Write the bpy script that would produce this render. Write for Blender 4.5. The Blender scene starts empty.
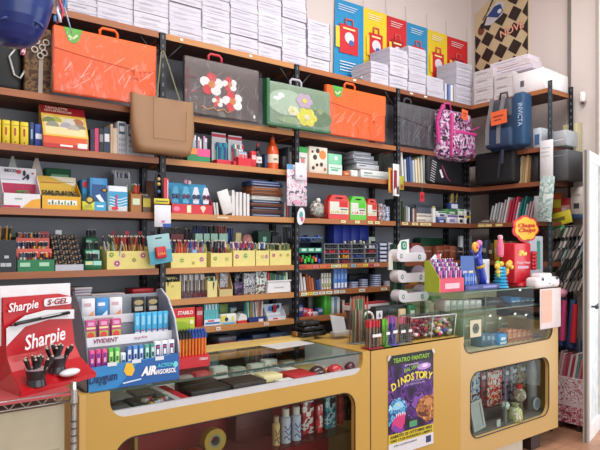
import bpy, bmesh, math, random
from mathutils import Matrix, Vector
R = random.Random(7)
SC = bpy.context.scene
COL = SC.collection
rad = math.radians

# ---------------------------------------------------------------- layout helpers (world: x along the shelves, y away from the street, z up, eye at 1.5 m)
def _ray(px): X = (px-300)/570; return .6+.8*X, .8-.6*X
def S(px, p): a, b = _ray(px); return p/b*a
def P(px, s): a, b = _ray(px); return s/a*b
def Z(px, py, p): return 1.5+(245-py)/570*p/_ray(px)[1]
def ZS(px, py, s): return 1.5+(245-py)/570*s/_ray(px)[0]

# ---------------------------------------------------------------- materials
def lin(h):
    h = h.lstrip('#'); c = [int(h[i:i+2], 16)/255 for i in (0, 2, 4)]
    return tuple(x/12.92 if x <= .04045 else ((x+.055)/1.055)**2.4 for x in c)+(1,)
_m = {}
def M(h, rough=.5, metal=0, var=.1, scale=18, coat=0, bump=0):
    k = (h, rough, metal, var, scale, coat, bump)
    if k in _m: return _m[k]
    m = bpy.data.materials.new('surface_'+h.strip('#')); m.use_nodes = True
    nt = m.node_tree; b = nt.nodes['Principled BSDF']
    b.inputs['Roughness'].default_value = rough; b.inputs['Metallic'].default_value = metal
    b.inputs['Coat Weight'].default_value = coat
    tc = nt.nodes.new('ShaderNodeTexCoord'); n = nt.nodes.new('ShaderNodeTexNoise'); n.inputs['Scale'].default_value = scale
    n.inputs['Detail'].default_value = 4
    nt.links.new(tc.outputs['Object'], n.inputs['Vector'])
    mx = nt.nodes.new('ShaderNodeMix'); mx.data_type = 'RGBA'; c = lin(h)
    mx.inputs[6].default_value = tuple(max(0, x*(1-var)) for x in c[:3])+(1,)
    mx.inputs[7].default_value = tuple(min(1, x*(1+var)) for x in c[:3])+(1,)
    nt.links.new(n.outputs['Fac'], mx.inputs[0]); nt.links.new(mx.outputs[2], b.inputs['Base Color'])
    if bump:
        bp = nt.nodes.new('ShaderNodeBump'); bp.inputs['Strength'].default_value = bump; bp.inputs['Distance'].default_value = .01
        nt.links.new(n.outputs['Fac'], bp.inputs['Height']); nt.links.new(bp.outputs['Normal'], b.inputs['Normal'])
    _m[k] = m; return m
def PAT(cols, scale=40, rough=.5, kind='noise', stretch=(1, 1, 1)):
    k = ('pat', tuple(cols), scale, rough, kind, stretch)
    if k in _m: return _m[k]
    m = bpy.data.materials.new('printed_pattern'); m.use_nodes = True
    nt = m.node_tree; b = nt.nodes['Principled BSDF']; b.inputs['Roughness'].default_value = rough
    tc = nt.nodes.new('ShaderNodeTexCoord'); mp = nt.nodes.new('ShaderNodeMapping'); mp.inputs['Scale'].default_value = stretch
    nt.links.new(tc.outputs['Object'], mp.inputs['Vector'])
    r = nt.nodes.new('ShaderNodeValToRGB'); r.color_ramp.interpolation = 'CONSTANT'
    if kind == 'noise':
        n = nt.nodes.new('ShaderNodeTexNoise'); n.inputs['Scale'].default_value = scale; n.inputs['Detail'].default_value = 2; out = n.outputs['Fac']; lo, hi = .34, .64
    else:
        n = nt.nodes.new('ShaderNodeTexVoronoi'); n.inputs['Scale'].default_value = scale
        sp = nt.nodes.new('ShaderNodeSeparateColor'); nt.links.new(n.outputs['Color'], sp.inputs[0]); out = sp.outputs[0]; lo, hi = 0, 1
    nt.links.new(mp.outputs['Vector'], n.inputs['Vector']); nt.links.new(out, r.inputs[0])
    e = r.color_ramp.elements
    while len(e) < len(cols): e.new(.5)
    for i, c in enumerate(cols):
        e[i].position = (lo+(hi-lo)*i/len(cols)) if i else 0
        e[i].color = lin(c)
    nt.links.new(r.outputs[0], b.inputs['Base Color']); _m[k] = m; return m
def THIN(tint='#ffffff', gl=.12, rough=.03, key='glass', bump=0):
    k = ('thin', tint, gl, rough, bump)
    if k in _m: return _m[k]
    m = bpy.data.materials.new(key); m.use_nodes = True; nt = m.node_tree; nt.nodes.clear()
    o = nt.nodes.new('ShaderNodeOutputMaterial'); t = nt.nodes.new('ShaderNodeBsdfTransparent'); t.inputs[0].default_value = lin(tint)
    g = nt.nodes.new('ShaderNodeBsdfGlossy'); g.inputs['Roughness'].default_value = rough
    f = nt.nodes.new('ShaderNodeLayerWeight'); f.inputs['Blend'].default_value = .5
    pw = nt.nodes.new('ShaderNodeMath'); pw.operation = 'POWER'; pw.inputs[1].default_value = 4.5
    a = nt.nodes.new('ShaderNodeMath'); a.operation = 'MULTIPLY_ADD'; a.inputs[1].default_value = .32; a.inputs[2].default_value = gl*.15
    mx = nt.nodes.new('ShaderNodeMixShader')
    nt.links.new(f.outputs['Facing'], pw.inputs[0]); nt.links.new(pw.outputs[0], a.inputs[0]); nt.links.new(a.outputs[0], mx.inputs[0])
    nt.links.new(t.outputs[0], mx.inputs[1]); nt.links.new(g.outputs[0], mx.inputs[2]); nt.links.new(mx.outputs[0], o.inputs[0])
    if bump:
        tc = nt.nodes.new('ShaderNodeTexCoord'); mp = nt.nodes.new('ShaderNodeMapping'); mp.inputs['Rotation'].default_value = (0, .6, 0); mp.inputs['Scale'].default_value = (1.2, 1, .35)
        n = nt.nodes.new('ShaderNodeTexNoise'); n.inputs['Scale'].default_value = 12; n.inputs['Detail'].default_value = 3
        bp = nt.nodes.new('ShaderNodeBump'); bp.inputs['Strength'].default_value = bump; bp.inputs['Distance'].default_value = .03
        nt.links.new(tc.outputs['Object'], mp.inputs[0]); nt.links.new(mp.outputs[0], n.inputs['Vector']); nt.links.new(n.outputs['Fac'], bp.inputs['Height'])
        nt.links.new(bp.outputs['Normal'], g.inputs['Normal'])
    _m[k] = m; return m
def WOOD(h, name='laminate'):
    k = ('wood', h)
    if k in _m: return _m[k]
    m = bpy.data.materials.new(name); m.use_nodes = True; nt = m.node_tree; b = nt.nodes['Principled BSDF']; b.inputs['Roughness'].default_value = .42
    tc = nt.nodes.new('ShaderNodeTexCoord'); mp = nt.nodes.new('ShaderNodeMapping'); mp.inputs['Scale'].default_value = (1.5, 25, 60)
    n = nt.nodes.new('ShaderNodeTexNoise'); n.inputs['Scale'].default_value = 3; n.inputs['Detail'].default_value = 5
    c = lin(h); mx = nt.nodes.new('ShaderNodeMix'); mx.data_type = 'RGBA'
    mx.inputs[6].default_value = tuple(x*.72 for x in c[:3])+(1,); mx.inputs[7].default_value = tuple(min(1, x*1.25) for x in c[:3])+(1,)
    nt.links.new(tc.outputs['Object'], mp.inputs[0]); nt.links.new(mp.outputs[0], n.inputs['Vector']); nt.links.new(n.outputs['Fac'], mx.inputs[0]); nt.links.new(mx.outputs[2], b.inputs['Base Color'])
    _m[k] = m; return m
def BRICK(c1, c2, mort, sc, name, w=.5, h=.5):
    m = bpy.data.materials.new(name); m.use_nodes = True; nt = m.node_tree; b = nt.nodes['Principled BSDF']; b.inputs['Roughness'].default_value = .35
    tc = nt.nodes.new('ShaderNodeTexCoord'); t = nt.nodes.new('ShaderNodeTexBrick'); t.offset = 0
    t.inputs['Color1'].default_value = lin(c1); t.inputs['Color2'].default_value = lin(c2); t.inputs['Mortar'].default_value = lin(mort)
    t.inputs['Scale'].default_value = sc; t.inputs['Mortar Size'].default_value = .01; t.inputs['Brick Width'].default_value = w; t.inputs['Row Height'].default_value = h
    nt.links.new(tc.outputs['Object'], t.inputs['Vector']); nt.links.new(t.outputs['Color'], b.inputs['Base Color']); return m
WHITE = '#e9e8ec'; GLASS = THIN('#f4faf7', .09); CLEAR = THIN('#fbfbfb', .06, .08, 'clear_plastic'); FILM = THIN('#fdfdfd', .25, .14, 'clear_film', 1.0)

# ---------------------------------------------------------------- mesh builder
_txt = {}
class B:
    def __init__(s): s.v = []; s.f = []; s.fm = []; s.mats = []; s.M = Matrix(); s.sm = []
    def mi(s, m):
        if isinstance(m, str): m = M(m)
        if m not in s.mats: s.mats.append(m)
        return s.mats.index(m)
    def add(s, vs, fs, m, smooth=False):
        o = len(s.v); s.v += [s.M @ Vector(v) for v in vs]; i = s.mi(m)
        for f in fs: s.f.append([o+k for k in f]); s.fm.append(i); s.sm.append(smooth)
        return s
    def box(s, x0, x1, y0, y1, z0, z1, m):
        return s.add([(x0,y0,z0),(x1,y0,z0),(x1,y1,z0),(x0,y1,z0),(x0,y0,z1),(x1,y0,z1),(x1,y1,z1),(x0,y1,z1)],
                     [(0,1,5,4),(1,2,6,5),(2,3,7,6),(3,0,4,7),(4,5,6,7),(3,2,1,0)], m)
    def q(s, x0, x1, z0, z1, m, y=-.0012):           # printed patch on a front face
        return s.add([(x0,y,z0),(x1,y,z0),(x1,y,z1),(x0,y,z1)], [(0,1,2,3)], m)
    def rbox(s, x0, x1, y0, y1, z0, z1, r, m, seg=3):
        bm = bmesh.new(); bmesh.ops.create_cube(bm, size=1)
        for v in bm.verts: v.co = Vector(((x0+x1)/2+v.co.x*(x1-x0), (y0+y1)/2+v.co.y*(y1-y0), (z0+z1)/2+v.co.z*(z1-z0)))
        r = min(r, .49*min(x1-x0, y1-y0, z1-z0))
        bmesh.ops.bevel(bm, geom=bm.edges[:], offset=r, segments=seg, profile=.5, affect='EDGES')
        bm.verts.index_update(); s.add([v.co[:] for v in bm.verts], [[v.index for v in f.verts] for f in bm.faces], m, True); bm.free(); return s
    def cyl(s, a, b, r0, r1, m, n=12, smooth=True, e=1):
        a = Vector(a); b = Vector(b); d = (b-a).normalized(); u = d.orthogonal().normalized(); w = d.cross(u)
        vs = []
        for c, r in ((a, r0), (b, r1)):
            for k in range(n): t = 2*math.pi*k/n; vs.append(c+u*math.cos(t)*r+w*math.sin(t)*r)
        s.add(vs, [(k, (k+1)%n, n+(k+1)%n, n+k) for k in range(n)], m, smooth)
        return s.add(vs, [tuple(range(n))[::-1], tuple(range(n, 2*n))], m)
    def lathe(s, prof, m, n=20, c=(0, 0, 0), ms=None):  # prof: (r, z); ms: a material per segment
        rows = [[(c[0]+r*math.cos(2*math.pi*k/n), c[1]+r*math.sin(2*math.pi*k/n), c[2]+z) for k in range(n)] for r, z in prof]
        for i in range(len(rows)-1):
            s.add(rows[i]+rows[i+1], [(k, (k+1)%n, n+(k+1)%n, n+k) for k in range(n)], ms[i] if ms else m, True)
        s.add(rows[0], [tuple(range(n))[::-1]], ms[0] if ms else m); return s.add(rows[-1], [tuple(range(n))], ms[-1] if ms else m)
    def prism(s, pts, y0, y1, m):                       # pts (x, z), extruded along y
        n = len(pts); vs = [(x, y0, z) for x, z in pts]+[(x, y1, z) for x, z in pts]
        return s.add(vs, [tuple(range(n)), tuple(range(n, 2*n))[::-1]]+[(k, n+k, n+(k+1)%n, (k+1)%n) for k in range(n)], m)
    def sprism(s, pts, x0, x1, m):                      # pts (y, z), extruded along x
        n = len(pts); vs = [(x0, y, z) for y, z in pts]+[(x1, y, z) for y, z in pts]
        return s.add(vs, [tuple(range(n))[::-1], tuple(range(n, 2*n))]+[(k, (k+1)%n, n+(k+1)%n, n+k) for k in range(n)], m)
    def ell(s, cx, cz, rx, rz, m, y=-.0012, y1=None, n=20):
        pts = [(cx+rx*math.cos(2*math.pi*k/n), cz+rz*math.sin(2*math.pi*k/n)) for k in range(n)]
        if y1 is None: return s.add([(x, y, z) for x, z in pts], [tuple(range(n))], m)
        return s.prism(pts, y, y1, m)
    def ball(s, c, r, m, n=12, sc=(1, 1, 1)):
        vs = []; fs = []; h = n//2
        for i in range(h+1):
            for k in range(n):
                a = math.pi*i/h; t = 2*math.pi*k/n
                vs.append((c[0]+r*sc[0]*math.sin(a)*math.cos(t), c[1]+r*sc[1]*math.sin(a)*math.sin(t), c[2]+r*sc[2]*math.cos(a)))
        for i in range(h):
            for k in range(n): fs.append((i*n+k, (i+1)*n+k, (i+1)*n+(k+1)%n, i*n+(k+1)%n))
        return s.add(vs, fs, m, True)
    def tube(s, pts, r, m, n=8, close=False):
        pts = [Vector(p) for p in pts]; N = len(pts); vs = []; u = None
        for i, p in enumerate(pts):
            a = pts[i-1] if (i or close) else p; b = pts[(i+1)%N] if (i < N-1 or close) else p
            d = (b-a).normalized(); u = d.orthogonal().normalized() if u is None else (u-d*u.dot(d)).normalized(); w = d.cross(u)
            for k in range(n): t = 2*math.pi*k/n; vs.append(p+u*math.cos(t)*r+w*math.sin(t)*r)
        fs = [(i*n+k, i*n+(k+1)%n, ((i+1)%N)*n+(k+1)%n, ((i+1)%N)*n+k) for i in range(N if close else N-1) for k in range(n)]
        if not close: fs += [tuple(range(n))[::-1], tuple(range((N-1)*n, N*n))]
        return s.add(vs, fs, m, True)
    def strip(s, pts, w, t, m):                         # flat band in the xz plane through pts (x, y, z)
        for a, b in zip(pts, pts[1:]):
            a = Vector(a); b = Vector(b); d = (b-a).normalized(); n = Vector((-d.z, 0, d.x))*w/2; k = Vector((0, t, 0))
            s.add([a-n, b-n, b+n, a+n, a-n+k, b-n+k, b+n+k, a+n+k], [(0,1,2,3),(7,6,5,4),(0,4,5,1),(2,6,7,3)], m)
        return s
    def text(s, t, x, z, h, m, y=-.003, w=None, shear=0, bold=0, rot=0):   # centred at x, baseline z, cap height h; w squeezes to a width
        k = (t, shear, bold)
        if k not in _txt:
            c = bpy.data.curves.new('t', 'FONT'); c.body = t; c.size = 1; c.shear = shear; c.offset = bold; c.align_x = 'CENTER'; c.resolution_u = 2; c.extrude = .004
            o = bpy.data.objects.new('t', c); COL.objects.link(o); bpy.context.view_layer.update()
            me = o.evaluated_get(bpy.context.evaluated_depsgraph_get()).to_mesh()
            vs = [v.co[:] for v in me.vertices]; fs = [list(p.vertices) for p in me.polygons]
            bpy.data.objects.remove(o); bpy.data.curves.remove(c)
            _txt[k] = (vs, fs)
        vs, fs = _txt[k]; f = h/.7; xs = [v[0] for v in vs]; g = f if w is None else w/max(1e-6, max(xs)-min(xs)); cx = (max(xs)+min(xs))/2
        ca, sa = math.cos(rot), math.sin(rot)
        return s.add([(x+(v[0]-cx)*g*ca-v[1]*f*sa, y-v[2]*.1, z+v[1]*f*ca+(v[0]-cx)*g*sa) for v in vs], fs, m)
    def mesh(s, name):
        me = bpy.data.meshes.new(name); me.from_pydata([v[:] for v in s.v], [], s.f)
        for m in s.mats: me.materials.append(m)
        me.polygons.foreach_set('material_index', s.fm); me.polygons.foreach_set('use_smooth', s.sm); me.update(); return me

def obj(name, b, parent=None, loc=None, rz=0):
    me = b.mesh(name) if isinstance(b, B) else b
    o = bpy.data.objects.new(name, me); COL.objects.link(o)
    if parent: o.parent = parent
    if loc: o.location = loc
    if rz: o.rotation_euler = (0, 0, rz)
    return o
def tag(o, label, cat, group=None, kind=None):
    o['label'] = label
    if cat: o['category'] = cat
    if group: o['group'] = group
    if kind: o['kind'] = kind
    return o
def thing(name, label, cat, loc, rz=0, group=None, b=None):
    o = bpy.data.objects.new(name, b.mesh(name) if b else None); COL.objects.link(o); o.location = loc; o.rotation_euler = (0, 0, rz)
    return tag(o, label, cat, group)
def struct(name, b): o = obj(name, b); o['kind'] = 'structure'; return o
def panel(outs, y0, y1, m):                             # outline with holes in the xz plane, given thickness
    c = bpy.data.curves.new('p', 'CURVE'); c.dimensions = '2D'; c.fill_mode = 'BOTH'; c.extrude = (y1-y0)/2
    for pts in outs:
        sp = c.splines.new('POLY'); sp.points.add(len(pts)-1); sp.use_cyclic_u = True
        for i, (x, z) in enumerate(pts): sp.points[i].co = (x, z, 0, 1)
    o = bpy.data.objects.new('p', c); COL.objects.link(o); bpy.context.view_layer.update()
    me = o.evaluated_get(bpy.context.evaluated_depsgraph_get()).to_mesh()
    b = B(); b.add([(v.co.x, (y0+y1)/2-v.co.z, v.co.y) for v in me.vertices], [list(p.vertices) for p in me.polygons], m)
    bpy.data.objects.remove(o); bpy.data.curves.remove(c); return b
def arc(cx, cz, r, a0, a1, n=8): return [(cx+r*math.cos(rad(a0+(a1-a0)*k/n)), cz+r*math.sin(rad(a0+(a1-a0)*k/n))) for k in range(n+1)]
def rrect(x0, x1, z0, z1, r, n=8): return arc(x1-r, z0+r, r, -90, 0, n)+arc(x1-r, z1-r, r, 0, 90, n)+arc(x0+r, z1-r, r, 90, 180, n)+arc(x0+r, z0+r, r, 180, 270, n)

# ---------------------------------------------------------------- the room
FZ = -.08
WALLM = M('#d8cdc8', .85, var=.03, scale=3)
struct('floor', B().box(-2.2, 6.5, -2.5, 3.9, FZ-.1, FZ, BRICK('#b98a6c', '#a97b5f', '#8a6a55', 3.2, 'terracotta_tiles')))
struct('wall_back', B().box(-2.2, 5.25, 3.76, 3.9, FZ, 4.3, WALLM))
struct('wall_right', B().box(5.1, 5.25, 2.68, 3.76, FZ, 4.3, WALLM))
struct('wall_left', B().box(-2.35, -2.2, -2.5, 3.9, FZ, 4.3, WALLM))
struct('ceiling', B().box(-2.35, 6.5, -2.5, 3.9, 4.3, 4.4, M('#e9e6e2', .9)))
b = B().box(5.06, 5.25, 2.42, 2.68, FZ, 4.3, M('#d9cfca', .7, var=.03)); b.box(5.05, 5.06, 2.655, 2.685, FZ, 4.3, M('#77706e'))
struct('trim_1', b)
struct('trim_2', B().box(5.02, 5.2, 2.3, 2.42, FZ, 4.3, M('#e6e1dc', .5)).box(5.0, 5.02, 2.39, 2.41, FZ, 4.3, M('#a8a09c')))
struct('baseboard_right', B().box(5.08, 5.1, 2.68, 3.7, FZ, .02, M('#b9aea6')))
# the open entrance door leaf
d = B(); d.M = Matrix.Translation((4.56, 2.275, FZ)) @ Matrix.Rotation(math.atan2(.256, .966), 4, 'Z')
alu = M('#b7b3ae', .35, .3); frm = M('#f6f7f8', .4)
d.box(0, .045, -.02, .02, 0, 2.34, alu).box(-.004, 0, -.008, .008, 0, 2.34, M('#6f6a66'))
d.box(.045, .10, -.022, .022, 0, 2.34, frm).box(.10, .62, -.022, .022, 2.26, 2.34, frm).box(.10, .62, -.022, .022, 0, .12, frm)
dr = struct('door_1', d)
g = B(); g.M = d.M.copy(); g.box(.10, .62, -.006, .006, .12, 2.26, PAT(['#eaf3f6', '#dfeaf0', '#d3e2ea'], 14, .25))
obj('frosted_pane', g, dr)
g = B(); g.M = d.M.copy(); g.cyl((.105, -.022, 1.08), (.105, -.05, 1.08), .008, .008, M('#2b3140', .3)).ball((.105, -.06, 1.08), .018, M('#2b3140', .3)).cyl((.1, -.055, 1.08), (.15, -.06, 1.1), .008, .006, M('#2b3140', .3))
obj('handle', g, dr)
o = thing('junction_box', 'beige rectangular electric box on the wall above the open glass door', 'electric box', (5.045, 2.66, 0), -math.pi/2)
zb, zt = ZS(580, 166, 5.05), ZS(580, 124, 5.05)
obj('cover', B().rbox(-.03, .10, -.07, 0, zb, zt, .008, M('#c9bd98', .4)), o); obj('base', B().box(-.05, .11, -.012, 0, zb-.03, zt+.01, M('#c0b595')), o)
obj('ridge', B().box(.02, .03, -.078, -.07, zb+.01, zt-.01, M('#c9bd9c')), o)
o = thing('wall_sensor', 'small white rounded fitting on the pale wall above the beige box', 'sensor', (5.055, P(584, 5.05), ZS(584, 98, 5.05)), -math.pi/2)
obj('body', B().rbox(-.025, .025, -.05, 0, -.04, .05, .015, M('#f2f0ee', .4)), o); obj('tip', B().cyl((0, -.025, -.04), (0, -.025, -.06), .014, .006, M('#55504e')), o)

# ---------------------------------------------------------------- shelving
T, T2, T3, T4, T5, T6, T7, T8 = 2.842, 2.345, 2.05, 1.703, 1.353, 1.15, .955, .76      # board tops
LEV = [T, T2, T3, T4, T5, T6, T7, T8, .35]
posts = [.38, 1.465, 2.52, 3.60, 4.63]
STEEL = M('#24262c', .45, .3); SLOT = M('#66686d', .6); BACK = M('#858a93', .6, var=.05, scale=4)
WD = [WOOD('#a0623c'), WOOD('#be854f'), WOOD('#aa693d'), WOOD('#8a5136')]
UNDER_SHADE = M('#4a2c22', .7)  # darker board undersides, their shade put into the colour
def post(x, y, z1, parent, rz=0, m=STEEL):
    b = B(); b.M = Matrix.Translation((x, y, 0)) @ Matrix.Rotation(rz, 4, 'Z')
    b.box(-.02, .02, 0, .003, FZ, z1, m).box(-.02, -.017, 0, .04, FZ, z1, m)
    o = obj('post', b, parent)
    b2 = B(); b2.M = b.M.copy(); z = .1
    while z < z1-.03:
        b2.box(-.004, .006, -.0012, 0, z, z+.024, SLOT); b2.box(-.0212, -.02, .015, .024, z, z+.024, SLOT); z += .06
    obj('slot', b2, o)
ulabels = ['dark metal shelving bay at far left behind the red pen display', 'shelving bay with pale yellow pen boxes right of the hanging tan bag', 'shelving bay holding the pill-shaped cases and coloured price tags', 'corner shelving bay with file folders left of the pink backpack']
units = []
for i in range(4):
    u = thing('shelving_unit', ulabels[i], 'shelf unit', ((posts[i]+posts[i+1])/2, 3.4, FZ), 0, 'dark metal shelving bays')
    u.location = (0, 0, 0); units.append(u)
    x0, x1 = posts[i]+.024, posts[i+1]-.024
    if i == 3: x1 = 4.95
    for z in LEV:
        if i == 3 and z < .5: continue
        b = B().box(x0, x1, 3.402, 3.74, z-.038, z, WD[i]).box(x0, x1, 3.404, 3.74, z-.0385, z-.038, UNDER_SHADE)
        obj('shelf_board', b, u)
    if i == 0: post(posts[0], 3.395, 2.9, u); post(posts[0], 3.7, 2.83, u)
    post(posts[i+1], 3.395 if i < 3 else 3.45, 2.84, u); post(posts[i+1], 3.7, 2.83, u)
    obj('back_panel', B().box(posts[i], x1 if i == 3 else posts[i+1], 3.742, 3.752, 0, 2.84, BACK), u)
    for sx in ((x0+.01, 1), (x1-.01, -1)) if i < 3 else ((x0+.01, 1),):
        obj('shelf_bracket', B().tube([(sx[0], 3.42, T-.16), (sx[0]+sx[1]*.12, 3.42, T-.03)], .006, STEEL), u)
# price tickets stuck along the board edges
def ticket(u, x0, x1, zt, col, h=.022, txt=True):
    s0, s1 = S(x0, 3.4), S(x1, 3.4); z = zt-.018
    b = B(); b.M = Matrix.Translation((s0, 3.3995, z-h/2))
    b.box(0, s1-s0, -.0015, 0, 0, h, M(col, .6))
    if txt: b.q((s1-s0)*.2, (s1-s0)*.75, h*.4, h*.62, M('#6b5a55'), -.0022)
    obj('price_ticket', b, u)
for x, c in zip([300, 305.5, 313, 320, 325, 331, 336, 342, 351, 357, 363, 368, 374], ['#c23a30', '#e05a30', '#e86a8a', '#e07a48', '#e55f3c', '#bcd8a4', '#e5e4b0', '#e8d34c', '#7fb9d0', '#e8863c', '#e8d04a', '#c23c50', '#e6a8a0']):
    ticket(units[2], x, x+5, T5, c)
for x, w, c in [(301, 6, '#dfe6cf'), (307.5, 5, '#e5cf3c'), (313, 5, '#b9d6cc'), (319, 6, '#e2dccb'), (326, 6, '#d9e6cf'), (334, 5, '#dbe6dc'), (340, 5, '#c8dccc'), (359, 6, '#e4e0d0'), (381, 6, '#e4dcc0')]:
    ticket(units[2], x, x+w, T6, c)
for x in (341, 355, 368, 375): ticket(units[2], x, x+4.5, T4, '#e8dfa8')
for x, w in ((402, 6), (412, 6), (420, 11)): ticket(units[3], x, x+w, T4, '#e6d9a0')
for x in (216, 264): ticket(units[1], x, x+4.5, T7, '#ead9cf')
for x, u in ((180, 1), (249, 1), (353, 2), (410, 3), (424, 3)): ticket(units[u], x, x+3, T, '#efe9e0', .014, False)
ticket(units[1], 217, 228, T4, '#d9c9a8', .012, False)

# side wing, turning the corner towards the door
wing = thing('shelving_unit', 'shelving bay turned from the corner towards the open door', 'shelf unit', (0, 0, 0), 0, 'dark metal shelving bays')
for z in LEV[:7]:
    b = B().box(4.61, 4.96, 2.62, 3.40, z-.038, z, WD[2 if z > 2.5 else 3]).box(4.612, 4.96, 2.62, 3.4, z-.0385, z-.038, UNDER_SHADE); obj('shelf_board', b, wing)
post(4.605, 2.60, 2.90, wing, -math.pi/2, M('#3a4750', .45, .3)); post(4.95, 2.60, 2.90, wing, -math.pi/2)
obj('back_panel', B().box(4.965, 4.975, 2.9, 3.45, 0, 2.3, M('#3a3638', .7)), wing)
for y0 in (3.32, 3.24, 3.13):
    obj('price_ticket', B().box(4.607, 4.6095, y0-.07, y0, T4-.032, T4-.008, M('#e6d58a')), wing)

# ---------------------------------------------------------------- workhorse items
def bx(name, cat, label, x0, x1, yt, zb, col, dec=(), d=.14, p=3.44, grp=None, rz=0, txt=(), top=None, wz=None, lean=0):
    """a carton: x0..x1 and top row seen in the photo give its true width and height at distance p"""
    s0, s1 = S(x0, p), S(x1, p); w = s1-s0; h = max(.01, Z((x0+x1)/2, yt, p)-zb)
    return carton(name, cat, label, (s0, p, zb), w, d, h, col, dec, grp, rz, txt, top, lean)
def wx(name, cat, label, x0, x1, yt, zb, col, dec=(), d=.14, s=4.66, grp=None, txt=(), top=None, lean=0):
    y0, y1 = P(x0, s), P(x1, s); h = max(.01, ZS((x0+x1)/2, yt, s)-zb)
    return carton(name, cat, label, (s, y0, zb), abs(y0-y1), d, h, col, dec, grp, -math.pi/2, txt, top, lean)
def carton(name, cat, label, loc, w, d, h, col, dec=(), grp=None, rz=0, txt=(), top=None, lean=0):
    b = B(); m = M(col, .5) if isinstance(col, str) else col
    if lean: b.M = Matrix.Rotation(lean, 4, 'Y')
    b.rbox(0, w, 0, d, 0, h, .0025, m, 1)
    if top: b.add([(.002, .002, h+.0006), (w-.002, .002, h+.0006), (w-.002, d-.002, h+.0006), (.002, d-.002, h+.0006)], [(0,1,2,3)], top)
    for k, (u0, u1, v0, v1, c) in enumerate(dec):
        y = -.0008-.0004*k
        if v0 == 'o': b.ell(u0*w, u1*h, v1*h, v1*h, c, y)
        else: b.q(u0*w, u1*w, v0*h, v1*h, M(c) if isinstance(c, str) else c, y)
    o = thing(name, label, cat, loc, rz, grp, b)
    for (t, u, v, hh, c, ww) in txt:
        t2 = B(); t2.M = b.M.copy(); t2.text(t, u*w, v*h, hh*h, M(c), -.005, ww*w if ww else None, bold=.02)
        obj('lettering', t2, o)
    return o
def book(name, cat, label, s, p, z, th, d, h, col, grp=None, lean=0, band=None, rz=0, pages='#e8e4d8'):
    """an upright volume, spine to the front"""
    b = B(); b.M = Matrix.Rotation(lean, 4, 'Y'); m = M(col, .45) if isinstance(col, str) else col
    t = min(.003, th*.2)
    b.box(0, th, 0, t, 0, h, m).box(0, t, t, d, 0, h, m).box(th-t, th, t, d, 0, h, m).box(t, th-t, t, d-.004, .003, h-.004, M(pages, .8))
    if band: b.q(th*.1, th*.9, h*band[0], h*band[1], M(band[2]))
    return thing(name, label, cat, (s, p, z), rz, grp, b)
_pen = {}
def penmesh(col, cap, L, r, tip='#d8d0c0'):
    k = (col, cap, L, r, tip)
    if k not in _pen:
        b = B(); b.cyl((0, 0, 0), (0, 0, L*.72), r, r, M(col, .35), 6).cyl((0, 0, L*.72), (0, 0, L*.95), r*1.12, r*1.12, M(cap, .3), 6).cyl((0, 0, L*.95), (0, 0, L), r*.9, r*.4, M(tip, .4), 6)
        b.box(r*.8, r*1.7, -r*.3, r*.3, L*.7, L*.93, M(cap, .3)); _pen[k] = b.mesh('pen')
    return _pen[k]
def pencils(name, cat, label, grp, n, s0, s1, p0, p1, z, L, cols, r=.0042, tilt=.16, same=False, tip='#d8d0c0'):
    for i in range(n):
        c = cols[i % len(cols)] if same else R.choice(cols)
        if isinstance(c, str): c = (c, c)
        o = obj(name, penmesh(c[0], c[1], L, r, tip))
        f = (i+.5)/n
        o.location = (s0+(s1-s0)*f+R.uniform(-.002, .002), p0+(p1-p0)*R.random(), z+R.uniform(0, .006))
        o.rotation_euler = (R.uniform(-tilt, tilt)*.6, R.uniform(-tilt, tilt), R.uniform(0, 6))
        tag(o, label, cat, grp)
RAIN = ['#c8302c', '#2a49a8', '#2f8a4a', '#e0892c', '#20242c', '#7a3a9a', '#2c9ab8', '#e6d24a', '#d0487a']
DARKP = [('#20304a', '#1c2234'), ('#2c3f8a', '#1f2b6a'), ('#1d1d22', '#1d1d22'), ('#8a2430', '#6a1a26'), ('#22604a', '#1a4a3a'), ('#5a3a2a', '#3a2a22')]

def tray(label, x0, x1, ytop, zb, col, d=.10, p=3.43, name='pen_box', flowers=(), grp=None, cat='pen holder', mint=False):
    """open box, front ytop; printed flowers"""
    s0, s1 = S(x0, p), S(x1, p); w = s1-s0; h = Z((x0+x1)/2, ytop, p)-zb; m = M(col, .6); t = .003
    b = B().box(0, w, 0, t, 0, h, m).box(0, w, d-t, d, 0, h*1.25, m).box(0, t, t, d-t, 0, h*1.1, m).box(w-t, w, t, d-t, 0, h*1.1, m).box(t, w-t, t, d-t, 0, t, m)
    for (u, v, r, c) in flowers:
        for k in range(6): a = k*math.pi/3; b.ell(u*w+r*.6*math.cos(a), v*h+r*.6*math.sin(a), r*.48, r*.48, M(c), -.001, n=10)
        b.ell(u*w, v*h, r*.3, r*.3, M('#f4e9a0'), -.002, n=10)
    if mint: b.q(w*.12, w*.88, h*.35, h*.95, M('#a9d8c8'), -.001)
    thing(name, label, cat, (s0, p, zb), 0, grp, b); return s0, s1, h

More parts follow.
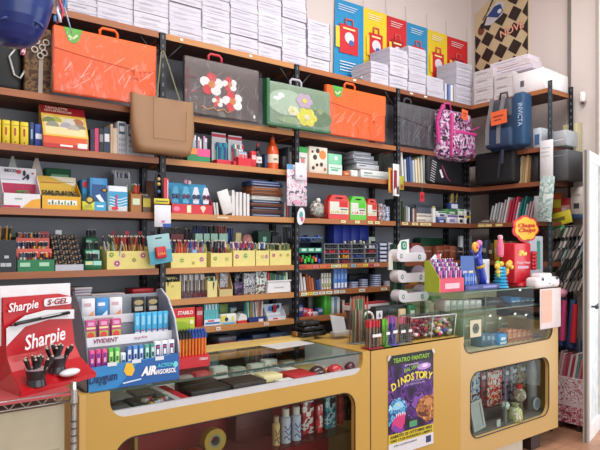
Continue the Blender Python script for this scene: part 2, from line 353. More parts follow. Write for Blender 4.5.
# ---------------------------------------------------------------- top boards: wrapped book packs
def packmesh(w, d, h, seed):
    r = random.Random(seed); b = B(); wm = M(r.choice(['#d0ced8', '#c8c6d2', '#d6d4dc', '#cccad6']), .6, var=.06)
    n = r.choice([3, 4, 5]); z = 0
    for i in range(n):
        hh = h/n-.0012; o = r.uniform(-.0015, .0015)
        b.box(o, w+o, r.uniform(0, .006), d, z, z+hh, wm); z += h/n
    for k in range(3): b.q(w*r.uniform(.1, .4), w*r.uniform(.5, .85), h*(.15+.28*k), h*(.15+.28*k)+.004, M('#b9b6c6'), -.0014)
    b.box(w*.995, w*1.0, -.001, d, 0, h, M('#8d8a98'))
    return b.mesh('book_pack')
meshes = {}
def pack(x0, x1, z, h, p, label, grp, name='book_pack', rz=0, seed=None):
    s0, s1 = S(x0, p), S(x1, p); w = s1-s0-.004; k = (round(w, 2), round(h, 3), seed if seed is not None else R.randrange(4))
    if k not in meshes: meshes[k] = packmesh(w, .24, h-.003, k[2])
    o = obj(name, meshes[k]); o.location = (s0, p+R.uniform(0, .012), z); o.rotation_euler.z = rz+R.uniform(-.02, .02); tag(o, label, 'book pack', grp)
cols_ = [68, 98, 134.7, 170, 203, 231, 259, 283, 307.5]
for i in range(8):
    z = T
    for k in range(6):
        h = R.uniform(.105, .12); pack(cols_[i], cols_[i+1], z, h, 3.42, 'white paper-wrapped pack in the tall stacks along the top board', 'white packs in the tall top stacks'); z += h
z = T
for h in (.10, .105, .10, .085): pack(308.5, 331, z, h, 3.43, 'pale wrapped pack in the shorter stack left of the blue poster panel', 'white packs left of the poster strip'); z += h
# striped low pile under the posters
z = T
for k in range(6):
    c = ['#5d6478', '#c9c6d2', '#4e5468', '#d9d6de', '#5d6478', '#cfccd8'][k]; x0 = 353+k*2.6
    s0, s1 = S(x0, 3.55), S(393, 3.55)
    thing('folder', 'thin grey or white folder in the low slanting pile under the posters', 'folder', (s0, 3.55, z), 0, 'folders in the low slanting pile', B().box(0, s1-s0, 0, .16, 0, .021, M(c, .5))); z += .0225
grpw = 'white packs in the stepped stacks under the posters'; lw = 'white wrapped pack in the stepped stacks before the poster strip'
for x0, x1, n, h in ((372, 390, 2, .10), (390.5, 409, 3, .12), (409.5, 427, 4, .105), (427.5, 445, 2, .10)):
    z = T
    for k in range(n): pack(x0, x1, z, h, 3.43, lw, grpw); z += h
for k in range(4):
    x = 445+k*3.0; s0 = S(x, 3.45)
    book('book', 'book', 'slim upright book between the stepped white packs and the corner packs', s0, 3.45, T, .025, .2, .17, ['#d9d9e2', '#5a78b8', '#efeff2', '#b8b4c0'][k], 'slim upright books near the corner')
grpc = 'packs stacked in the corner'; lc = 'grey white wrapped pack in the corner stack under the checked poster'
z = T
for h in (.10, .10, .08, .08, .055): pack(457, 473, z, h, 3.44, lc, grpc, seed=1); z += h
# wing top packs, facing the room
def wpack(x0, x1, z, h, s, label, grp, d=.22, col='#d9d3d4', name='book_pack'):
    y0, y1 = P(x0, s), P(x1, s); w = y0-y1-.004; b = B(); m = M(col, .6); n = 3; r = R
    for k in range(n): b.box(r.uniform(-.003, .003), w, r.uniform(0, .005), d, h*k/n, h*(k+1)/n-.0015, m)
    b.q(w*.15, w*.7, h*.4, h*.5, M('#a59da2'), -.0016)
    thing(name, label, 'book pack', (s, y0, z), -math.pi/2, grp, b)
for x0, x1, hs, nm in ((474, 493, (.09, .09, .085, .06), 'a'), (494, 513, (.08, .08, .08), 'b')):
    z = T
    for h in hs: wpack(x0, x1, z, h, 4.64, 'grey wrapped pack in the two stacks right of the corner' , 'grey packs right of the corner', col='#cfc8ca'); z += h
z0 = T+.245
for k in range(3):
    wpack(496-k*3, 532-k*2, z0+k*.045, .043, 4.70, 'flat pinkish white sheet bundle slanting over the corner packs', 'sheet bundles over the corner packs', .2, ['#d8cfdc', '#dccfd6', '#e3dbe6'][k], 'sheet_bundle')
w1 = wx('cardboard_box', 'box', 'long white box with small black prints at the end of the wing top', 513, 543, 71, T, '#e9e6e8', [(.25, .38, .35, .62, '#5a5a66')], .24, 4.64, lean=0)
wx('cardboard_box', 'box', 'white box with a green and black square behind the wing post', 544, 556, 74, T, '#eceaec', [(.2, .6, .3, .6, '#3a5a5a')], .2, 4.72)

# banner of six folder posters on the wall
bn = thing('poster_strip', 'curved strip of six blue, yellow and red posters showing school cases', 'poster', (0, 0, 0))
px = [331, 363, 386, 406, 427, 446.5, 467]; PC = ['#1f8fc6', '#e9cf2c', '#cf2a30', '#2a8ec0', '#e6c92e', '#d0282e']
xs = [S(x, 3.742) for x in px]; zt = 3.63; wv = .37
for i in range(6):
    b = B(); x0, x1 = xs[i], xs[i+1]; w = x1-x0; z0 = 2.95
    b.add([(x0+(0 if i else .03), 3.745, z0), (x1, 3.735, z0), (x1, 3.735, zt), (x0+(.05 if not i else 0), 3.745, zt)], [(0,1,2,3)], M(PC[i], .5))
    b.M = Matrix.Translation((x0, 3.733, 0)); cy = zt-.30
    card = '#d02a34' if i % 3 != 2 else '#a81c2c'
    b.q(w*.24, w*.82, cy-.16, cy+.09, M(card), -.001); b.q(w*.12, w*.24, cy-.12, cy+.06, M('#efd23c'), -.001)
    b.tube([(w*.42, -.003, cy+.09), (w*.42, -.003, cy+.14), (w*.64, -.003, cy+.14), (w*.64, -.003, cy+.09)], .008, M('#e05a50'), 6)
    b.ell(w*.54, cy-.02, .055, .05, M('#e8dfe6'), -.003); b.ell(w*.6, cy-.06, .03, .025, M('#4a6ab0'), -.004)
    b.q(w*.34, w*.72, cy+.05, cy+.065, M('#f1e6a0'), -.003)
    for k in range(3): b.q(w*.2, w*.8-.02*k, zt-.05-.02*k, zt-.045-.02*k, M('#e9f0f4'), -.001)
    for k in range(4): b.q(w*.25, w*.75-.03*(k % 2), cy-.24-.025*k, cy-.232-.025*k, M('#e9f0f4'), -.001)
    if i == 0: b.tube([(w*.3+.03*k, -.003, cy-.42+.02*math.sin(k*2.4)) for k in range(9)], .007, M('#d8c84a'), 5)
    pnl = obj('poster_panel', b, bn); pnl['label'] = ['blue', 'yellow', 'red', 'blue', 'yellow', 'red'][i]+' poster panel with a red school case'
b = B()
for x in xs: b.tube([(x, 3.738, 3.60), (x+.004, 3.75, 3.78)], .0015, M('#a8a4a6'), 4)
obj('hanging_string', b, bn)

# checked poster on the side wall (plain racing-flag pattern)
y0, y1 = P(475, 5.09), P(528.5, 5.09); w = y0-y1; zb = 3.28
cb = thing('poster', 'cream and dark brown diamond checked poster high on the side wall', 'poster', (5.088, y0, zb), -math.pi/2)
cream = M('#cdb994', .6); dk = M('#2c1c1a', .6)
obj('board', B().prism([(0, 0), (w, 0), (w, .98), (.0, .60+.05)], 0, .012, cream), cb)
b = B(); st = .15
def clip_top(x, z): return z < .43+x*.72-.02
for i in range(-2, 9):
    for j in range(-2, 12):
        if (i+j) % 2: continue
        cx, cz = i*.078, j*.082+i*.028*0+.02
        pts = [(cx-.078, cz-.012), (cx+.012, cz-.082), (cx+.078, cz+.012), (cx-.012, cz+.082)]
        pts = [(min(max(x, .004), w-.004), min(max(z, .004), .95)) for x, z in pts]
        if len({(round(a, 3), round(c, 3)) for a, c in pts}) < 3 or i % 2 != 0: continue
        if clip_top(cx, cz): b.add([(x, -.002, z) for x, z in pts], [(0,1,2,3)], dk)
obj('checked_print', b, cb)
b = B().text('NOVE', .36*w/.5, .33, .07, M('#d8402e'), -.006, .26, bold=.03, rot=.12).text('NOVE', .36*w/.5, .33, .07, M('#e8c4a8'), -.0075, .26, rot=.12)
obj('lettering', b, cb)
b = B()
b.add([(x, -.003, z) for x, z in [(.12, .50), (.17, .62), (.27, .70), (.36, .66), (.33, .55), (.2, .48)]], [(0,1,2,3,4,5)], M('#c9c7cf'))
b.add([(x, -.004, z) for x, z in [(.15, .58), (.28, .53), (.34, .58), (.31, .66), (.24, .66)]], [(0,1,2,3,4)], M('#22407e'))
b.ell(.30, .59, .025, .022, M('#d9dbe6'), -.006)
for k in range(4): b.strip([(.10+.03*k, -.005, .56+.04*k), (.18+.03*k, -.005, .66+.05*k)], .012, .001, M(['#1c2a55', '#e6dccb', '#1c2a55', '#2a2528'][k]))
b.ell(.08, .46, .04, .05, M('#7a3a28'), -.004); b.ell(.09, .5, .022, .03, M('#221a1a'), -.0055)
obj('cartoon_print', b, cb)

# ---------------------------------------------------------------- cases, bags and rucksacks on the second board
def case(label, x0, x1, zt, zb, p, body, flapc, handle, rz=0, art=None, name='portfolio_case', wrap=True, flap=True, handle_x=.5, tagc=None, thick=.035):
    s0, s1 = S(x0, p), S(x1, p); w = s1-s0; h = zt-zb
    o = thing(name, label, 'art case', (s0, p, zb), rz); m = M(body, .38, var=.06, scale=6, bump=.25)
    obj('body', B().rbox(0, w, 0, thick, 0, h, .012, m), o)
    if flap:
        f = B().prism([(0.006, h*.66), (w*.30, h*.60), (w*.72, h*.54), (w*.78, h*.50), (w-.006, h*.58), (w-.004, h-.004), (.004, h-.004)], -.006, 0, M(flapc, .4, var=.05, scale=6))
        obj('flap', f, o)
        obj('clasp', B().rbox(w*.76, w*.81, -.012, -.004, h*.40, h*.55, .003, M(flapc, .4)), o)
    cx = w*handle_x; q = w*.085
    obj('handle', B().tube([(cx-q, thick/2, h-.005), (cx-q, thick/2, h+.03), (cx-q*.7, thick/2, h+.045), (cx+q*.7, thick/2, h+.045), (cx+q, thick/2, h+.03), (cx+q, thick/2, h-.005)], .009, M(handle, .35)), o)
    if tagc: obj('paper_label', B().prism([(w*.09, h-.004), (w*.26, h-.004), (w*.22, h*.8), (w*.17, h*.76), (w*.13, h*.8)], -.009, -.0065, M(tagc, .5)).strip([(w*.13, -.0105, h*.87), (w*.17, -.0105, h*.83), (w*.215, -.0105, h*.9)], .012, .001, M('#d5e8b0')), o)
    if art: obj('printed_picture', art(w, h), o)
    if wrap:
        b = B(); b.box(-.006, w+.008, -.017, -.0165, -.004, h-.02, FILM).box(-.006, -.0055, -.017, .03, -.004, h-.02, FILM); obj('clear_wrap', b, o)
        b = B(); c = M('#f6dcd0' if body.startswith('#e') or body.startswith('#f') else '#a9a6ac', .2)
        rr = random.Random(int(x0))
        for k in range(13):
            u, v = rr.uniform(.05, .85)*w, rr.uniform(.06, .6)*h; L = rr.uniform(.02, .10); q_ = rr.uniform(.3, 1.6)
            b.add([(u, -.0185, v), (u+.0025, -.0185, v), (u+L*q_+.002, -.0185, v+L), (u+L*q_, -.0185, v+L)], [(0,1,2,3)], c)  # pale sliver: highlight on a film crease, painted as colour
        obj('crease_glint', b, o)
    return o
case('large orange portfolio case in clear wrap with green label, left of the tan bag', 53, 156.5, 2.722, 2.352, 3.34, '#ee5a0c', '#f2620e', '#e8600e', tagc='#5fae3a', handle_x=.52)
def art1(w, h):                                         # plain stand-in: red and white blossom shapes
    b = B(); red = M('#c8323a'); wh = M('#e3e0e2'); og = M('#c9793a')
    for cx, cz, q in ((.34, .56, 1.2), (.58, .62, .8), (.62, .32, 1.1), (.42, .27, .6)):
        for k in range(5): a = k*1.257+cx; b.ell((cx+.075*q*math.cos(a))*w, (cz+.10*q*math.sin(a))*h, .055*q*w, .075*q*h, red if k % 2 else wh, -.002-.0003*k, n=16)
        b.ell(cx*w, cz*h, .04*q*w, .055*q*h, og, -.005, n=14)
    b.strip([(w*.34, -.0018, h*.5), (w*.42, -.0018, h*.2)], .005, .001, M('#6a7a4a')).strip([(w*.58, -.0018, h*.6), (w*.62, -.0018, h*.2)], .005, .001, M('#6a7a4a'))
    b.tube([(w*(.18+.045*k), -.008, h*(.12+.03*math.sin(k*2.1)-.0*k)) for k in range(10)], .004, M('#c98a50'), 5)
    b.q(w*.03, w*.05, h*.25, h*.8, M('#7a2f34'), -.003); b.q(w*.07, w*.15, h*.38, h*.40, M('#a23a40'), -.003); b.q(w*.05, w*.15, h*.62, h*.64, M('#6a2a30'), -.003)
    b.ell(w*.92, h*.10, .009, .013, M('#dfe0e4'), -.004)
    return b
case('dark brown wrapped case with red and white print above the pencil packs', 184.5, 259.5, 2.72, 2.353, 3.36, '#594c4b', '#594c4b', '#c02c3a', art=art1, flap=False, handle_x=.40)
def art2(w, h):
    b = B(); ye = M('#d3cf48'); pk = M('#b9a2b8'); cr = M('#d9d6b4'); dg = M('#5f7a58'); lt = M('#a8bfa8')
    for x, z, rx, rz_, m in ((.3, .55, .3, .3, lt), (.8, .3, .22, .2, dg), (.14, .62, .06, .04, M('#e6ebe9')), (.20, .70, .05, .06, M('#dfe6e4')), (.82, .48, .05, .07, M('#8ea060')), (.35, .15, .2, .08, M('#8aa07a'))):
        b.ell(x*w, z*h, rx*w, rz_*h, m, -.002-.0003*len(b.f), n=18)
    for cx, cz, q, m in ((.56, .66, 1.1, pk), (.60, .28, 1.35, ye), (.38, .38, .7, cr)):
        for k in range(6): a = k*1.047; b.ell((cx+.075*q*math.cos(a))*w, (cz+.10*q*math.sin(a))*h, .05*q*w, .07*q*h, m, -.005-.0003*k, n=14)
        b.ell(cx*w, cz*h, .035*q*w, .05*q*h, cr if m is ye else ye, -.0085, n=12)
    return b
o = case('green edged wrapped case with yellow print hanging beside the second orange case', 267.5, 330.5, 2.66, 2.353, 3.33, '#7d947c', '#7d947c', '#b8b6c0', art=art2, flap=False, handle_x=.45)
w = S(330.5, 3.33)-S(267.5, 3.33); obj('green_edge', B().box(-.012, .012, -.012, .04, -.004, .315, M('#2c6a40', .4)).box(0, w, -.010, .04, -.008, .008, M('#35704a', .4)), o)
case('second orange portfolio case in clear wrap, right of the green edged case', 326, 385.5, 2.735, 2.353, 3.37, '#f0600c', '#f4660e', '#ec600e', tagc='#4fae4a', handle_x=.40)
case('dark grey wrapped case beside the pink patterned backpack', 396.5, 436, 2.73, 2.362, 3.40, '#4a4a50', '#525257', '#3a3a40', flap=True, handle_x=.3)
# narrow poster-like bags behind, at the far left of this board
o = thing('tote_bag', 'black bag with a white carabiner strap at the far left', 'bag', (S(-12, 3.44), 3.44, T2))
obj('body', B().rbox(0, .17, 0, .12, 0, .36, .03, M('#16181b', .6)), o)
x = .105; obj('carabiner_strap', B().tube([(x+.04, -.012, .25), (x-.005, -.012, .18), (x+.02, -.012, .085), (x+.05, -.012, .07), (x+.075, -.012, .12)], .006, M('#b9bab9', .35, .4)), o)
obj('ribbon', B().rbox(x+.05, x+.085, -.02, -.008, .2, .29, .004, PAT(['#b8385a', '#e6c8d4', '#8a2440'], 60)), o)
o = thing('storage_case', 'narrow brown mottled case with white rings beside the large orange case', 'case', (S(24.5, 3.42), 3.42, T2))
w = S(51, 3.42)-S(24.5, 3.42)
obj('body', B().rbox(0, w, 0, .12, 0, .37, .006, PAT(['#3a2a1e', '#5e4630', '#7a5c38', '#48341f'], 22, .7), 2), o)
b = B()
for k, (u, v) in enumerate([(.06, .29), (.09, .26), (.05, .24), (.11, .29), (.08, .21), (.10, .23)]): b.tube([(u+.016*math.cos(a*.785), -.006-.001*k, v+.016*math.sin(a*.785)) for a in range(8)], .004, M('#d3d0cc'), 5, True)
b.strip([(.08, -.004, .0), (.085, -.004, .2)], .022, .003, M('#a59b90')); obj('ring_print', b, o)

# tan handbag on the post
p = 3.28; s0, s1 = S(133, p), S(197, p); w = s1-s0; zb, zt = Z(165, 153, p), Z(165, 97, p); h = zt-zb
o = thing('handbag', 'plain tan leather handbag hanging by thin green straps from the shelf post', 'handbag', (s0, p, zb))
b = B(); m = M('#94704f', .5, var=.06, scale=5)
n = 10; vs = []; rows = 8
for i in range(rows+1):
    f = i/rows; hw = w/2*(.86+.14*min(1, f*2.2)-.02*f); dp = .055*(1-.75*f)+.004; zz = h*f
    if i == 0: hw *= .94
    ring = []
    for k in range(24):
        a = 2*math.pi*k/24; c, s_ = math.cos(a), math.sin(a)
        x = w/2+hw*math.copysign(abs(c)**.35, c); y = .05+dp*math.copysign(abs(s_)**.5, s_)
        ring.append((x, y, zz+(.012*(abs(c)**3) if i == rows else 0)))
    vs += ring
b.add(vs, [(i*24+k, i*24+(k+1) % 24, (i+1)*24+(k+1) % 24, (i+1)*24+k) for i in range(rows) for k in range(24)]+[tuple(range(24))[::-1]], m, True)
obj('body', b, o)
obj('pocket_seam', B().tube([(w*.30, -.004, h*.95), (w*.30, -.012, h*.24), (w*.80, -.012, h*.24), (w*.82, -.003, h*.8)], .0016, M('#6f4f34'), 5), o)
zh = Z(163, 47, p)-zb
obj('strap', B().strip([(w*.36, .0, h-.01), (w*.44, .02, zh-.05), (w*.47, .03, zh)], .008, .003, M('#6b6a48')).strip([(w*.47, .03, zh), (w*.52, .02, zh-.05), (w*.72, .0, h-.01)], .008, .003, M('#6b6a48')), o)
# hook carrying it
thing('hook', 'small dark hook above the tan handbag straps', 'hook', (s0+w*.47, p+.03, zb+zh-.006), 0, None, B().tube([(0, -.012, .01), (0, -.012, 0), (0, .05, 0), (0, .09, .03)], .004, STEEL))

# backpacks
p = 3.30; s0, s1 = S(443, p), S(474, p); w = s1-s0; zb, zt = Z(458, 160, p), Z(458, 110, p); h = zt-zb
CAMO = PAT(['#1c1624', '#c8b4c8', '#b04a8a', '#2a2030', '#d8c8d8', '#6a3a6a', '#c4a0c0', '#a85a94'], 55, .6, 'voronoi')
PK = M('#c8408a', .5)
o = thing('backpack', 'pink, white and black patterned school backpack with orange price tag', 'backpack', (s0, p, zb))
obj('body', B().rbox(0, w, 0, .15, 0, h, .06, CAMO, 4), o)
obj('front_pocket', B().rbox(w*.22, w*.92, -.05, .02, h*.06, h*.55, .025, CAMO), o)
obj('trim_band', B().rbox(w*.28, w*.95, -.055, -.01, h*.50, h*.57, .008, PK).rbox(w*.2, w*.26, -.03, 0, h*.05, h*.9, .006, PK), o)
obj('strap', B().strip([(-.01, .03, h*.3), (-.03, .03, h*.75), (w*.12, .03, h*1.06)], .03, .02, PK), o)
obj('strap', B().strip([(w*.9, .0, h*.64), (w*1.15, -.02, h*.74)], .012, .008, PK), o)
obj('handle', B().tube([(w*.2, .05, h), (w*.18, .05, h+.05), (w*.34, .05, h+.06), (w*.4, .05, h)], .008, PK), o)
def pricetag(o, x, y, z, w, h, rot=0):
    b = B(); b.M = Matrix.Translation((x, y, z)) @ Matrix.Rotation(rot, 4, 'Y'); b.box(0, w, -.003, 0, 0, h, M('#e8683a', .5)); b.q(w*.15, w*.8, h*.55, h*.66, M('#8a3a22'), -.004); b.q(w*.2, w*.65, h*.3, h*.38, M('#8a3a22'), -.004)
    obj('price_tag', b, o)
pricetag(o, w*.40, -.06, h*.80, .085, .09, .12)
s = 4.50; y0 = P(486, s); y1 = P(524, s); w = y0-y1; zb, zt = ZS(505, 150, s), ZS(505, 97, s); h = zt-zb
BL, GR = M('#1f3450', .6, bump=.3), M('#45474e', .6)
o = thing('backpack', 'navy blue and grey backpack with white lettering hung from the side wing', 'backpack', (s, y0, zb), -math.pi/2)
obj('body', B().rbox(w*.02, w*.86, 0, .16, 0, h, .05, BL, 4), o)
obj('side_panel', B().rbox(w*.70, w*1.0, .0, .14, .02, h+.02, .03, M('#234a70', .6), 3), o)
obj('front_pocket', B().rbox(w*.04, w*.74, -.045, .02, h*.04, h*.42, .03, M('#223a5a', .6)), o)
obj('top_flap', B().rbox(w*.10, w*.70, -.02, .06, h*.60, h*.97, .03, GR), o)
for u in (.12, .42): obj('strap', B().strip([(w*u, -.055, h*.12), (w*u, -.05, h*.45), (w*(u+.1), -.03, h*1.0)], .035, .012, M('#7b7c80', .6)), o)
obj('strap', B().strip([(w*.5, -.03, 0), (w*.47, -.02, -.12)], .02, .006, M('#3c4458')), o)
obj('handle', B().tube([(w*.3, .04, h*.98), (w*.33, .04, h+.05), (w*.5, .04, h+.05), (w*.52, .04, h*.98)], .01, GR), o)
b = B(); b.M = Matrix.Translation((w*.885, -.004, h*.78)) @ Matrix.Rotation(math.pi/2, 4, 'Y'); b.text('INVICTA', 0.08, -.01, .042, M('#a9c4dc'), -.002, .2, bold=.02); obj('lettering', b, o)
pricetag(o, w*.28, -.075, h*.46, .16, .12, -.05)
# dark bags hanging behind them
o = thing('shoulder_bag', 'large black bag hanging in the corner under the second board', 'bag', (4.56, P(474, 4.56), 2.06), -math.pi/2)
obj('body', B().rbox(0, .42, 0, .2, 0, .30, .03, M('#15151a', .7), 3), o); obj('strap', B().strip([(.30, -.02, .28), (.27, -.02, .05)], .018, .01, M('#33343c')), o)
s0 = S(428, 3.40)
o = thing('shoulder_bag', 'black bag with slanting white stripes and a pink piping under the pink backpack', 'bag', (s0, 3.40, 2.058))
w = S(463, 3.40)-s0; obj('body', B().rbox(0, w, 0, .12, 0, .26, .03, M('#17171c', .6), 3), o)
b = B()
for k in range(9): b.strip([(.025+.004*k, -.002, .03+.022*k), (.085+.004*k, -.002, .012+.022*k)], .006, .001, M('#c9c7cc'))
obj('stripe', b, o); obj('white_label', B().strip([(.165, -.003, .13), (.20, -.003, .06)], .026, .002, M('#e6e4e6')), o); obj('piping', B().tube([(.19, -.004, .17), (.26, -.004, .06), (.31, -.004, .03)], .005, M('#a8407a')), o)
wx('storage_box', 'box', 'clear plastic box stacked at the end of the side wing, second board', 547, 566, 131, T2, M('#a4a8ac', .3), [(.1, .9, .35, .4, '#e9ecee')], .2, 4.68)
wx('storage_box', 'box', 'small blue and white box beside the clear box on the side wing', 533, 541, 128, T2, '#c3cbd6', [(.2, .8, .2, .7, '#4a6c9a')], .2, 4.68)
wx('folder', 'folder', 'dark upright folder at the end of the side wing', 531, 538, 153, T3, '#2c2c30', (), .22, 4.66)
wx('document_box', 'box', 'dark grey filing box beyond the hanging white notice', 553, 568, 150, T3, '#56585c', [(.05, .95, .8, .84, '#7e8084')], .25, 4.68)

# ---------------------------------------------------------------- third board (T3)
for x0, x1 in ((-7, 1), (2.5, 10), (11.5, 19), (20.5, 28.5)):
    bx('pencil_pack', 'pack', 'tall yellow pack in the row at the left end of the third board', x0, x1, 119.5+x0*.12, T3, '#dcc52a', [(0, 1, .8, .83, '#a8962a'), (.35, .6, .38, .7, '#a83a28'), (.4, .55, .08, .14, '#3a2a20')], .13, 3.44, 'tall yellow packs')
bx('binder', 'binder', 'dark blue slim pack next to the tall yellow packs', 29.5, 34, 122, T3, '#1f3763', [(.3, .7, .3, .7, '#8fa6c8')], .15)
bx('binder', 'binder', 'bright blue pack with white label beside the red and yellow modelling kit', 34.8, 43, 124, T3, '#2a4a9c', [(.1, .9, .35, .58, '#dde2ee')], .15)
# modelling kit carton with sloping picture
s0, s1 = S(43.5, 3.40), S(88.5, 3.40); w = s1-s0; h = Z(64, 104, 3.40)-T3
o = thing('display_carton', 'red and yellow illustrated modelling kit carton leaning forward on the third board', 'box', (s0, 3.40, T3))
b = B().sprism([(.01, 0), (.12, 0), (.12, h), (.09, h), (.0, h*.26), (0, 0)], 0, w, M('#b98a58', .6)); obj('body', b, o)
b = B(); b.M = Matrix.Translation((0, 0, 0)); f = lambda u, v: (u*w, .0-.0015 if v < .26 else (v-.26)/.74*.09-.002, v*h)
def sq(b, u0, u1, v0, v1, c, k=0): e = .0007*k; b.add([(lambda t: (t[0], t[1]-e, t[2]))(f(u, v)) for u, v in ((u0, v0), (u1, v0), (u1, v1), (u0, v1))], [(0,1,2,3)], M(c))
sq(b, 0, 1, .26, 1, '#d9b23a'); sq(b, 0, 1, .8, 1, '#a3202a', 1); sq(b, 0, .95, 0, .26, '#d8572a'); sq(b, 0, 1, 0, .09, '#b72a26', 1); sq(b, .05, .95, .30, .74, '#e0cf9a', 1)
sq(b, .75, .97, .03, .14, '#e9e4de', 2); sq(b, .36, .64, .04, .08, '#e9e4de', 2)
for u, v, c in ((.22, .5, '#8a8a7a'), (.15, .6, '#6a7a3a'), (.3, .62, '#a0a03a'), (.52, .5, '#9a9ca8'), (.68, .46, '#b0a8a0'), (.82, .5, '#8a7a6a'), (.6, .6, '#c8c4b8'), (.8, .62, '#a86a3a')):
    x, y, z = f(u, v); b.M = Matrix.Translation((0, y-.002, 0)); b.ell(x, z, .035, .028, M(c), 0, n=12)
b.M = Matrix(); obj('printed_front', b, o)
x, y, z = f(.34, .9); obj('lettering', B().text('TAVOLETTE', w*.34, h*.91, .014, M('#f1dcc0'), y-.006, w*.5).text('PASTA DA MODELLARE', w*.38, h*.85, .011, M('#f1dcc0'), y-.010, w*.6), o)
for x0, x1, yt, c, l in ((90.5, 94.5, 129, '#25233a', 'dark navy book beside the modelling kit'), (94.8, 98.6, 128, '#c93a6a', 'pink spined book in the row on the third board'), (99.2, 103.6, 128, '#1c1e22', 'black book with pale spine lettering on the third board'), (104, 110, 127, '#1f3550', 'dark blue book with white square label on the third board'), (110.5, 113, 124, '#c9a98a', 'thin buff book on the third board'), (113.3, 117.5, 128, '#d6c3ad', 'cream book on the third board')):
    s0 = S(x0, 3.44); book('book', 'book', l, s0, 3.44, T3, S(x1, 3.44)-s0, .15, Z(x0, yt, 3.44)-T3, c, 'mixed books beside the modelling kit', band=(.45, .75, '#dfe0e4' if x0 == 104 else ('#8a8f94' if x0 == 99.2 else c)))
DOT = [(.12, .88, .62, .95, '#3d5c78'), (.2, .8, .7, .86, '#d7dde0')]+[(.15+.2*i, .27+.2*i, .1+.16*j, .19+.16*j, '#8b97a8') for i in range(4) for j in range(3)]
bx('box', 'box', 'tall grey white box with a blue header left of the tan bag', 117.8, 126, 121.5, T3, '#c2c6cc', DOT, .12)
bx('box', 'box', 'grey white box with rows of small print under the tan bag', 126.5, 141, 125, T3, '#bcc0c8', DOT, .12, p=3.45)
o = thing('tape_roll', 'white roll with blue edge lying against the post under the tan bag', 'tape roll', (S(148, 3.46), 3.46, T3+.001)); b = B().lathe([(.05, 0), (.062, .008), (.066, .04), (.056, .05), (.03, .05)], M('#c8cddc', .4), 20, (0, .07, 0), [M('#3a4a8a'), M('#d4d8e2'), M('#c8cddc'), M('#d4d8e2')]); obj('roll', b, o)
for k in range(4): bx('book', 'book', 'small dark paperback partly behind the tan bag', 167+k*4.6, 171+k*4.6, 152, T3, ['#2a1c1e', '#3a2a28', '#243028', '#54403a'][k], (), .12, 3.5, 'small dark books behind the tan bag')
s0, s1, h = tray('green and pink card display of wrapped pens beside the tan bag', 187.5, 210, 150, T3, '#2f8a5c', .07, 3.44, 'display_box', cat='display')
w = s1-s0
thing('label_band', 'pink and orange strip on the green pen display', 'label', (s0, 3.4385, T3), 0, None, B().q(0, w*.42, h*.62, h*1.12, M('#e88a4a'), 0).q(w*.42, w, h*.5, h*1.12, M('#e0508a'), 0))
for k in range(8):
    thing('wrapped_pen', 'pastel wrapped pen standing in the green and pink display', 'pen', (s0+.012+k*(w-.024)/7, 3.46+.012*(k % 2), T3+.02), 0, 'pastel pens in the green display', B().rbox(-.007, .007, 0, .008, 0, .165-.01*(k % 3), .003, M(['#e6e4ea', '#a9d8c8', '#d890b8', '#e9e7ee'][k % 4], .3)).q(-.004, .004, .05, .13, M(['#c05a90', '#e9e9ee', '#7fc0b0', '#b0a0c8'][k % 4])))
def hang_display(x0, x1, yt, label, grp, plabel, cols):
    p = 3.47; s0, s1 = S(x0, p), S(x1, p); w = s1-s0; h = Z(x0, yt, p)-T3
    o = thing('pencil_display', label, 'display', (s0, p, T3)); obj('base', B().rbox(0, w, -.03, .05, 0, .035, .004, M('#c82c3c', .4)), o)
    b = B().box(0, w, .045, .05, .03, h, M('#d9dce2', .4)); b.M = Matrix.Translation((0, .045, 0)); b.q(0, w, h-.03, h-.008, M('#c03a48')); b.q(w*.2, w*.9, h*.5, h*.68, M('#7a8cc0')); obj('header_card', b, o)
    for k in range(6): tag(obj('pencil', penmesh(cols[k % len(cols)], cols[(k+1) % len(cols)], .13, .006), None, (s0+.02+k*(w-.04)/5, p+.005, T3+.033)), plabel, 'pencil', grp)
hang_display(215, 229, 131, 'left one of the two red footed pencil displays with tall white cards', 'teal pencils in the left display', 'teal or navy pencil in the left red footed display', ['#2f9a94', '#234a7a', '#2c7ab0'])
hang_display(231.5, 245, 134, 'right one of the two red footed pencil displays with tall white cards', 'red pencils in the right display', 'red or teal pencil in the right red footed display', ['#b8323c', '#2f9a94', '#e6dcdc'])
s0, s1, h = tray('low red tray with white bagged sharpeners before the pencil cards', 238.5, 251.5, 158, T3, '#cf2c3c', .06, 3.415, 'small_tray', cat='tray')
for k in range(4): thing('blister_pack', 'white and red small pack sticking out of the low red tray', 'pack', (s0+.008+k*.018, 3.425+.01*(k % 2), T3+.004), 0, 'white packs in the red tray', B().rbox(0, .02, 0, .008, 0, .11-.008*k, .002, M('#e6e2e6', .3)).q(.003, .017, .05, .08, M('#d2404c')).q(.004, .016, .085, .1, M('#6a94c0')))
bx('box', 'box', 'small red box beside the black bottle', 251.5, 256.5, 151, T3, '#c52f3c', [(.1, .9, .5, .75, '#e5b8b8')], .05, 3.45)
def bottle(label, cx, yt, body, cap, lab, r, p=3.44):
    H = Z(cx, yt, p)-T3; o = thing('glue_bottle', label, 'bottle', (S(cx, p), p+r, T3))
    bm = M(body, .25, coat=.3)
    obj('body', B().lathe([(r*.94, 0), (r, .006), (r, H*.55), (r*.85, H*.66), (r*.45, H*.78), (r*.36, H*.86)], bm, 24), o)
    obj('cap', B().lathe([(r*.42, H*.85), (r*.42, H*.93), (r*.25, H*.95), (r*.2, H)], M(cap, .4), 16), o)
    obj('paper_label', B().lathe([(r*1.012, H*.2), (r*1.012, H*.44)], M(lab, .5), 24), o)
    b = B(); b.q(-r*.4, r*.3, H*.27, H*.33, M('#8a7a6a'), -r*1.03); obj('label_print', b, o)
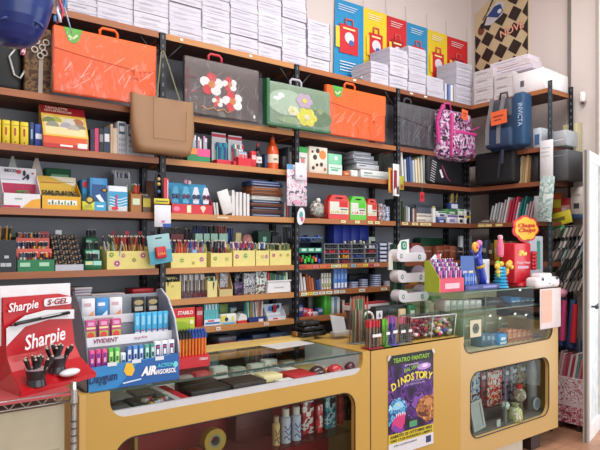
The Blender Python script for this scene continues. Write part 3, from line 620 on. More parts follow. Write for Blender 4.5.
bottle('small black glue bottle with red cap and white label', 260, 142, '#191a1f', '#a02c34', '#dfdfe2', .029)
bottle('large orange paint bottle with brown cap and pale label', 275.8, 134.5, '#e2551c', '#8a3a20', '#ead8c4', .045)
bx('book', 'book', 'dark blue pack beside the orange bottle', 265, 269, 154, T3, '#26355c', (), .1, 3.48)
bx('box', 'box', 'dark case standing right of the orange bottle', 283, 287.5, 156, T3, '#22252e', (), .1, 3.46); bx('binder', 'binder', 'dark upright binder at the right end of the second bay, third board', 288, 293, 147, T3, '#2a2c33', [(.3, .7, .2, .8, '#77706e')], .16, 3.46)
# bay 3
bx('box', 'box', 'tall white box with bright green top behind the hanging eraser cards', 298, 307.5, 147, T3, '#dcdcd8', [(0, 1, .78, 1, '#3fae4c'), (.3, .7, .2, .55, '#c87878'), (.2, .8, .55, .6, '#7a9a8a')], .08, 3.44)
bx('box', 'box', 'white box printed with brown and orange flowers on the third board', 309.5, 327.5, 147, T3, '#e6ddd0', [(.72, .72, 'o', .17, '#e08a4a'), (.3, .6, 'o', .1, '#4a3a30'), (.45, .85, 'o', .09, '#4a3a30'), (.2, .2, 'o', .07, '#3a302a'), (.65, .35, 'o', .08, '#4a3a34'), (.85, .18, 'o', .06, '#a86a3a'), (.4, .32, 'o', .06, '#3a302a'), (.15, .8, 'o', .05, '#4a3a30')], .07, 3.43)
bx('box', 'box', 'mint green and white box beside the flower printed box', 328.5, 342, 154, T3, '#7fc8a4', [(.0, 1, 0, .5, '#cfe6da'), (.55, .8, 'o', .1, '#e9f2ee'), (.2, .7, .2, .28, '#5aa888'), (.1, .9, .32, .36, '#5aa888')], .07, 3.43)
bx('box', 'box', 'small orange box at the front of the third board', 343.5, 350, 171, T3, '#b8562c', [(.2, .8, .3, .7, '#e0a070')], .07, 3.43)
bx('box', 'box', 'small white labelled box beside the small orange box', 351, 358, 170, T3, '#c6ccc4', [(.1, .9, .2, .85, '#dfe9e2')], .07, 3.43)
zz = T3
for k, (x0, x1, h, c) in enumerate(((361, 389, .075, '#d8dedd'), (357, 379, .045, '#b6bac0'), (354, 378, .035, '#7a808a'), (353, 374, .035, '#8d939d'), (354, 371, .025, '#a0a5ae'))):
    s0, s1 = S(x0, 3.46), S(x1, 3.46)
    carton('flat_box', 'box', ['long white translucent box at the bottom of the grey box stack', 'light grey flat box directly on the long white box', 'grey flat box third from below in the stack of boxes', 'grey flat box with pale print near the top of the stack', 'smallest pale grey box topping the stack'][k], (s0, 3.46, zz), s1-s0, .16, h, c, [(.1, .8, .3, .45, '#9fb4ae' if k == 0 else '#c9ced6'), (.1, .4, .6, .75, '#7d9088' if k == 0 else '#5b606a')]); zz += h+.001
s0 = S(345, 3.56)
bx('box', 'box', 'green and dark box behind the small labelled box', 352, 361, 165, T3, '#4a7a3a', (), .06, 3.54)
bx('binder', 'binder', 'dark grey green upright folder beside the post, third board', 379, 391, 147, T3, '#4a4f4a', (), .12, 3.6)
# bay 4: file folders
FC = ['#7b8280', '#8a928e', '#e2e2de', '#c9cdd0', '#2e4678', '#5a78b0', '#c6ccd2', '#e0dccc', '#e6d6a6', '#cfd2cc', '#b7bcb8', '#8d9694', '#3f7a70', '#dfe2e0', '#8a9094']
for k, c in enumerate(FC):
    x0 = 397+k*2.75; s0 = S(x0, 3.44); h = [.25, .26, .26, .2, .22, .23, .2, .21, .23, .24, .26, .27, .2, .24, .25][k]
    book('file_folder', 'folder', 'upright file folder in the leaning row right of the hanging price pack', s0, 3.44, T3, .019, .2, h, c, 'upright file folders in the corner bay', lean=-.06-.01*(k % 3))
# wing, third board
for k, c in enumerate(['#5a5c60', '#8f9295', '#b9a888', '#a98a5c', '#c2a880', '#8a6f4c']):
    y0 = P(513.5+k*2.7, 4.66); book('file_folder', 'folder', 'brown or grey folder leaning below the blue backpack', 4.66, y0, T3, .022, .2, .25-.01*(k % 2), c, 'folders below the blue backpack', lean=.10, rz=-math.pi/2)

# ---------------------------------------------------------------- fourth board (T4)
for x0, x1, yt, l in ((-3, 28, 150, 'left of the two pale triangular set squares behind the scissor display'), (20, 53, 151, 'right of the two pale triangular set squares behind the scissor display')):
    p = 3.62; s0, s1 = S(x0, p), S(x1, p); w = s1-s0; h = Z(x0, yt, p)-T4; o = thing('set_square', l, 'set square', (s0, p, T4))
    out = [(0, 0), (w, 0), (w/2, h)]; inn = [(w*.28, h*.14), (w*.72, h*.14), (w/2, h*.62)]
    b = B(); m = M('#8d958c' if x0 < 10 else '#a89a8c', .3)
    for i in range(3): j = (i+1) % 3; b.prism([out[i], out[j], inn[j], inn[i]], 0, .004, m)
    obj('frame', b, o); obj('clear_centre', B().prism(inn, .001, .003, M('#6f766f', .3)), o)
def counter_display(label, x0, x1, yt, zb, body, head, p=3.42, d=.12, fh=.3, name='display_box', lip=None, cat='display'):
    s0, s1 = S(x0, p), S(x1, p); w = s1-s0; h = Z((x0+x1)/2, yt, p+d)-zb
    o = thing(name, label, cat, (s0, p, zb)); m = M(lip or body, .5)
    b = B().box(0, w, 0, .003, 0, h*fh, m).box(.003, w-.003, .003, d, 0, .004, m)
    for x in (0, w-.003): b.sprism([(0, 0), (d, 0), (d, h*.8), (d*.8, h*.8), (0, h*fh)], x, x+.003, m)
    obj('tray', b, o)
    b = B().box(0, w, d, d+.004, 0, h, M(head, .5)); obj('header_card', b, o)
    return o, w, h, s0
o, w, h, s0 = counter_display('white and magenta scissor display at the left end of the fourth board', 3, 41, 168, T4, '#dfe0e6', '#e3e3ea', lip='#dcdce2', fh=.34)
b = B(); b.M = Matrix.Translation((0, .119, 0)); b.q(0, w, h*.34, h*.62, M('#b3184a')).q(w*.05, w*.55, h*.7, h*.715, M('#9a9ab0'), -.002)
for sgn in (-1, 1): b.tube([(w*(.72+.05*sgn+.02*math.cos(a*.785))+0, -.004, h*.83+.014*math.sin(a*.785)-.01*sgn) for a in range(8)], .004, M('#2a3050'), 5, True)
b.strip([(w*.62, -.003, h*.72), (w*.78, -.003, h*.83)], .01, .002, M('#30385a'))
obj('printed_back', b, o)
obj('lettering', B().text('BECO', w*.30, h*.885, .016, M('#23262e'), .113, .062, bold=.03), o)
b = B().ell(w*.52, h*.9, .012, .012, M('#c4343c'), .114).ell(w*.9, h*.88, .006, .006, M('#c4343c'), .114); obj('logo_dot', b, o)
b = B(); b.add([(w*.5, -.001, .003), (w*.98, -.001, .003), (w*.98, -.001, h*.24), (w*.75, -.001, h*.2)], [(0,1,2,3)], M('#dfa22c')); b.q(0, w*.45, 0.002, h*.06, M('#b3184a')).q(w*.3, w*.5, h*.2, h*.23, M('#8a9a8a')); obj('front_print', b, o)
for k in range(5): thing('scissors', 'green handled small scissors standing in the white and magenta display', 'scissors', (s0+w*.42+k*.012, 3.47+.01*(k % 2), T4+.006), 0, 'green scissors in the display', B().strip([(0, 0, 0), (.002, 0, .07)], .006, .002, M('#b9bcc0', .3, .7)).tube([(.002+.008*math.cos(a), 0, .083+.012*math.sin(a)) for a in [x*.9 for x in range(7)]], .003, M('#3f9a4c'), 5, True))
bx('box', 'box', 'dark green box standing behind the yellow display', 46, 71, 168.5, T4, '#24583a', [(.2, .9, .80, .86, '#6aa07a')], .08, 3.60)
o, w, h, s0 = counter_display('yellow display box full of small brown clips beside the scissor display', 41.5, 81.5, 177, T4, '#d9a91f', '#dcb233', lip='#dba51c', fh=.38)
b = B(); b.M = Matrix.Translation((0, .119, 0)); b.add([(w*.3, -.001, h), (w, -.001, h*.72), (w, -.001, h)], [(0,1,2)], M('#e6dfc4')).q(w*.1, w*.6, h*.8, h*.83, M('#b5702a')).q(w*.6, w*.95, h*.84, h*.86, M('#8a8a7a')); obj('printed_back', b, o)
b = B().q(w*.15, w*.88, h*.13, h*.27, M('#e7e6df')); 
for k in range(9): b.q(w*(.17+.078*k), w*(.21+.078*k), h*.14, h*(.2+.05*((k*3) % 2)), M(['#3a7a4a', '#2f5a3a', '#70a060'][k % 3]), -.002)
obj('front_print', b, o)
for k in range(22):
    thing('sharpener', 'small olive brown clip piled in the yellow display box', 'clip', (s0+.02+(k % 11)*(w-.04)/10, 3.44+.035*(k//11), T4+.05+.018*(k//11)), R.uniform(-.5, .5), 'brown clips in the yellow display', B().rbox(-.008, .008, 0, .02, 0, .035, .003, M(R.choice(['#5a4a22', '#7a6a2c', '#3a3420', '#8a7838']), .4)).ball((0, .01, .038), .007, M('#2a2820'), 6))
bx('box', 'box', 'blue box with a red oval and a white pointed shape, fourth board', 82, 101, 180, T4, '#2c74a8', [(.2, .85, 'o', .1, '#cf2c3c'), (.5, .95, .2, .75, '#1f4a80'), (.05, .45, .55, .72, '#3f9ad0')], .10, 3.50)
o = bx('box', 'box', 'blue box with slanting white mouse shape and black diamond, fourth board', 90, 107.5, 178, T4, '#3c86bc', [(.1, .9, .12, .8, '#1f4c86')], .06, 3.44)
b = B(); b.add([(x, -.004, z) for x, z in [(.03, .09), (.055, .1), (.085, .055), (.075, .045), (.055, .06)]], [(0,1,2,3,4)], M('#dbe6ef')).add([(x, -.004, z) for x, z in [(.055, .125), (.085, .11), (.11, .125), (.085, .14)]], [(0,1,2,3)], M('#2a2a22')).ell(.083, .125, .010, .007, M('#c9942c'), -.005); obj('front_print', b, o)
o = bx('box', 'box', 'yellow and light blue low box with black diamond in front of the blue boxes', 82.5, 106, 201.5, T4, '#d3d24a', [(.5, 1, 0, 1, '#3b9cc8'), (.1, .4, .3, .6, '#a8a830'), (.6, .9, .4, .6, '#d7e6ee')], .03, 3.405)
b = B().add([(x, -.004, z) for x, z in [(.005, .06), (.04, .035), (.075, .06), (.04, .088)]], [(0,1,2,3)], M('#33301f')).ell(.04, .061, .016, .014, M('#c7b13a'), -.005); obj('front_print', b, o)
o = bx('pen_tin', 'box', 'white box with blue waves and red oval logo, fourth board', 108.5, 127.5, 186, T4, '#dde3ea', [(0, 1, .2, .78, '#3c9cc8')], .09, 3.42)
b = B(); w = .118
for k in range(4): b.strip([(w*(.05+.15*j), -.003, .028+.017*k+.007*math.cos(j*1.1-.4)) for j in range(7)], .005, .0006, M('#d8eaf2'))
b.strip([(w*.42, -.004, .1), (w*.38, -.004, .055), (w*.42, -.004, .02)], .012, .001, M('#b03a78')); b.ell(w*.32, .018, .02, .011, M('#cf2c3c'), -.005); obj('front_print', b, o)
s0, s1, h = tray('clear tall pen cup behind the blue wave box', 114, 131, 178, T4+.0, '#8d9098', .05, 3.56, 'pen_cup')
pencils('pen', 'pen', 'silver or violet pen in the tall cup behind the blue wave box', 'silver pens behind the blue wave box', 9, s0+.01, s1-.01, 3.57, 3.60, T4+.1, .16, ['#c8c8d2', '#6a5a8a', '#a9a4ba', '#3a3450', '#e2e2e8'], tilt=.1)
b0 = [(.05, .28, .1, .9, '#c49a60'), (.4, .6, .1, .9, '#c89c62'), (.7, .95, .1, .9, '#c49a60'), (.1, .9, .45, .75, '#c6d8b8')]
s0, s1, h = tray('brown slatted pencil holder with red pencils beside the hanging key rings', 131, 141.5, 194, T4, '#a4703c', .06, 3.42, 'pencil_holder')
thing('paper_label', 'pale green label on the brown slatted pencil holder', 'label', (s0, 3.4185, T4), 0, None, B().q(.01, s1-s0-.01, h*.4, h*.75, M('#c9d8bb'), 0))
pencils('pencil', 'pencil', 'red, green or wooden pencil fanned in the brown slatted holder', 'pencils fanned in the brown holder', 9, s0+.012, s1-.012, 3.435, 3.46, T4+.01, .165, ['#c03828', '#3f7a3a', '#c88a50', '#d04a30', '#8a3a28'], tilt=.28)
s0, s1, h = tray('small dark pencil cup with yellow label behind the hanging key rings', 143, 150.5, 197, T4, '#6c5a4a', .05, 3.43, 'pencil_cup')
thing('paper_label', 'yellow strip on the small dark pencil cup', 'label', (s0, 3.4285, T4), 0, None, B().q(0, s1-s0, h*.35, h*.9, M('#c3b44a'), 0))
pencils('pen', 'pen', 'grey pen in the small dark cup near the post', 'grey pens in the small dark cup', 5, s0+.008, s1-.008, 3.44, 3.46, T4+.01, .1, ['#77787e', '#a8a8b0', '#3a3a44'], tilt=.06)
bx('book', 'book', 'brown upright notebook against the post, fourth board', 146, 155, 181, T4, '#5b3a2c', (), .03, 3.55)
# sunglasses display
o, w, h, s0 = counter_display('bright blue display of small children sunglasses on a red base', 171.5, 213, 184, T4, '#2f9bd0', '#3aa6d8', p=3.42, d=.10, fh=.30, lip='#c8303c')
b = B(); b.M = Matrix.Translation((0, .099, 0)); b.q(0, w, h*.5, h*.9, M('#4ab0dc')); b.tube([(w*.1+w*.4*k/6, 0, h+.05*math.sin(k*math.pi/6)) for k in range(7)], .002, M('#a05060'), 4); obj('printed_back', b, o)
b = B().ell(w*.12, h*.15, .022, .016, M('#e27aa0')).q(w*.36, w*.46, h*.04, h*.27, M('#e6dcb8'), -.0015).ell(w*.75, h*.2, .02, .014, M('#e3c9b0')).add([(w*.75-.02, -.003, h*.2), (w*.75, -.003, h*.03), (w*.75+.02, -.003, h*.2)], [(0,1,2)], M('#e3c9b0')); obj('front_print', b, o)
o2 = thing('toy_bow', 'pink and white bow sitting on the blue sunglasses display', 'toy', (s0+w*.5, 3.50, T4+h)); obj('ribbon', B().ball((-.012, 0, .01), .016, M('#e0a8c0'), 8, (1, .5, 1)).ball((.014, 0, .006), .016, M('#e9dce4'), 8, (1, .5, 1)), o2); obj('knot', B().ball((0, -.005, .008), .008, M('#c84a80'), 8), o2)
for k in range(4):
    x = w*(.13+.245*k); oo = thing('sunglasses', ['blue', 'pink'][k % 2]+' framed child sunglasses, '+['first', 'second', 'third', 'last'][k]+' pair from the post in the blue display', 'sunglasses', (s0+x, 3.44, T4+h*.34), 0, None)
    lens = M('#1c1e3a', .15); fr = M(['#28407a', '#8a2a60', '#28407a', '#a02a5a'][k], .3)
    obj('card', B().prism([(-.02, 0), (.02, 0), (.026, .06), (.012, .11), (-.012, .11), (-.026, .06)], .004, .007, M(['#4a9ac0', '#5aa6c8', '#d0d6e2', '#e0dce4'][k])), oo)
    for sg in (-1, 1): obj('lens', B().ell(sg*.015, .045, .011, .012, lens, -.006, -.002), oo); 
    b = B()
    for sg in (-1, 1): b.tube([(sg*.015+.013*math.cos(a*.785), -.003, .045+.014*math.sin(a*.785)) for a in range(8)], .0025, fr, 5, True)
    b.tube([(-.004, -.003, .048), (.004, -.003, .048)], .002, fr, 5); obj('frame', b, oo)
for k, (x0, yt, ln) in enumerate([(214.5, 203, .12), (217, 203, .1), (220.5, 191, .28), (232, 190, -.0), (236, 192, .0), (239.5, 192, .0), (243.5, 193, 0), (247, 194, 0)]):
    s0 = S(x0, 3.44)
    if k in (0, 1): book('notebook', 'notebook', 'small pale leaning notebook right of the sunglasses display', s0, 3.44, T4, .014, .1, .085, '#c2c0be', 'small pale notebooks', lean=-ln)
    elif k == 2:
        for j in range(2): b = B(); b.M = Matrix.Rotation(-.32, 4, 'Y'); b.rbox(0, .085 if j == 0 else .07, 0, .012, 0, .165-.03*j, .002, M('#d9d8d8' if j == 0 else '#cccbcd', .6), 1); thing('notebook', ['large white notebook leaning to the left on the fourth board', 'white notebook leaning just right of the largest leaning one'][j], 'notebook', (s0+.02+.075*j, 3.43+.02*j, T4), 0, None, b)
    else: book('exercise_book', 'book', 'slim white upright booklet beside the calculator stack', S(x0, 3.44), 3.44, T4, .02, .14, Z(x0, yt, 3.44)-T4, '#d6d5d6', 'slim white booklets')
# stacked dark blue and brown trays
s0, s1 = S(251.5, 3.43), S(283, 3.43); w = s1-s0
cl = [('#1f2a48', .022), ('#5a3226', .03), ('#23304e', .018), ('#6a3c28', .024), ('#263455', .022), ('#d6d8d0', .030), ('#7a4526', .024), ('#8a5028', .024), ('#9a5c2c', .018), ('#2a3a66', .02), ('#31508a', .014)]
z = T4
for k, (c, h) in enumerate(cl):
    i = .006*(k % 3)
    carton('glasses_case', 'case', ['lowest navy', 'dark brown', 'navy', 'brown', 'navy', 'white banded', 'tan brown', 'orange brown', 'light brown', 'dark blue', 'top blue'][k]+' flat case, number '+['one', 'two', 'three', 'four', 'five', 'six', 'seven', 'eight', 'nine', 'ten', 'eleven'][k]+' from below in the navy and brown stack', (s0+i, 3.43+i, z), w-2*i, .14, h, c, [(.05, .9, .3, .6, '#2c2220' if k in (1, 3, 6, 7) else '#8a93a8')] if k != 5 else [(.1, .9, .35, .5, '#8f9698')]); z += h+.001
for k in range(3): book('notebook', 'notebook', 'thin book squeezed between the case stack and the post', S(284+2.6*k, 3.5), 3.5, T4, .018, .12, .12-.01*k, ['#a9adb6', '#b8474a', '#5a6a7a'][k], 'thin books beside the case stack')
# bay 3, fourth board
o = thing('gift_pack', 'round clear wrapped pack with brown ribbon, fourth board', 'gift', (S(320, 3.46), 3.50, T4))
obj('body', B().ball((0, 0, .075), .075, PAT(['#8a8f86', '#b0b4ac', '#6a5a50', '#c8c4c0'], 18, .2), 16, (.95, .6, 1)), o); obj('clear_wrap', B().ball((0, -.004, .077), .082, FILM, 16, (1, .62, 1.0)), o)
obj('ribbon', B().tube([(-.075, -.03, .03), (-.03, -.055, .015), (.03, -.055, .02), (.08, -.03, .05)], .008, M('#5a2a24'), 6).ball((-.01, -.03, .145), .02, M('#e4dede'), 8), o)
def kidcase(label, x0, x1, yt, col, lc):
    p = 3.43; s0, s1 = S(x0, p), S(x1, p); w = s1-s0; h = Z((x0+x1)/2, yt, p)-T4; o = thing('carry_case', label, 'carry case', (s0, p, T4)); m = M(col, .35, coat=.3)
    hole = rrect(w*.32, w*.68, h*.84, h*.9, .008, 4)
    pts = [(0, .01), (.01, 0), (w-.01, 0), (w, .01), (w, h*.72)]+[(w*.86, h*.96), (w*.8, h), (w*.2, h), (w*.14, h*.96), (0, h*.72)]
    obj('body', panel([pts, hole[::-1]], 0, .05, m), o)
    b = B(); b.q(w*.06, w*.94, h*.22, h*.72, M('#d9dcd2'), -.0015).q(w*.5, w*.92, h*.5, h*.72, M(col), -.0025).q(w*.55, w*.9, h*.40, h*.44, M('#3a4a3a'), -.003)
    for k in range(8): b.q(w*(.1+.1*k), w*(.16+.1*k), h*.26, h*(.32+.04*(k % 2)), M(lc[k % len(lc)]), -.003)
    obj('paper_label', b, o)
kidcase('red carry case with cut-out handle beside the round wrapped pack', 328.5, 349.5, 195, '#cf2a26', ['#a8b84a', '#c8d060', '#e0a0a0'])
kidcase('lime green carry case with cut-out handle between two red ones', 350, 366.5, 196.5, '#58c02c', ['#c04040', '#e0b0a0', '#d06a50'])
kidcase('red carry case with cut-out handle right of the green one', 367, 377, 199, '#c8301f', ['#e0a060', '#e6c8a0'])
for k in range(3): thing('blister_pack', 'crumpled clear pack in the heap beside the post, fourth board', 'pack', (S(378.5+4.4*k, 3.46), 3.46, T4), .2*k-.2, 'clear packs heaped beside the post', B().rbox(0, .045, 0, .03, 0, .15-.01*k, .01, PAT([['#5a4a48', '#8a8a90', '#b05a4a', '#c9cdd4'], ['#4a5060', '#a0a6b4', '#7a7f8c', '#c4c9d2'], ['#3a5a9a', '#c6d2e4', '#dfe4ec', '#6a8ac0']][k], 40, .25)))
for k, c in enumerate(['#3a4440', '#7a8a4a', '#2c3430', '#4a5a48', '#9aa0a4', '#dcdcdc', '#28304a', '#c9c0b8', '#8a5a50']):
    s0 = S(397+2.3*k, 3.44); book('book', 'book', 'thin upright book in the row right of the post, fourth board', s0, 3.44, T4, .016, .15, [.2, .19, .18, .13, .14, .13, .13, .12, .12][k], c, 'thin books right of the post')
thing('price_tag', 'red paper tag hanging under the third board of the corner bay', 'tag', (S(420, 3.395), 3.395, 1.885), 0, None, B().box(0, .055, 0, .002, 0, .085, M('#c8303c', .5)).q(.012, .04, .03, .055, M('#8a2028')).tube([(.028, .001, .085), (.03, .003, .14)], .0015, M('#8a8a8a'), 4))
z = T4
for k, (x0, x1, h, c) in enumerate([(416, 432, .05, '#d6cfc2'), (417, 432, .03, '#c6c0b8')]): carton('flat_box', 'box', ['cream low box at the foot of the small stack left of the tube', 'thinner grey cream box on the low cream box'][k], (S(x0, 3.44), 3.44, z), S(x1, 3.44)-S(x0, 3.44), .12, h, c, [(.1, .6, .3, .5, '#8a8078')]); z += h+.001
bx('frame', 'picture frame', 'grey framed box standing behind the cream boxes', 416, 433, 205, T4, '#5b6272', [(.1, .9, .15, .85, '#868d9c')], .02, 3.6)
o = thing('glue_tube', 'white upright tube with yellow green cap, fourth board', 'tube', (S(435, 3.46), 3.48, T4)); obj('body', B().cyl((0, 0, 0), (0, 0, .135), .022, .022, M('#dcdcd8', .3), 16), o); obj('cap', B().cyl((0, 0, .135), (0, 0, .155), .018, .016, M('#a8a870'), 14), o)
TB = [(438, 446, 0, .055, '#3a4a8a', 'navy'), (438, 447, .056, .055, '#e3e3e6', 'white'), (447.5, 458, 0, .085, '#e0e0e6', 'white and blue'), (447.5, 458, .086, .05, '#5a8a5a', 'green topped'), (458.5, 464.5, 0, .085, '#e4e2e2', 'white cross printed'), (458.5, 464.5, .086, .055, '#d8dcd8', 'pale green'), (465, 471, 0, .085, '#e6e4e4', 'white'), (465, 471, .086, .055, '#e0e0de', 'white with grey mark')]
for k, (x0, x1, dz, h, c, l) in enumerate(TB): carton('small_box', 'box', l+' small box, '+('lower' if dz == 0 else 'upper')+' row, '+['beside the white tube', 'beside the white tube', 'under the green topped box', 'on the white and blue box', 'third from the tube', 'third from the tube', 'nearest the inner corner', 'nearest the inner corner'][k], (S(x0, 3.45), 3.45, T4+dz), S(x1, 3.45)-S(x0, 3.45)-.003, .09, h, c, [(0, 1, .7, .95, ['#8a9ac8', '#3a8a5a', '#7a6aa8', '#3a7a4a', '#2a2a2e', '#4a9a5a', '#c8b03a', '#8a8a94'][k]), (.2, .7, .15, .5, ['#c8d0e6', '#3a4a7a', '#8a86c0', '#c8d8c8', '#2a2a30', '#dfe6dc', '#3a3a44', '#3a3a44'][k])])
s0, s1 = S(450, 3.47), S(459, 3.47)
carton('box', 'box', 'small blue and white box holding yellow pencils on top of the boxes', (s0, 3.47, T4+.14), s1-s0, .05, .06, '#2c3f78', [(.15, .85, .1, .8, '#cfd6e6')])
pencils('pencil', 'pencil', 'yellow pencil slanting out of the small blue box', 'yellow pencils in the small blue box', 4, s0+.02, s1-.01, 3.48, 3.51, T4+.15, .14, ['#d8b838'], tilt=.3)
# wing fourth board
for k in range(4): 
    y = 3.36-.10*0; thing('magazine', 'flat magazine lying in the inner corner, fourth board', 'magazine', (4.66, 3.36-.02*k, T4+.009*k), -math.pi/2, 'flat magazines in the inner corner', B().box(0, .22-.02*k, 0, .2, 0, .008, M(['#b8a888', '#3a3a3e', '#c6c2ba', '#8a7a5a'][k])))
FW = ['#b8bcc0', '#d0d2d6', '#a8acb0', '#c6c6cc', '#b9a9ac', '#d8d8dc', '#c83c50', '#b02c44', '#d0506a', '#c4c8cc', '#1f6a68', '#2a7a74', '#a8b0b8', '#b8929c', '#c0a0a8', '#8a8f98']
for k, c in enumerate(FW):
    y0 = P(489+k*2.85, 4.66); book('document_folder', 'folder', {'#c83c50': 'red', '#b02c44': 'red', '#d0506a': 'red', '#1f6a68': 'teal', '#2a7a74': 'teal'}.get(c, 'clear or pale')+' plastic folder leaning on the wing behind the lollipop sign', 4.66, y0, T4, .012, .2, [.17, .19, .2, .19, .22, .24][k % 6]+(.04 if 5 < k < 9 else 0), c, {'#c83c50': 'red', '#b02c44': 'red', '#d0506a': 'red', '#1f6a68': 'teal', '#2a7a74': 'teal'}.get(c, 'pale')+' folders on the wing', lean=.22, rz=-math.pi/2)

# ---------------------------------------------------------------- fifth board (T5)
PINKF, GRNF, OLF = '#d66a9a', '#a8c860', '#b0a860'
# far left: dark organiser with yellow pens
s0, s1, h = tray('dark stepped pen organiser at the left end of the fifth board', -6, 16.5, 240, T5, '#2c3238', .16, 3.41, 'pen_organiser')
w = s1-s0
o = thing('pen_rack', 'tall dark divided pen rack behind the stepped organiser, far left', 'pen holder', (s0, 3.50, T5+.0)); 
b = B().box(0, w, .07, .075, .0, .24, M('#20252a')); b.box(0, .003, .0, .07, .11, .24, M('#20252a')); obj('frame', b, o)
for k in range(3): obj('price_label', B().q(w*(.28+.25*(k % 2))-.0, w*(.28+.25*(k % 2))+.025, .03-.0+.035*k*0+.0, .05, M('#b9bcc2'), -.0925) if k < 2 else B().q(w*.45, w*.45+.022, .075, .09, M('#b9bcc2'), -.0925), o)
pencils('pen', 'pen', 'dark pen standing in the stepped organiser at the far left', 'dark pens in the far left organiser', 14, s0+.01, s1-.01, 3.43, 3.52, T5+.02, .15, [('#23282e', '#1b1f24'), ('#3a3f46', '#20242a'), ('#2a3a4a', '#1c2a3a')], tilt=.05)
pencils('pen', 'pen', 'yellow pen fanned in the rack at the far left, fifth board', 'yellow pens at the far left', 8, s0+w*.25, s1-.01, 3.52, 3.56, T5+.10, .15, [('#d8a034', '#c88a24'), ('#e0b048', '#5a4020')], r=.005, tilt=.2)
# green marker display
def steps(label, x0, x1, ytop, col, rowcol, n=3, d=.16, hfront=.065, p=3.41, name='marker_display', fr=None, lab=None):
    s0, s1 = S(x0, p), S(x1, p); w = s1-s0; H = Z((x0+x1)/2, ytop, p+d)-T5
    o = thing(name, label, 'display', (s0, p, T5)); b = B()
    for k in range(n):
        y = d*k/n; hh = hfront+(H*.78-hfront)*k/max(1, n-1); b.box(0, w, y, y+.004, 0, hh, M(rowcol if k or not fr else fr, .5))
    b.box(0, w, d-.003, d, 0, H*.9, M(col)).box(-.003, 0, 0, d, 0, hfront*1.3, M(col)).box(w, w+.003, 0, d, 0, hfront*1.3, M(col)); obj('stand', b, o)
    if lab:
        b = B()
        for (u0, u1, v0, v1, c) in lab: b.q(w*u0, w*u1, v0, v1, M(c), -.002)
        obj('price_label', b, o)
    return s0, s1, w, H
s0, s1, w, H = steps('green and coral stepped marker display, fifth board at left', 18, 54, 229, '#2a5a3c', '#d8604f', fr='#1f7a4c', lab=[(.05, .33, .028, .05, '#a8d8b8'), (.58, .86, .028, .05, '#a8d8b8')])
for k, (zz, yy) in enumerate(((.055, 3.425), (.115, 3.48), (.165, 3.535))):
    pencils('marker', 'marker', 'stubby mixed colour marker in the green and coral display', 'markers in the green and coral display', 13, s0+.012, s1-.012, yy, yy+.02, T5+zz-.05, .100, [('#1f2a3a', '#e0a034'), ('#d8604f', '#2a3040'), ('#d0d4da', '#3a4a6a'), ('#3a3040', '#c8402f'), ('#c9a83a', '#1f1f28'), ('#7a2a34', '#1f2430')], r=.0065, tilt=.1)
thing('price_card', 'dark card with red edge on top of the marker display', 'card', (s0+w*.1, 3.555, T5+.17), 0, None, B().box(0, w*.55, 0, .003, 0, .05, M('#6a2634')).q(w*.12, w*.45, .03, .05, M('#6f86a8')).q(0, w*.55, 0, .02, M('#8a2c38')))
o = thing('price_card', 'small red square card rising behind the marker display', 'card', (s0+w*.72, 3.54, T5+.15), 0, None, B().box(0, .055, 0, .003, 0, .075, M('#a8303a')).q(.02, .026, .01, .03, M('#e0d0cc'), -.002))
# black and gold pen display
s0, s1, w, H = steps('black pen display with gold lettered rows beside the green display', 55.5, 83.5, 233, '#1a1b20', '#17171c', n=6, d=.14, hfront=.035, fr='#b9bcc8')
for k in range(6):
    for j in range(9):
        thing('gel_pen', 'black pen with gold marking lying in the black display', 'pen', (s0+.008+j*(w-.022)/8, 3.418+.0233*k, T5+.035+.030*k+.002*(j % 3)), R.uniform(-.3, .3), 'black and gold pens in the black display', B().rbox(-.007, .007, -.004, .004, -.01, .022, .003, M('#1c1b20', .3)).q(-.006, .006, .002+.006*(j % 3), .007+.006*(j % 3), M('#a88058'), -.0052).q(-.005, .004, .014, .017, M('#8a6a4c'), -.0052))
thing('price_card', 'white price card topping the black and gold display', 'card', (s0+w*.22, 3.55, T5+.2), 0, None, B().box(0, .035, 0, .002, 0, .035, M('#d6d9dc')))
# green boxes
s0, s1 = S(84.5, 3.42), S(101.5, 3.42)
GB = [('front', 3.42, 0, .085), ('second', 3.49, .0, .15), ('rear', 3.56, .0, .225)]
for k, (nm, p, dz, h) in enumerate(GB):
    a, c = S(84.5+k*.5, p), S(102-k*2, p); w = c-a
    carton('green_box', 'box', nm+' dark green pen box of the three rising steps beside the black display', (a, p, T5), w, .065, h-.03, '#1b6a46', [(.06, .46, .55, .92, '#cfd8a0' if k == 0 else '#8fd0b8'), (.5, .96, .5, .95, '#9fd8cc' if k < 2 else '#1b6a46')])
    pencils('pen', 'pen', 'dark pen standing in the '+nm+' dark green box', 'pens in the '+nm+' green box', 7, a+.01, c-.01, p+.015, p+.05, T5+h-.10, .115, [('#1d2a28', '#1a2220'), ('#24403a', '#1a2f2c'), ('#3a2a3a', '#2a1f2a')], tilt=.12)
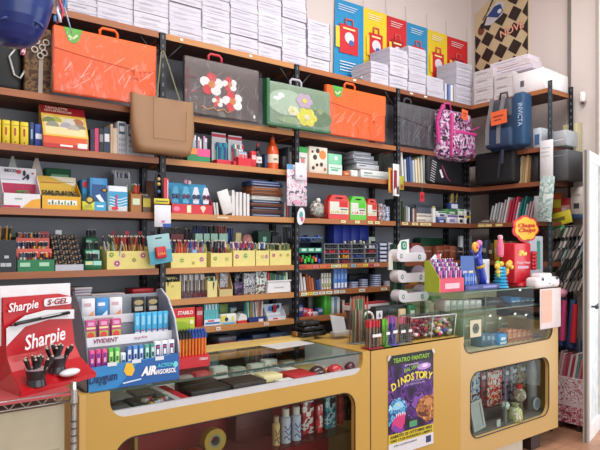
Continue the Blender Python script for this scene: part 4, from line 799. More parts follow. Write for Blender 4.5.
# flowered boxes
s0, s1, h = tray('wide pale yellow flower box packed with pencils left of the hanging eraser pack', 107, 155, 251, T5, '#dccf7e', .13, 3.415, 'flower_box', [(.09, .8, .016, GRNF), (.2, .32, .019, '#d878b8'), (.33, .75, .014, '#e0a0a0'), (.55, .5, .013, OLF), (.74, .75, .018, '#e078a8'), (.94, .75, .014, GRNF)])
PC2 = [('#c08a48', '#8a5a2c'), ('#b87838', '#5a3a28'), ('#c89a58', '#a03028'), ('#8a2a2c', '#5a1a20'), ('#3f8a50', '#2a5a38'), ('#d0a468', '#3a3a3a'), ('#a86a3c', '#c03838')]
pencils('pencil', 'pencil', 'wooden or dark red pencil standing in the wide flower box', 'pencils in the wide flower box', 34, s0+.02, s1-.02, 3.45, 3.53, T5+.01, .195, PC2, r=.0052, tilt=.2)
pencils('pencil', 'pencil', 'long grey or steel pencil leaning left in the wide flower box', 'grey pencils in the wide flower box', 5, s0+.01, s0+.09, 3.425, 3.45, T5+.0, .17, [('#a8b0b4', '#8a949a')], tilt=.35)
for k in range(5): thing('price_flag', 'small dark red square flag on a stick above the pencils in the wide flower box', 'flag', (s0+.06+.085*k, 3.52, T5+.17), 0, 'dark red flags above the pencils', B().box(0, .03, 0, .002, .03, .065, M(['#7a2430', '#b03038', '#8a2030', '#3a2430', '#252a40'][k])).box(.012, .016, 0, .002, -.05, .03, M('#8a6a4a')))
def fbox(label, x0, x1, yt, fl, plabel, grp, cols, n, L=.175, tilt=.16, p=3.415):
    s0, s1, h = tray(label, x0, x1, yt, T5, '#dfd384', .12, p, 'flower_box', fl)
    pencils('pen', 'pen', plabel, grp, n, s0+.012, s1-.012, p+.02, p+.09, T5+.004, L, cols, r=.0056, tilt=tilt)
MIX = [('#2c4ab0', '#1f3480'), ('#c8303c', '#8a2028'), ('#e07a34', '#c85a24'), ('#3a3a48', '#20202c'), ('#e0483c', '#2a2a38'), ('#6a8ac8', '#3a5aa0'), ('#d8a8b0', '#8a3a5a')]
fbox('yellow flower box with blue, red and orange pens just right of the post', 171, 206.5, 253, [(.3, .5, .015, '#b8cc70'), (.62, .3, .011, '#c8bc50'), (.86, .55, .016, '#d888b8')], 'blue, red or orange pen in the first flower box right of the post', 'pens in the first flower box right of the post', MIX, 30)
thing('pen_box', 'mint card tray between blue pens in the first flower box', 'card', (S(192, 3.44), 3.44, T5+.08), 0, None, B().box(0, .03, 0, .003, 0, .035, M('#7fb0d8')))
fbox('yellow flower box of dark and red pens, second right of the post', 211, 232, 253, [(.2, .6, .015, '#a8c860'), (.75, .55, .016, '#d8d478')], 'black, red or pink pen in the second flower box right of the post', 'pens in the second flower box', [('#1f2030', '#16161f'), ('#2a2a3c', '#8a2030'), ('#c03a4a', '#d8c8c8'), ('#20243a', '#20243a'), ('#a02c3a', '#1a1a24')], 22)
fbox('taller yellow flower box with pink flower, third right of the post', 233.5, 255, 250.5, [(.16, .62, .015, '#d06aa8'), (.55, .66, .019, '#b4d888')], 'green, pink or white pen in the third flower box right of the post', 'pens in the third flower box', [('#2f7a4a', '#1f5a34'), ('#c8384c', '#e0c0c8'), ('#d8d4d8', '#5a4a8a'), ('#3a3040', '#b03050')], 18, .165)
fbox('narrow yellow flower box, fourth right of the post', 256, 269, 250.5, [(.5, .6, .014, '#d8cc78'), (.8, .6, .014, '#e090b8')], 'dark or white pen in the narrow fourth flower box', 'pens in the fourth flower box', [('#2a2a3a', '#d8dae0'), ('#c02c40', '#801c2c'), ('#1f2430', '#3a5a8a')], 10, .16)
fbox('yellow flower box at the right end of the second bay', 270, 291, 250.5, [(.17, .68, .013, '#d85a98'), (.5, .68, .010, '#c8a858'), (.85, .68, .012, '#c8c050')], 'green or grey pen in the last flower box of the bay', 'pens in the last flower box', [('#5a6a68', '#3a4a4a'), ('#6a8a5a', '#3a5a34'), ('#3a3a44', '#20202a'), ('#c8c090', '#8a8a6a')], 16, .155)
# raised back row
o = thing('riser', 'long pale yellow riser behind the front flower boxes', 'riser', (S(171, 3.54), 3.54, T5)); wr = S(291, 3.54)-S(171, 3.54)
obj('front', B().box(0, wr, 0, .004, 0, .16, M('#dfd68e')), o); obj('top', B().box(0, wr, 0, .18, .156, .16, M('#d6cd86')), o)
zr = T5+.161
def backbin(label, x0, x1, yt, col, plabel, grp, cols, n, L=.12, mint=True):
    p = 3.56; s0, s1 = S(x0, p), S(x1, p); w = s1-s0; b = B(); m = M(col)
    h = max(.03, Z(x0, yt, p)-zr); b.box(0, w, 0, .003, 0, h, m).box(0, w, .07, .073, 0, h, m).box(0, .003, 0, .07, 0, h, m).box(w-.003, w, 0, .07, 0, h, m)
    thing('pen_bin', label, 'pen holder', (s0, p, zr), 0, None, b)
    if n: pencils('pen', 'pen', plabel, grp, n, s0+.008, s1-.008, p+.012, p+.055, zr+.004, L, cols, tilt=.14)
backbin('clear and red low bin behind the first flower box', 170.5, 184, 234, '#7a2a34', 'dark red pen in the low bin behind the post', 'pens in the red bin', [('#8a2a34', '#5a1a24'), ('#4a3a40', '#2a2028')], 7, .10)
for k, (x0, x1, c) in enumerate(((195, 203, [('#28408a', '#1a2a60')]), (203.5, 210, [('#22306a', '#161f48'), ('#20202c', '#16161e')]), (210.5, 218, [('#22242c', '#16181e'), ('#2a4a3c', '#1c3028')]), (219, 228, [('#a82c34', '#7a1c24'), ('#3a4a30', '#c03a2c')]))):
    w_ = ['first', 'second', 'third', 'fourth'][k]; backbin(w_+' mint green bin from the left on the raised back row', x0, x1, 233.5, '#a8d4c4', ['blue', 'navy', 'black', 'red or green'][k]+' pen in the '+w_+' mint bin of the back row', 'pens in the '+w_+' mint bin', c, 8)
pencils('pen', 'pen', 'bright blue pen bunched beside the mint bins on the back row', 'bright blue pens on the back row', 6, S(229, 3.58), S(233, 3.58), 3.57, 3.61, zr, .115, [('#2a4a9a', '#1d3578')], tilt=.12)
pencils('pen', 'pen', 'dark pen lying among the bins left end of the raised row', 'dark pens at the left of the raised row', 8, S(185, 3.58), S(194, 3.58), 3.58, 3.63, zr, .10, [('#2c3040', '#1c2030'), ('#5a2a34', '#3a1c24')], tilt=.2)
o = thing('pen_bundle_box', 'beige box in front of the raised row with round pinkish bundle', 'box', (S(236, 3.53), 3.53, T5+.12)); obj('carton', B().rbox(0, .045, 0, .03, 0, .115, .003, M('#d3c890')), o)
thing('yarn_bundle', 'round dull pink bundle beside the beige box on the raised row', 'bundle', (S(246, 3.53), 3.52, zr+.0), 0, None, B().ball((0, 0, .025), .042, PAT(['#8a4a4a', '#b07878', '#a8685c', '#c49088'], 60, .7), 14, (1, .6, 1.0)))
backbin('dark green bin with mint label at the right of the raised row', 258, 271, 231, '#1f4a3a', 'dark green pen in the green bin of the raised row', 'dark green pens on the raised row', [('#22402f', '#18301f'), ('#30283a', '#201a28')], 8, .10)
thing('paper_label', 'mint label on the dark green bin of the raised row', 'label', (S(263, 3.558), 3.5585, zr+.012), 0, None, B().q(0, .03, 0, .035, M('#88d0b4'), 0))
backbin('dark bin with olive pens next to the green bin', 272, 281, 236, '#2c3030', 'olive pen in the dark bin near the end of the raised row', 'olive pens on the raised row', [('#5a5a44', '#3a3a2c'), ('#2c2c34', '#1c1c22')], 7, .085)
pencils('marker', 'marker', 'black marker crowded at the right end of the raised row', 'black markers at the end of the raised row', 9, S(283, 3.58), S(291, 3.58), 3.56, 3.62, zr, .13, [('#1f2228', '#16181c'), ('#2a2c34', '#1a1c22')], r=.006, tilt=.08)
# bay 3 fifth board: organisers
zc = T5
s0 = S(297.5, 3.44); w = S(322, 3.44)-s0
o = thing('drawer_organiser', 'low green and navy organiser with mint labels, left end of the third bay', 'organiser', (s0, 3.44, T5))
b = B(); nv = M('#1a2238'); b.box(0, w, 0, .14, 0, .004, nv).box(0, w, .0, .14, .085, .09, nv).box(0, w, 0, .14, .165, .168, nv).box(0, .004, 0, .14, 0, .17, nv).box(w-.004, w, 0, .14, 0, .17, nv).box(0, w, .136, .14, 0, .2, nv); obj('frame', b, o)
for k, z in enumerate((.09,)): obj('drawer_front', B().box(.004, w-.004, -.004, .0, z, z+.035, M('#1f8a68')), o)
for k in range(3): obj('price_label', B().q(w*(.14+.29*k), w*(.34+.29*k), .10, .12, M('#b9dcd4'), -.006), o)
obj('price_rail', B().box(0, w, -.01, .0, .20, .206, M('#5a7aa8')), o)
for k in range(14): thing('eraser', 'small red, green or orange eraser in the low green and navy organiser', 'eraser', (s0+.012+(k % 7)*(w-.03)/6, 3.455+.03*(k//7), T5+.006+.022*(k//7)+.01*(k % 2)), R.uniform(-.5, .5), 'erasers in the green organiser', B().rbox(-.009, .011, -.008, .01, 0, .034, .004, M(['#b8303a', '#b02c38', '#3fc04a', '#48c84e', '#3ab048', '#e07a3c', '#3a5ac0'][k % 7], .4)))
for k in range(12): thing('sharpener', 'navy blue sharpener piled on top of the green organiser drawer', 'sharpener', (s0+.03+(k % 6)*(w-.05)/5, 3.46+.03*(k//6), T5+.17+.012*(k % 3)), R.uniform(-.6, .6), 'navy sharpeners on the green organiser', B().rbox(-.012, .012, -.01, .01, 0, .03, .004, M(['#24386a', '#2c4890', '#1f2a48', '#4a5a8a'][k % 4], .4)))
s0 = S(324, 3.44); w = S(377, 3.44)-s0
o = thing('compartment_rack', 'wide grey rack of sixteen open compartments filled with refills, third bay', 'rack', (s0, 3.44, T5)); b = B(); gm = M('#7b828c', .4); nr, nc = 4, 4; H = .155
for r in range(nr+1): b.box(0, w, 0, .12, H*r/nr-.0025, H*r/nr+.0025, gm if r else M('#5a5f68'))
for c in range(nc+1): b.box(w*c/nc-.003, w*c/nc+.003, -.006, .12, 0, H, gm)
b.box(0, w, .12, .123, 0, H, M('#23262e')); obj('frame', b, o)
RC = [['#22242c', '#8a2630', '#2a2c34', '#b0b4ba'], ['#1f3a34', '#c8902c', '#2c4890', '#22242c'], ['#b02c38', '#b83038', '#22242c', '#a02c34'], ['#22242c', '#2a2c36', '#22242c', '#c0c2c6']]
for r in range(nr):
    for c in range(nc):
        for k in range(5):
            cc = [RC[r][c], '#20222a', RC[r][(c+1) % 4]][k % 3] if k % 2 else RC[r][c]
            thing('refill', 'small dark or red ink refill pack in a compartment of the grey rack', 'refill', (s0+w*(c+.15+.16*k)/nc, 3.445, T5+H*r/nr+.0028), R.uniform(-.2, .2), 'refills in the grey rack', B().rbox(-.008, .008, 0, .05, 0, .022+.004*(k % 3), .003, M(cc, .4)))
for k in range(9): thing('label_clip', 'small whitish knob on top of the grey compartment rack', 'clip', (s0+w*(.42+.06*k), 3.46, T5+H+.003), 0, 'clips on the grey rack', B().rbox(-.007, .007, 0, .02, 0, .02+.008*(k % 2), .004, M(['#c8c4b8', '#3a3c42', '#b8b090'][k % 3])))
for k in range(4): bx('carton', 'box', 'royal blue carton in the row behind the grey compartment rack', 334+8.7*k, 342.4+8.7*k, 224, T5, '#2438a0', [(.05, .95, .1, .5, '#1f3090')], .1, 3.60, 'royal blue cartons behind the rack')
for k in range(5): carton('ink_box', 'box', 'navy box with white panel in the column right of the grey rack', (S(378.5, 3.44), 3.44, T5+.034*k), S(388, 3.44)-S(378.5, 3.44), .10, .032, '#26345e', [(.15, .85, .2, .8, '#c3c9d6')], 'navy boxes in the left column')
for k in range(5): carton('ink_box', 'box', 'pale box with grey panel in the column touching the post', (S(388.4, 3.45), 3.45, T5+.034*k), S(393, 3.45)-S(388.4, 3.45), .10, .032, '#9aa0b0', [(.2, .9, .2, .8, '#d3d6dd')], 'pale boxes in the right column')
thing('card', 'small grey green square card above the navy boxes', 'card', (S(374, 3.44), 3.5, T5+.18), 0, None, B().box(0, .07, 0, .003, 0, .035, M('#a9b8b0')))
# corner bay at this height and the wing: brown cartons and odds
for k, (x0, x1, yt, z, c, l, cat) in enumerate([(412, 421, 243, T5, '#8a3a2c', 'dull red box behind the white pill rack', 'box'), (422, 432, 246, T5, '#7a4a38', 'brown box behind the white pill rack', 'box'), (437, 444, 246, T5, '#8f4a34', 'rust brown box left of the pink pen display top', 'box'), (444.5, 450, 245, T5, '#7d3c2c', 'darker rust box behind the pink pen display', 'box'), (450.5, 456, 246, T5, '#94543c', 'rust coloured box behind the blue toy display', 'box'), (457, 463, 247, T5, '#2c2a2e', 'black box near the inner corner, fifth board', 'box')]):
    bx('carton', cat, l, x0, x1, yt, z, c, [(.1, .9, .6, .7, '#b08070')], .12, 3.5)
bx('box', 'box', 'long dark green box lying behind the pill rack', 421, 443, 238, T5+.06, '#1d5238', (), .08, 3.62)
bx('box', 'box', 'small white screen-like card box in the inner corner', 461, 472, 236, T5+.05, '#d3e0e6', (), .04, 3.5)
o = thing('plastic_bag', 'crumpled translucent brownish plastic bag behind the white pill rack', 'plastic bag', (S(419, 3.36), 3.47, T5)); obj('body', B().ball((0, 0, .06), .075, PAT(['#a07a6a', '#b89a8c', '#c8b0a4', '#8f5f50'], 14, .3), 14, (1.2, .6, .75)), o); obj('clear_end', B().ball((.1, -.03, .07), .06, PAT(['#b9aaa2', '#c9beb8', '#a8948a'], 12, .25), 14, (.9, .6, .9)), o)
for k, (x0, x1, yt, c, l) in enumerate([(474, 481, 246, '#2f3f58', 'dark blue'), (482, 487, 240, '#3a4a5a', 'slate'), (488, 493, 243, '#4a3a2a', 'brown'), (494, 499, 240, '#c8a030', 'mustard'), (500, 505, 242, '#5a7a3a', 'moss green'), (506, 512, 241, '#6a4a3a', 'chestnut')]):
    wx('carton', 'box', l+' small box in the row behind the yellow and cyan toy', x0, x1, yt, T5, c, [(.2, .8, .4, .6, '#b8a888')], .1)

# ---------------------------------------------------------------- sixth board (T6)
for k in range(6): carton('notebook', 'notebook', 'pale lilac notebook in the flat pile at left behind the chewing gum stand', (S(75, 3.44), 3.44, T6+.017*k), S(91, 3.44)-S(75, 3.44)+.004*(k % 3), .15, .015, ['#b8b4bc', '#a8a8b8', '#c4c0c4'][k % 3], [(.05, .95, .3, .5, '#8a7a90')], 'lilac notebooks in the left pile')
for k in range(5): carton('notebook', 'notebook', 'thin mixed notebook in the wider pile behind the chewing gum stand', (S(92, 3.42)+.004*(k % 2), 3.42, T6+.012*k), S(125, 3.42)-S(92, 3.42), .17, .010, ['#a89ab0', '#8a6a80', '#b8b0b8', '#6a6a80', '#c0b0ac'][k], [(.05, .95, .2, .5, '#7a6a80')], 'thin notebooks in the wide pile')
for k in range(3): carton('pencil_case', 'case', 'flat red case in the low pile left of the post, sixth board', (S(133, 3.44), 3.44, T6+.026*k), S(156, 3.44)-S(133, 3.44)-.006*k, .14, .024, '#a3242e', [(.05, .95, .4, .55, '#7a1c24')], 'flat red cases')
s0, s1, h = tray('plain pale yellow pen box beside the post, sixth board', 164, 181, 282, T6, '#dccd78', .09, 3.42, 'pen_box', [(.5, .75, .008, '#c8b868')])
pencils('pen', 'pen', 'white or green pen in the plain pale yellow box', 'pens in the plain yellow box', 12, s0+.01, s1-.01, 3.435, 3.49, T6+.0, .135, [('#c8ccd2', '#2a3a4a'), ('#3a6a5a', '#1f3a34'), ('#d6d6da', '#8a8e96'), ('#22262e', '#16181e')], tilt=.14)
s0, s1 = S(181.5, 3.42), S(207, 3.42); w = s1-s0
o = thing('pencil_rack', 'clear plastic rack of upright silver pencils, sixth board', 'rack', (s0, 3.42, T6)); obj('tray', B().box(0, w, 0, .003, 0, .05, THIN('#d8c8cc', .1, .1, 'clear_plastic')).box(0, w, 0, .07, 0, .004, M('#b0a8ac')).box(0, w, .07, .073, 0, .08, CLEAR), o)
for k in range(13): tag(obj('pencil', penmesh(['#a9a6a8', '#8a8078', '#c0bec2', '#6a5a48'][k % 4], ['#b8b6ba', '#5a5048', '#d0ced2'][k % 3], .158, .0055), None, (s0+.01+k*(w-.02)/12, 3.46, T6+.004)), 'silver or bronze pencil standing upright in the clear rack', 'pencil', 'silver pencils in the clear rack')
for k in range(5): thing('eraser', 'red or grey eraser lying in the front of the clear rack', 'eraser', (s0+.02+k*(w-.04)/4.5, 3.428, T6+.005), 0, 'erasers in the clear rack', B().rbox(0, .03, 0, .018, 0, .026, .003, M('#b03040' if k > 1 else '#a8a0a0')))
s0, s1, h = tray('round edged cream cup of dark pens, sixth board', 207.5, 217, 281, T6, '#d8cc8c', .05, 3.42, 'pen_cup')
pencils('marker', 'marker', 'dark marker with pale green end in the cream cup', 'markers in the cream cup', 6, s0+.01, s1-.01, 3.43, 3.455, T6, .135, [('#1d2228', '#16181c'), ('#20262c', '#9ac8a8')], r=.006, tilt=.12)
o, w, h, s0 = counter_display('brown card stand with grey plastic cards, sixth board', 219, 233, 270.5, T6, '#c0b078', '#a8663a', p=3.42, d=.05, fh=.28)
obj('printed_card', B().rbox(w*.25, w*.8, .035, .045, h*.34, h*.92, .003, PAT(['#9a9ea6', '#c0c4ca', '#7a7e88'], 50, .3)), o)
for k, (x0, x1, yt, p, cs, l) in enumerate([(234.5, 243, 282, 3.43, ['#3a3050', '#22222c', '#6a4a7a'], 'dark violet'), (235, 243.5, 271, 3.50, ['#22242a', '#3a3c44', '#9a9ca2'], 'black wrapped'), (244, 255, 273, 3.44, ['#b8bcc4', '#5a5c66', '#d8dade', '#2a2c34'], 'silver and black'), (256, 267, 271, 3.44, ['#c8ccd0', '#e6e6ea', '#3a8a6a', '#8a3a4a'], 'white and green printed')]):
    bx('blister_pack', 'pack', l+' hanging pack standing near the white basket, sixth board', x0, x1, yt, T6, PAT(cs, 45, .3), (), .03, p)
s0, s1 = S(267.5, 3.42), S(290.5, 3.42); w = s1-s0; o = thing('basket', 'white plastic basket with slotted front, sixth board', 'basket', (s0, 3.42, T6)); hb = .085; wm = M('#e2e1e4', .4)
b = B().prism([(0.006, 0), (w-.006, 0), (w, hb), (0, hb)], 0, .004, wm).box(0, w, .1, .104, 0, hb, wm).box(0, .004, 0, .1, 0, hb, wm).box(w-.004, w, 0, .1, 0, hb, wm).box(.004, w-.004, 0, .1, 0, .004, wm); obj('body', b, o); obj('rim', B().box(-.004, w+.004, -.006, .006, hb, hb+.008, wm), o); obj('slot', B().rbox(w*.3, w*.7, -.001, .002, hb*.42, hb*.55, .001, M('#b6b6bc')), o)
for k in range(9): thing('pencil_case', ['red', 'green', 'dark teal', 'olive', 'navy', 'grey green', 'teal', 'sage', 'pale green'][k]+' folder standing in the white basket', 'folder', (s0+.012+k*(w-.03)/8.6, 3.435, T6+.006), 0, None, B().rbox(0, .016, 0, .08, 0, .145-.004*k % .03, .002, M(['#b8303a', '#2f6a44', '#1f5a5c', '#5a7a4a', '#2c4a6a', '#5a7a70', '#2a6a6a', '#8aa88a', '#b8c8b0'][k], .3)))
# bay 3
for k, (x0, yt, c, l) in enumerate([(298.5, 272, '#d9d8da', 'tall white'), (301.5, 273, '#c9c8cc', 'light grey'), (304.5, 277, '#d8d0c8', 'off white'), (307.5, 274, '#8a4a2c', 'brown'), (310, 276, '#a8583a', 'rust'), (312.5, 278, '#b86a40', 'orange brown'), (315, 277, '#3a2c34', 'dark'), (317.5, 280, '#2f4a8a', 'blue'), (320, 279, '#5a6a8a', 'slate blue')]):
    book('booklet', 'booklet', l+' thin booklet leaning near the left post, sixth board of the third bay', S(x0, 3.44), 3.44, T6, .018, .13, Z(x0, yt, 3.44)-T6, c, lean=-.14)
for k in range(4): o = thing('correction_pen', 'cream and white tube pack standing left of the blue packs', 'tube', (S(323.5+2.6*k, 3.44), 3.45, T6), 0, 'cream and white tubes', B().rbox(-.009, .009, 0, .018, 0, .13, .006, M('#dcd8c4' if k % 2 else '#e2e0dc', .35)).q(-.007, .007, .02, .05, M('#8a9a6a'), -.001).q(-.007, .007, .09, .1, M('#6a8a8a'), -.001))
for k in range(4): thing('blister_pack', 'light blue hanging pack with white base, sixth board', 'pack', (S(334+3.4*k, 3.44), 3.44, T6), 0, 'light blue packs', B().rbox(0, .032, 0, .02, 0, .165, .004, M('#4a78c8' if k % 2 else '#5a88d4', .35)).q(.004, .028, .01, .05, M('#dde4f0')).q(.006, .026, .08, .12, M('#8ab0e0')))
for (cx, n, l, r) in ((353, 3, 'left', .042), (363, 4, 'middle', .040), (375, 6, 'right', .050)):
    for k in range(n): thing('tape_tin', 'round blue flat tin in the '+l+' pile of tins, sixth board', 'tin', (S(cx, 3.49), 3.49, T6+.0175*k), 0, l+' pile of blue tins', B().lathe([(r*.92, 0), (r, .003), (r, .012), (r*.95, .0165)], M('#23407a', .3), 24, ms=[M('#23407a', .3), M('#b8c4dc', .3), M('#23407a', .3)]))
for k in range(3): thing('tape_tin', 'pale flat disc in the low pile against the post, sixth board', 'tin', (S(387.5, 3.46), 3.47, T6+.014*k), 0, 'pale discs against the post', B().lathe([(.03, 0), (.032, .012)], M('#b4b8c4', .3), 20))
bx('binder', 'binder', 'dark binder lying behind the blue tins', 349, 377, 274, T6, '#1f2638', (), .05, 3.62)

# ---------------------------------------------------------------- seventh board (T7)
bx('box', 'box', 'red carton with white trim between the orange pen stand and teal pens', 196.5, 203, 307, T7, '#c02a34', [(.1, .9, .6, .8, '#d8a8a8')], .08, 3.44)
s0, s1 = S(204.5, 3.42), S(220.5, 3.42); w = s1-s0
o = thing('pen_display', 'white and blue low display of teal markers, seventh board', 'display', (s0, 3.42, T7)); obj('tray', B().box(0, w, 0, .003, 0, .045, M('#dfe6ec')).box(0, w, 0, .07, 0, .003, M('#dfe6ec')).box(0, w, .07, .073, 0, .09, M('#3a9ac0')), o); obj('front_print', B().q(w*.05, w*.95, .012, .026, M('#3a78b8'), -.001).q(w*.2, w*.6, .03, .04, M('#d04050'), -.001), o)
for k in range(9): tag(obj('marker', penmesh('#6ac0c8', '#dfeaf0' if k % 2 else '#38a0b0', .145, .0065), None, (s0+.012+k*(w-.024)/8, 3.44, T7+.004)), 'teal or white marker standing in the white and blue display', 'marker', 'teal markers on the seventh board')
for k, (x0, x1, yt, p, c, dec, l) in enumerate([(219.5, 228, 304, 3.55, '#7a9a4a', [(0, 1, 0, .5, '#3f7ab0')], 'green over blue'), (221, 236.5, 314, 3.43, '#dfe3da', [(0, .4, .3, .9, '#d8cc5a'), (.35, .5, 'o', .2, '#2a3a5a'), (.7, .8, .3, .8, '#e0d060'), (.1, .9, .02, .2, '#6aa8c8')], 'white, yellow and blue'), (230, 237, 307, 3.53, '#5a7aa0', [(.1, .9, .5, .9, '#a8b8a8')], 'slate blue'), (238, 247, 311, 3.48, '#4a4e54', (), 'dark grey')]):
    bx('box', 'box', l+' printed box in the middle of the seventh board', x0, x1, yt, T7, c, dec, .07, p)
thing('eraser_pack', 'white folded card over a red strip before the striped pens', 'card', (S(238, 3.42), 3.42, T7), 0, None, B().prism([(0, .02), (.085, .02), (.06, .06), (.025, .07)], 0, .05, M('#dcd8d6')).box(0, .09, 0, .05, 0, .02, M('#c83030')))
s0, s1 = S(247, 3.42), S(266, 3.42); w = s1-s0
o = thing('pen_display', 'navy display of tall striped coloured pens, seventh board', 'display', (s0, 3.42, T7)); obj('tray', B().box(0, w, 0, .003, 0, .035, M('#22347a')).box(0, w, 0, .08, 0, .003, M('#22347a')).box(0, w, .08, .083, 0, .08, M('#22347a')), o); obj('price_label', B().q(w*.6, w*.85, .0, .02, M('#d8d8e0'), -.002), o)
pencils('pen', 'pen', 'tall orange, teal, green or white pen in the navy display', 'tall striped pens in the navy display', 18, s0+.01, s1-.01, 3.44, 3.48, T7+.004, .185, [('#d8602c', '#b84820'), ('#2a9aa8', '#1f7a90'), ('#3f9a4a', '#2a6a38'), ('#d8dadc', '#c83038'), ('#3a9ad0', '#2a78b0'), ('#c8a88a', '#7a5a3a')], r=.006, tilt=.05)
o, w, h, s0 = counter_display('white card stand with blue and red print right of the striped pens', 267.5, 286, 303.5, T7, '#d6d8de', '#c8d4e4', p=3.42, d=.06, fh=.22)
b = B(); b.M = Matrix.Translation((0, .058, 0)); b.ell(w*.6, h*.68, .025, .03, M('#a03040')).ell(w*.4, h*.7, .025, .02, M('#4a88c8')).q(w*.1, w*.9, h*.25, h*.42, M('#e6e8ec')).ell(w*.8, h*.8, .014, .016, M('#2a3a6a')); obj('printed_back', b, o); obj('front_print', B().q(w*.3, w*.55, h*.05, h*.14, M('#c03038'), -.001), o)
bx('box', 'box', 'grey upright box at the right end of the seventh board', 282.5, 290, 305, T7, '#6f6c6e', [(.1, .9, .2, .8, '#8c8a8a')], .08, 3.5)
for k, (x0, x1, yt, c, l) in enumerate([(299, 303, 305, '#33468a', 'blue'), (303.5, 307, 308, '#b03a4a', 'dull red'), (307, 313, 309, '#d03a4c', 'red with white cross'), (313.5, 318, 312, '#c8c4cc', 'white'), (318.5, 323, 308, '#3a5a8a', 'slate blue')]):
    bx('small_box', 'box', l+' small box near the left post, seventh board of the third bay', x0, x1, yt, T7, c, [(.4, .6, .1, .9, '#e6dcdc'), (.1, .9, .4, .6, '#e6dcdc')] if 'cross' in l else [(.1, .9, .5, .8, '#a8a8c0')], .07, 3.44)
bx('folder', 'folder', 'grey translucent folder behind the small red boxes', 309, 323, 294, T7, '#8c9a92', [(.4, .9, .4, .9, '#a8b4ae')], .02, 3.6)
bx('binder', 'binder', 'bright green tall binder, seventh board of the third bay', 324.5, 331, 295, T7, '#4aa83a', [(.4, .6, .05, .95, '#3a9030')], .12, 3.43)
for k, (x0, x1, yt, c) in enumerate([(332, 334.5, 297, '#d6e2e4'), (335, 337, 296, '#6a9ab8'), (337.4, 340, 297, '#dfe2e2'), (340.3, 342.3, 301, '#2c2c34'), (342.6, 345, 300, '#c8b8a0')]): bx('booklet', 'booklet', ['pale', 'light blue', 'white', 'black', 'buff'][k]+' slim booklet right of the bright green binder', x0, x1, yt, T7, c, (), .12, 3.44)
# eighth board: flat dark boxes
for k, (x0, x1, dz, h, c, l) in enumerate([(203, 219, 0, .045, '#1f2a48', 'navy flat box at the left of the lowest visible board'), (219.5, 237, 0, .04, '#8a8a92', 'grey flat box at the bottom of the lowest visible board'), (220, 236, .042, .035, '#7a2a38', 'dark red flat box on the grey one'), (219, 237, .078, .03, '#5a5c68', 'slate flat box topping the small grey and red pile'), (238, 252, 0, .075, '#1f3260', 'dark blue box on the lowest visible board'), (253, 268, 0, .10, '#28344a', 'dark slate box on the lowest visible board'), (269, 289, 0, .06, '#1c2436', 'black flat box at the right of the lowest visible board'), (270, 288, .061, .035, '#2c3a56', 'blue black flat box topping the black one')]):
    carton('flat_box', 'box', l, (S(x0, 3.43), 3.43, T8+dz), S(x1, 3.43)-S(x0, 3.43)-.004, .16, h, c, [(.1, .7, .3, .5, '#6a7288')])

# ---------------------------------------------------------------- things hanging from the posts
def hangcard(label, x0, x1, y0, y1, p, col, name='blister_card', deco=(), rot=0, cat='card'):
    s0, s1 = S(x0, p), S(x1, p); w = s1-s0; zb, zt = Z((x0+x1)/2, y1, p), Z((x0+x1)/2, y0, p); h = zt-zb
    o = thing(name, label, cat, (s0, p, zb)); o.rotation_euler.y = rot
    obj('card', B().rbox(0, w, 0, .003, 0, h, .0015, M(col, .45) if isinstance(col, str) else col, 1), o); b = B()
    for k, d in enumerate(deco):
        if len(d) == 5: b.q(w*d[0], w*d[1], h*d[2], h*d[3], M(d[4]) if isinstance(d[4], str) else d[4], -.001-.0005*k)
        else: b.ell(w*d[0], h*d[1], w*d[2], h*d[3], M(d[4]), -.001-.0005*k)
    if deco: obj('print', b, o)
    obj('hook', B().tube([(w*.5, .002, h-.008), (w*.5, 3.396-p, h-.004)], .0025, STEEL, 6), o)
    return o, w, h
o, w, h = hangcard('grey blue hanging card with red eraser cube on the post left of the flower boxes', 150.5, 173, 236, 265, 3.365, '#8fb6bc', deco=[(0, 1, 0, .45, '#4a98b0')], rot=-.14)
obj('euro_hole', B().q(w*.36, w*.64, h*.86, h*.9, M('#22282c'), -.002), o)
obj('eraser', B().rbox(w*.26, w*.72, -.022, -.001, h*.18, h*.58, .008, M('#c4202c', .3)), o); b = B().text('LYRA', w*.50, h*.30, .014, M('#e8a040'), -.0235, w*.34, bold=.03); obj('lettering', b, o)
o, w, h = hangcard('white tag with pink and blue print under the hanging key rings', 154.5, 171, 205, 227, 3.36, '#dcdde4', deco=[(.42, .62, .2, .3, '#d05a90'), (.5, .45, .18, .2, '#3a7ab0'), (.5, 1, 0, .16, '#2a50a0')])
o, w, h = hangcard('yellow label strip across the hanging key rings', 154, 169.5, 198.5, 204, 3.355, '#cfc43c', deco=[(.1, .9, .4, .6, '#5a5a20')], name='price_strip')
o = thing('key_ring', 'black key ring with yellow and white beads hanging on the post', 'key ring', (S(158.5, 3.37), 3.37, Z(158, 198, 3.37))); H = Z(158, 173, 3.37)-Z(158, 198, 3.37)
obj('loop', B().tube([(-.02, 0, 0), (-.022, 0, H*.6), (-.012, 0, H*.95), (.01, 0, H), (.022, 0, H*.8), (.024, 0, 0)], .008, M('#23252a', .4)), o)
for k, (z, c) in enumerate(((.25, '#4a6a9a'), (.55, '#c8b050'), (.75, '#b8a880'))): obj('bead', B().ball((-.002, -.008, H*z), .012, M(c), 8), o)
o = thing('key_ring', 'red and white elongated tag hanging beside the beaded key ring', 'key ring', (S(166, 3.365), 3.365, Z(166, 205, 3.365))); obj('body', B().rbox(-.016, .016, 0, .012, 0, .17, .008, M('#c03040', .35)), o); obj('edge', B().rbox(.008, .014, -.003, 0, .02, .16, .001, M('#e0d0d0')), o)
PINKP = PAT(['#d8d4de', '#e6e2e8', '#d8a0b8', '#e8e4ea', '#5a5a70'], 26, .4)
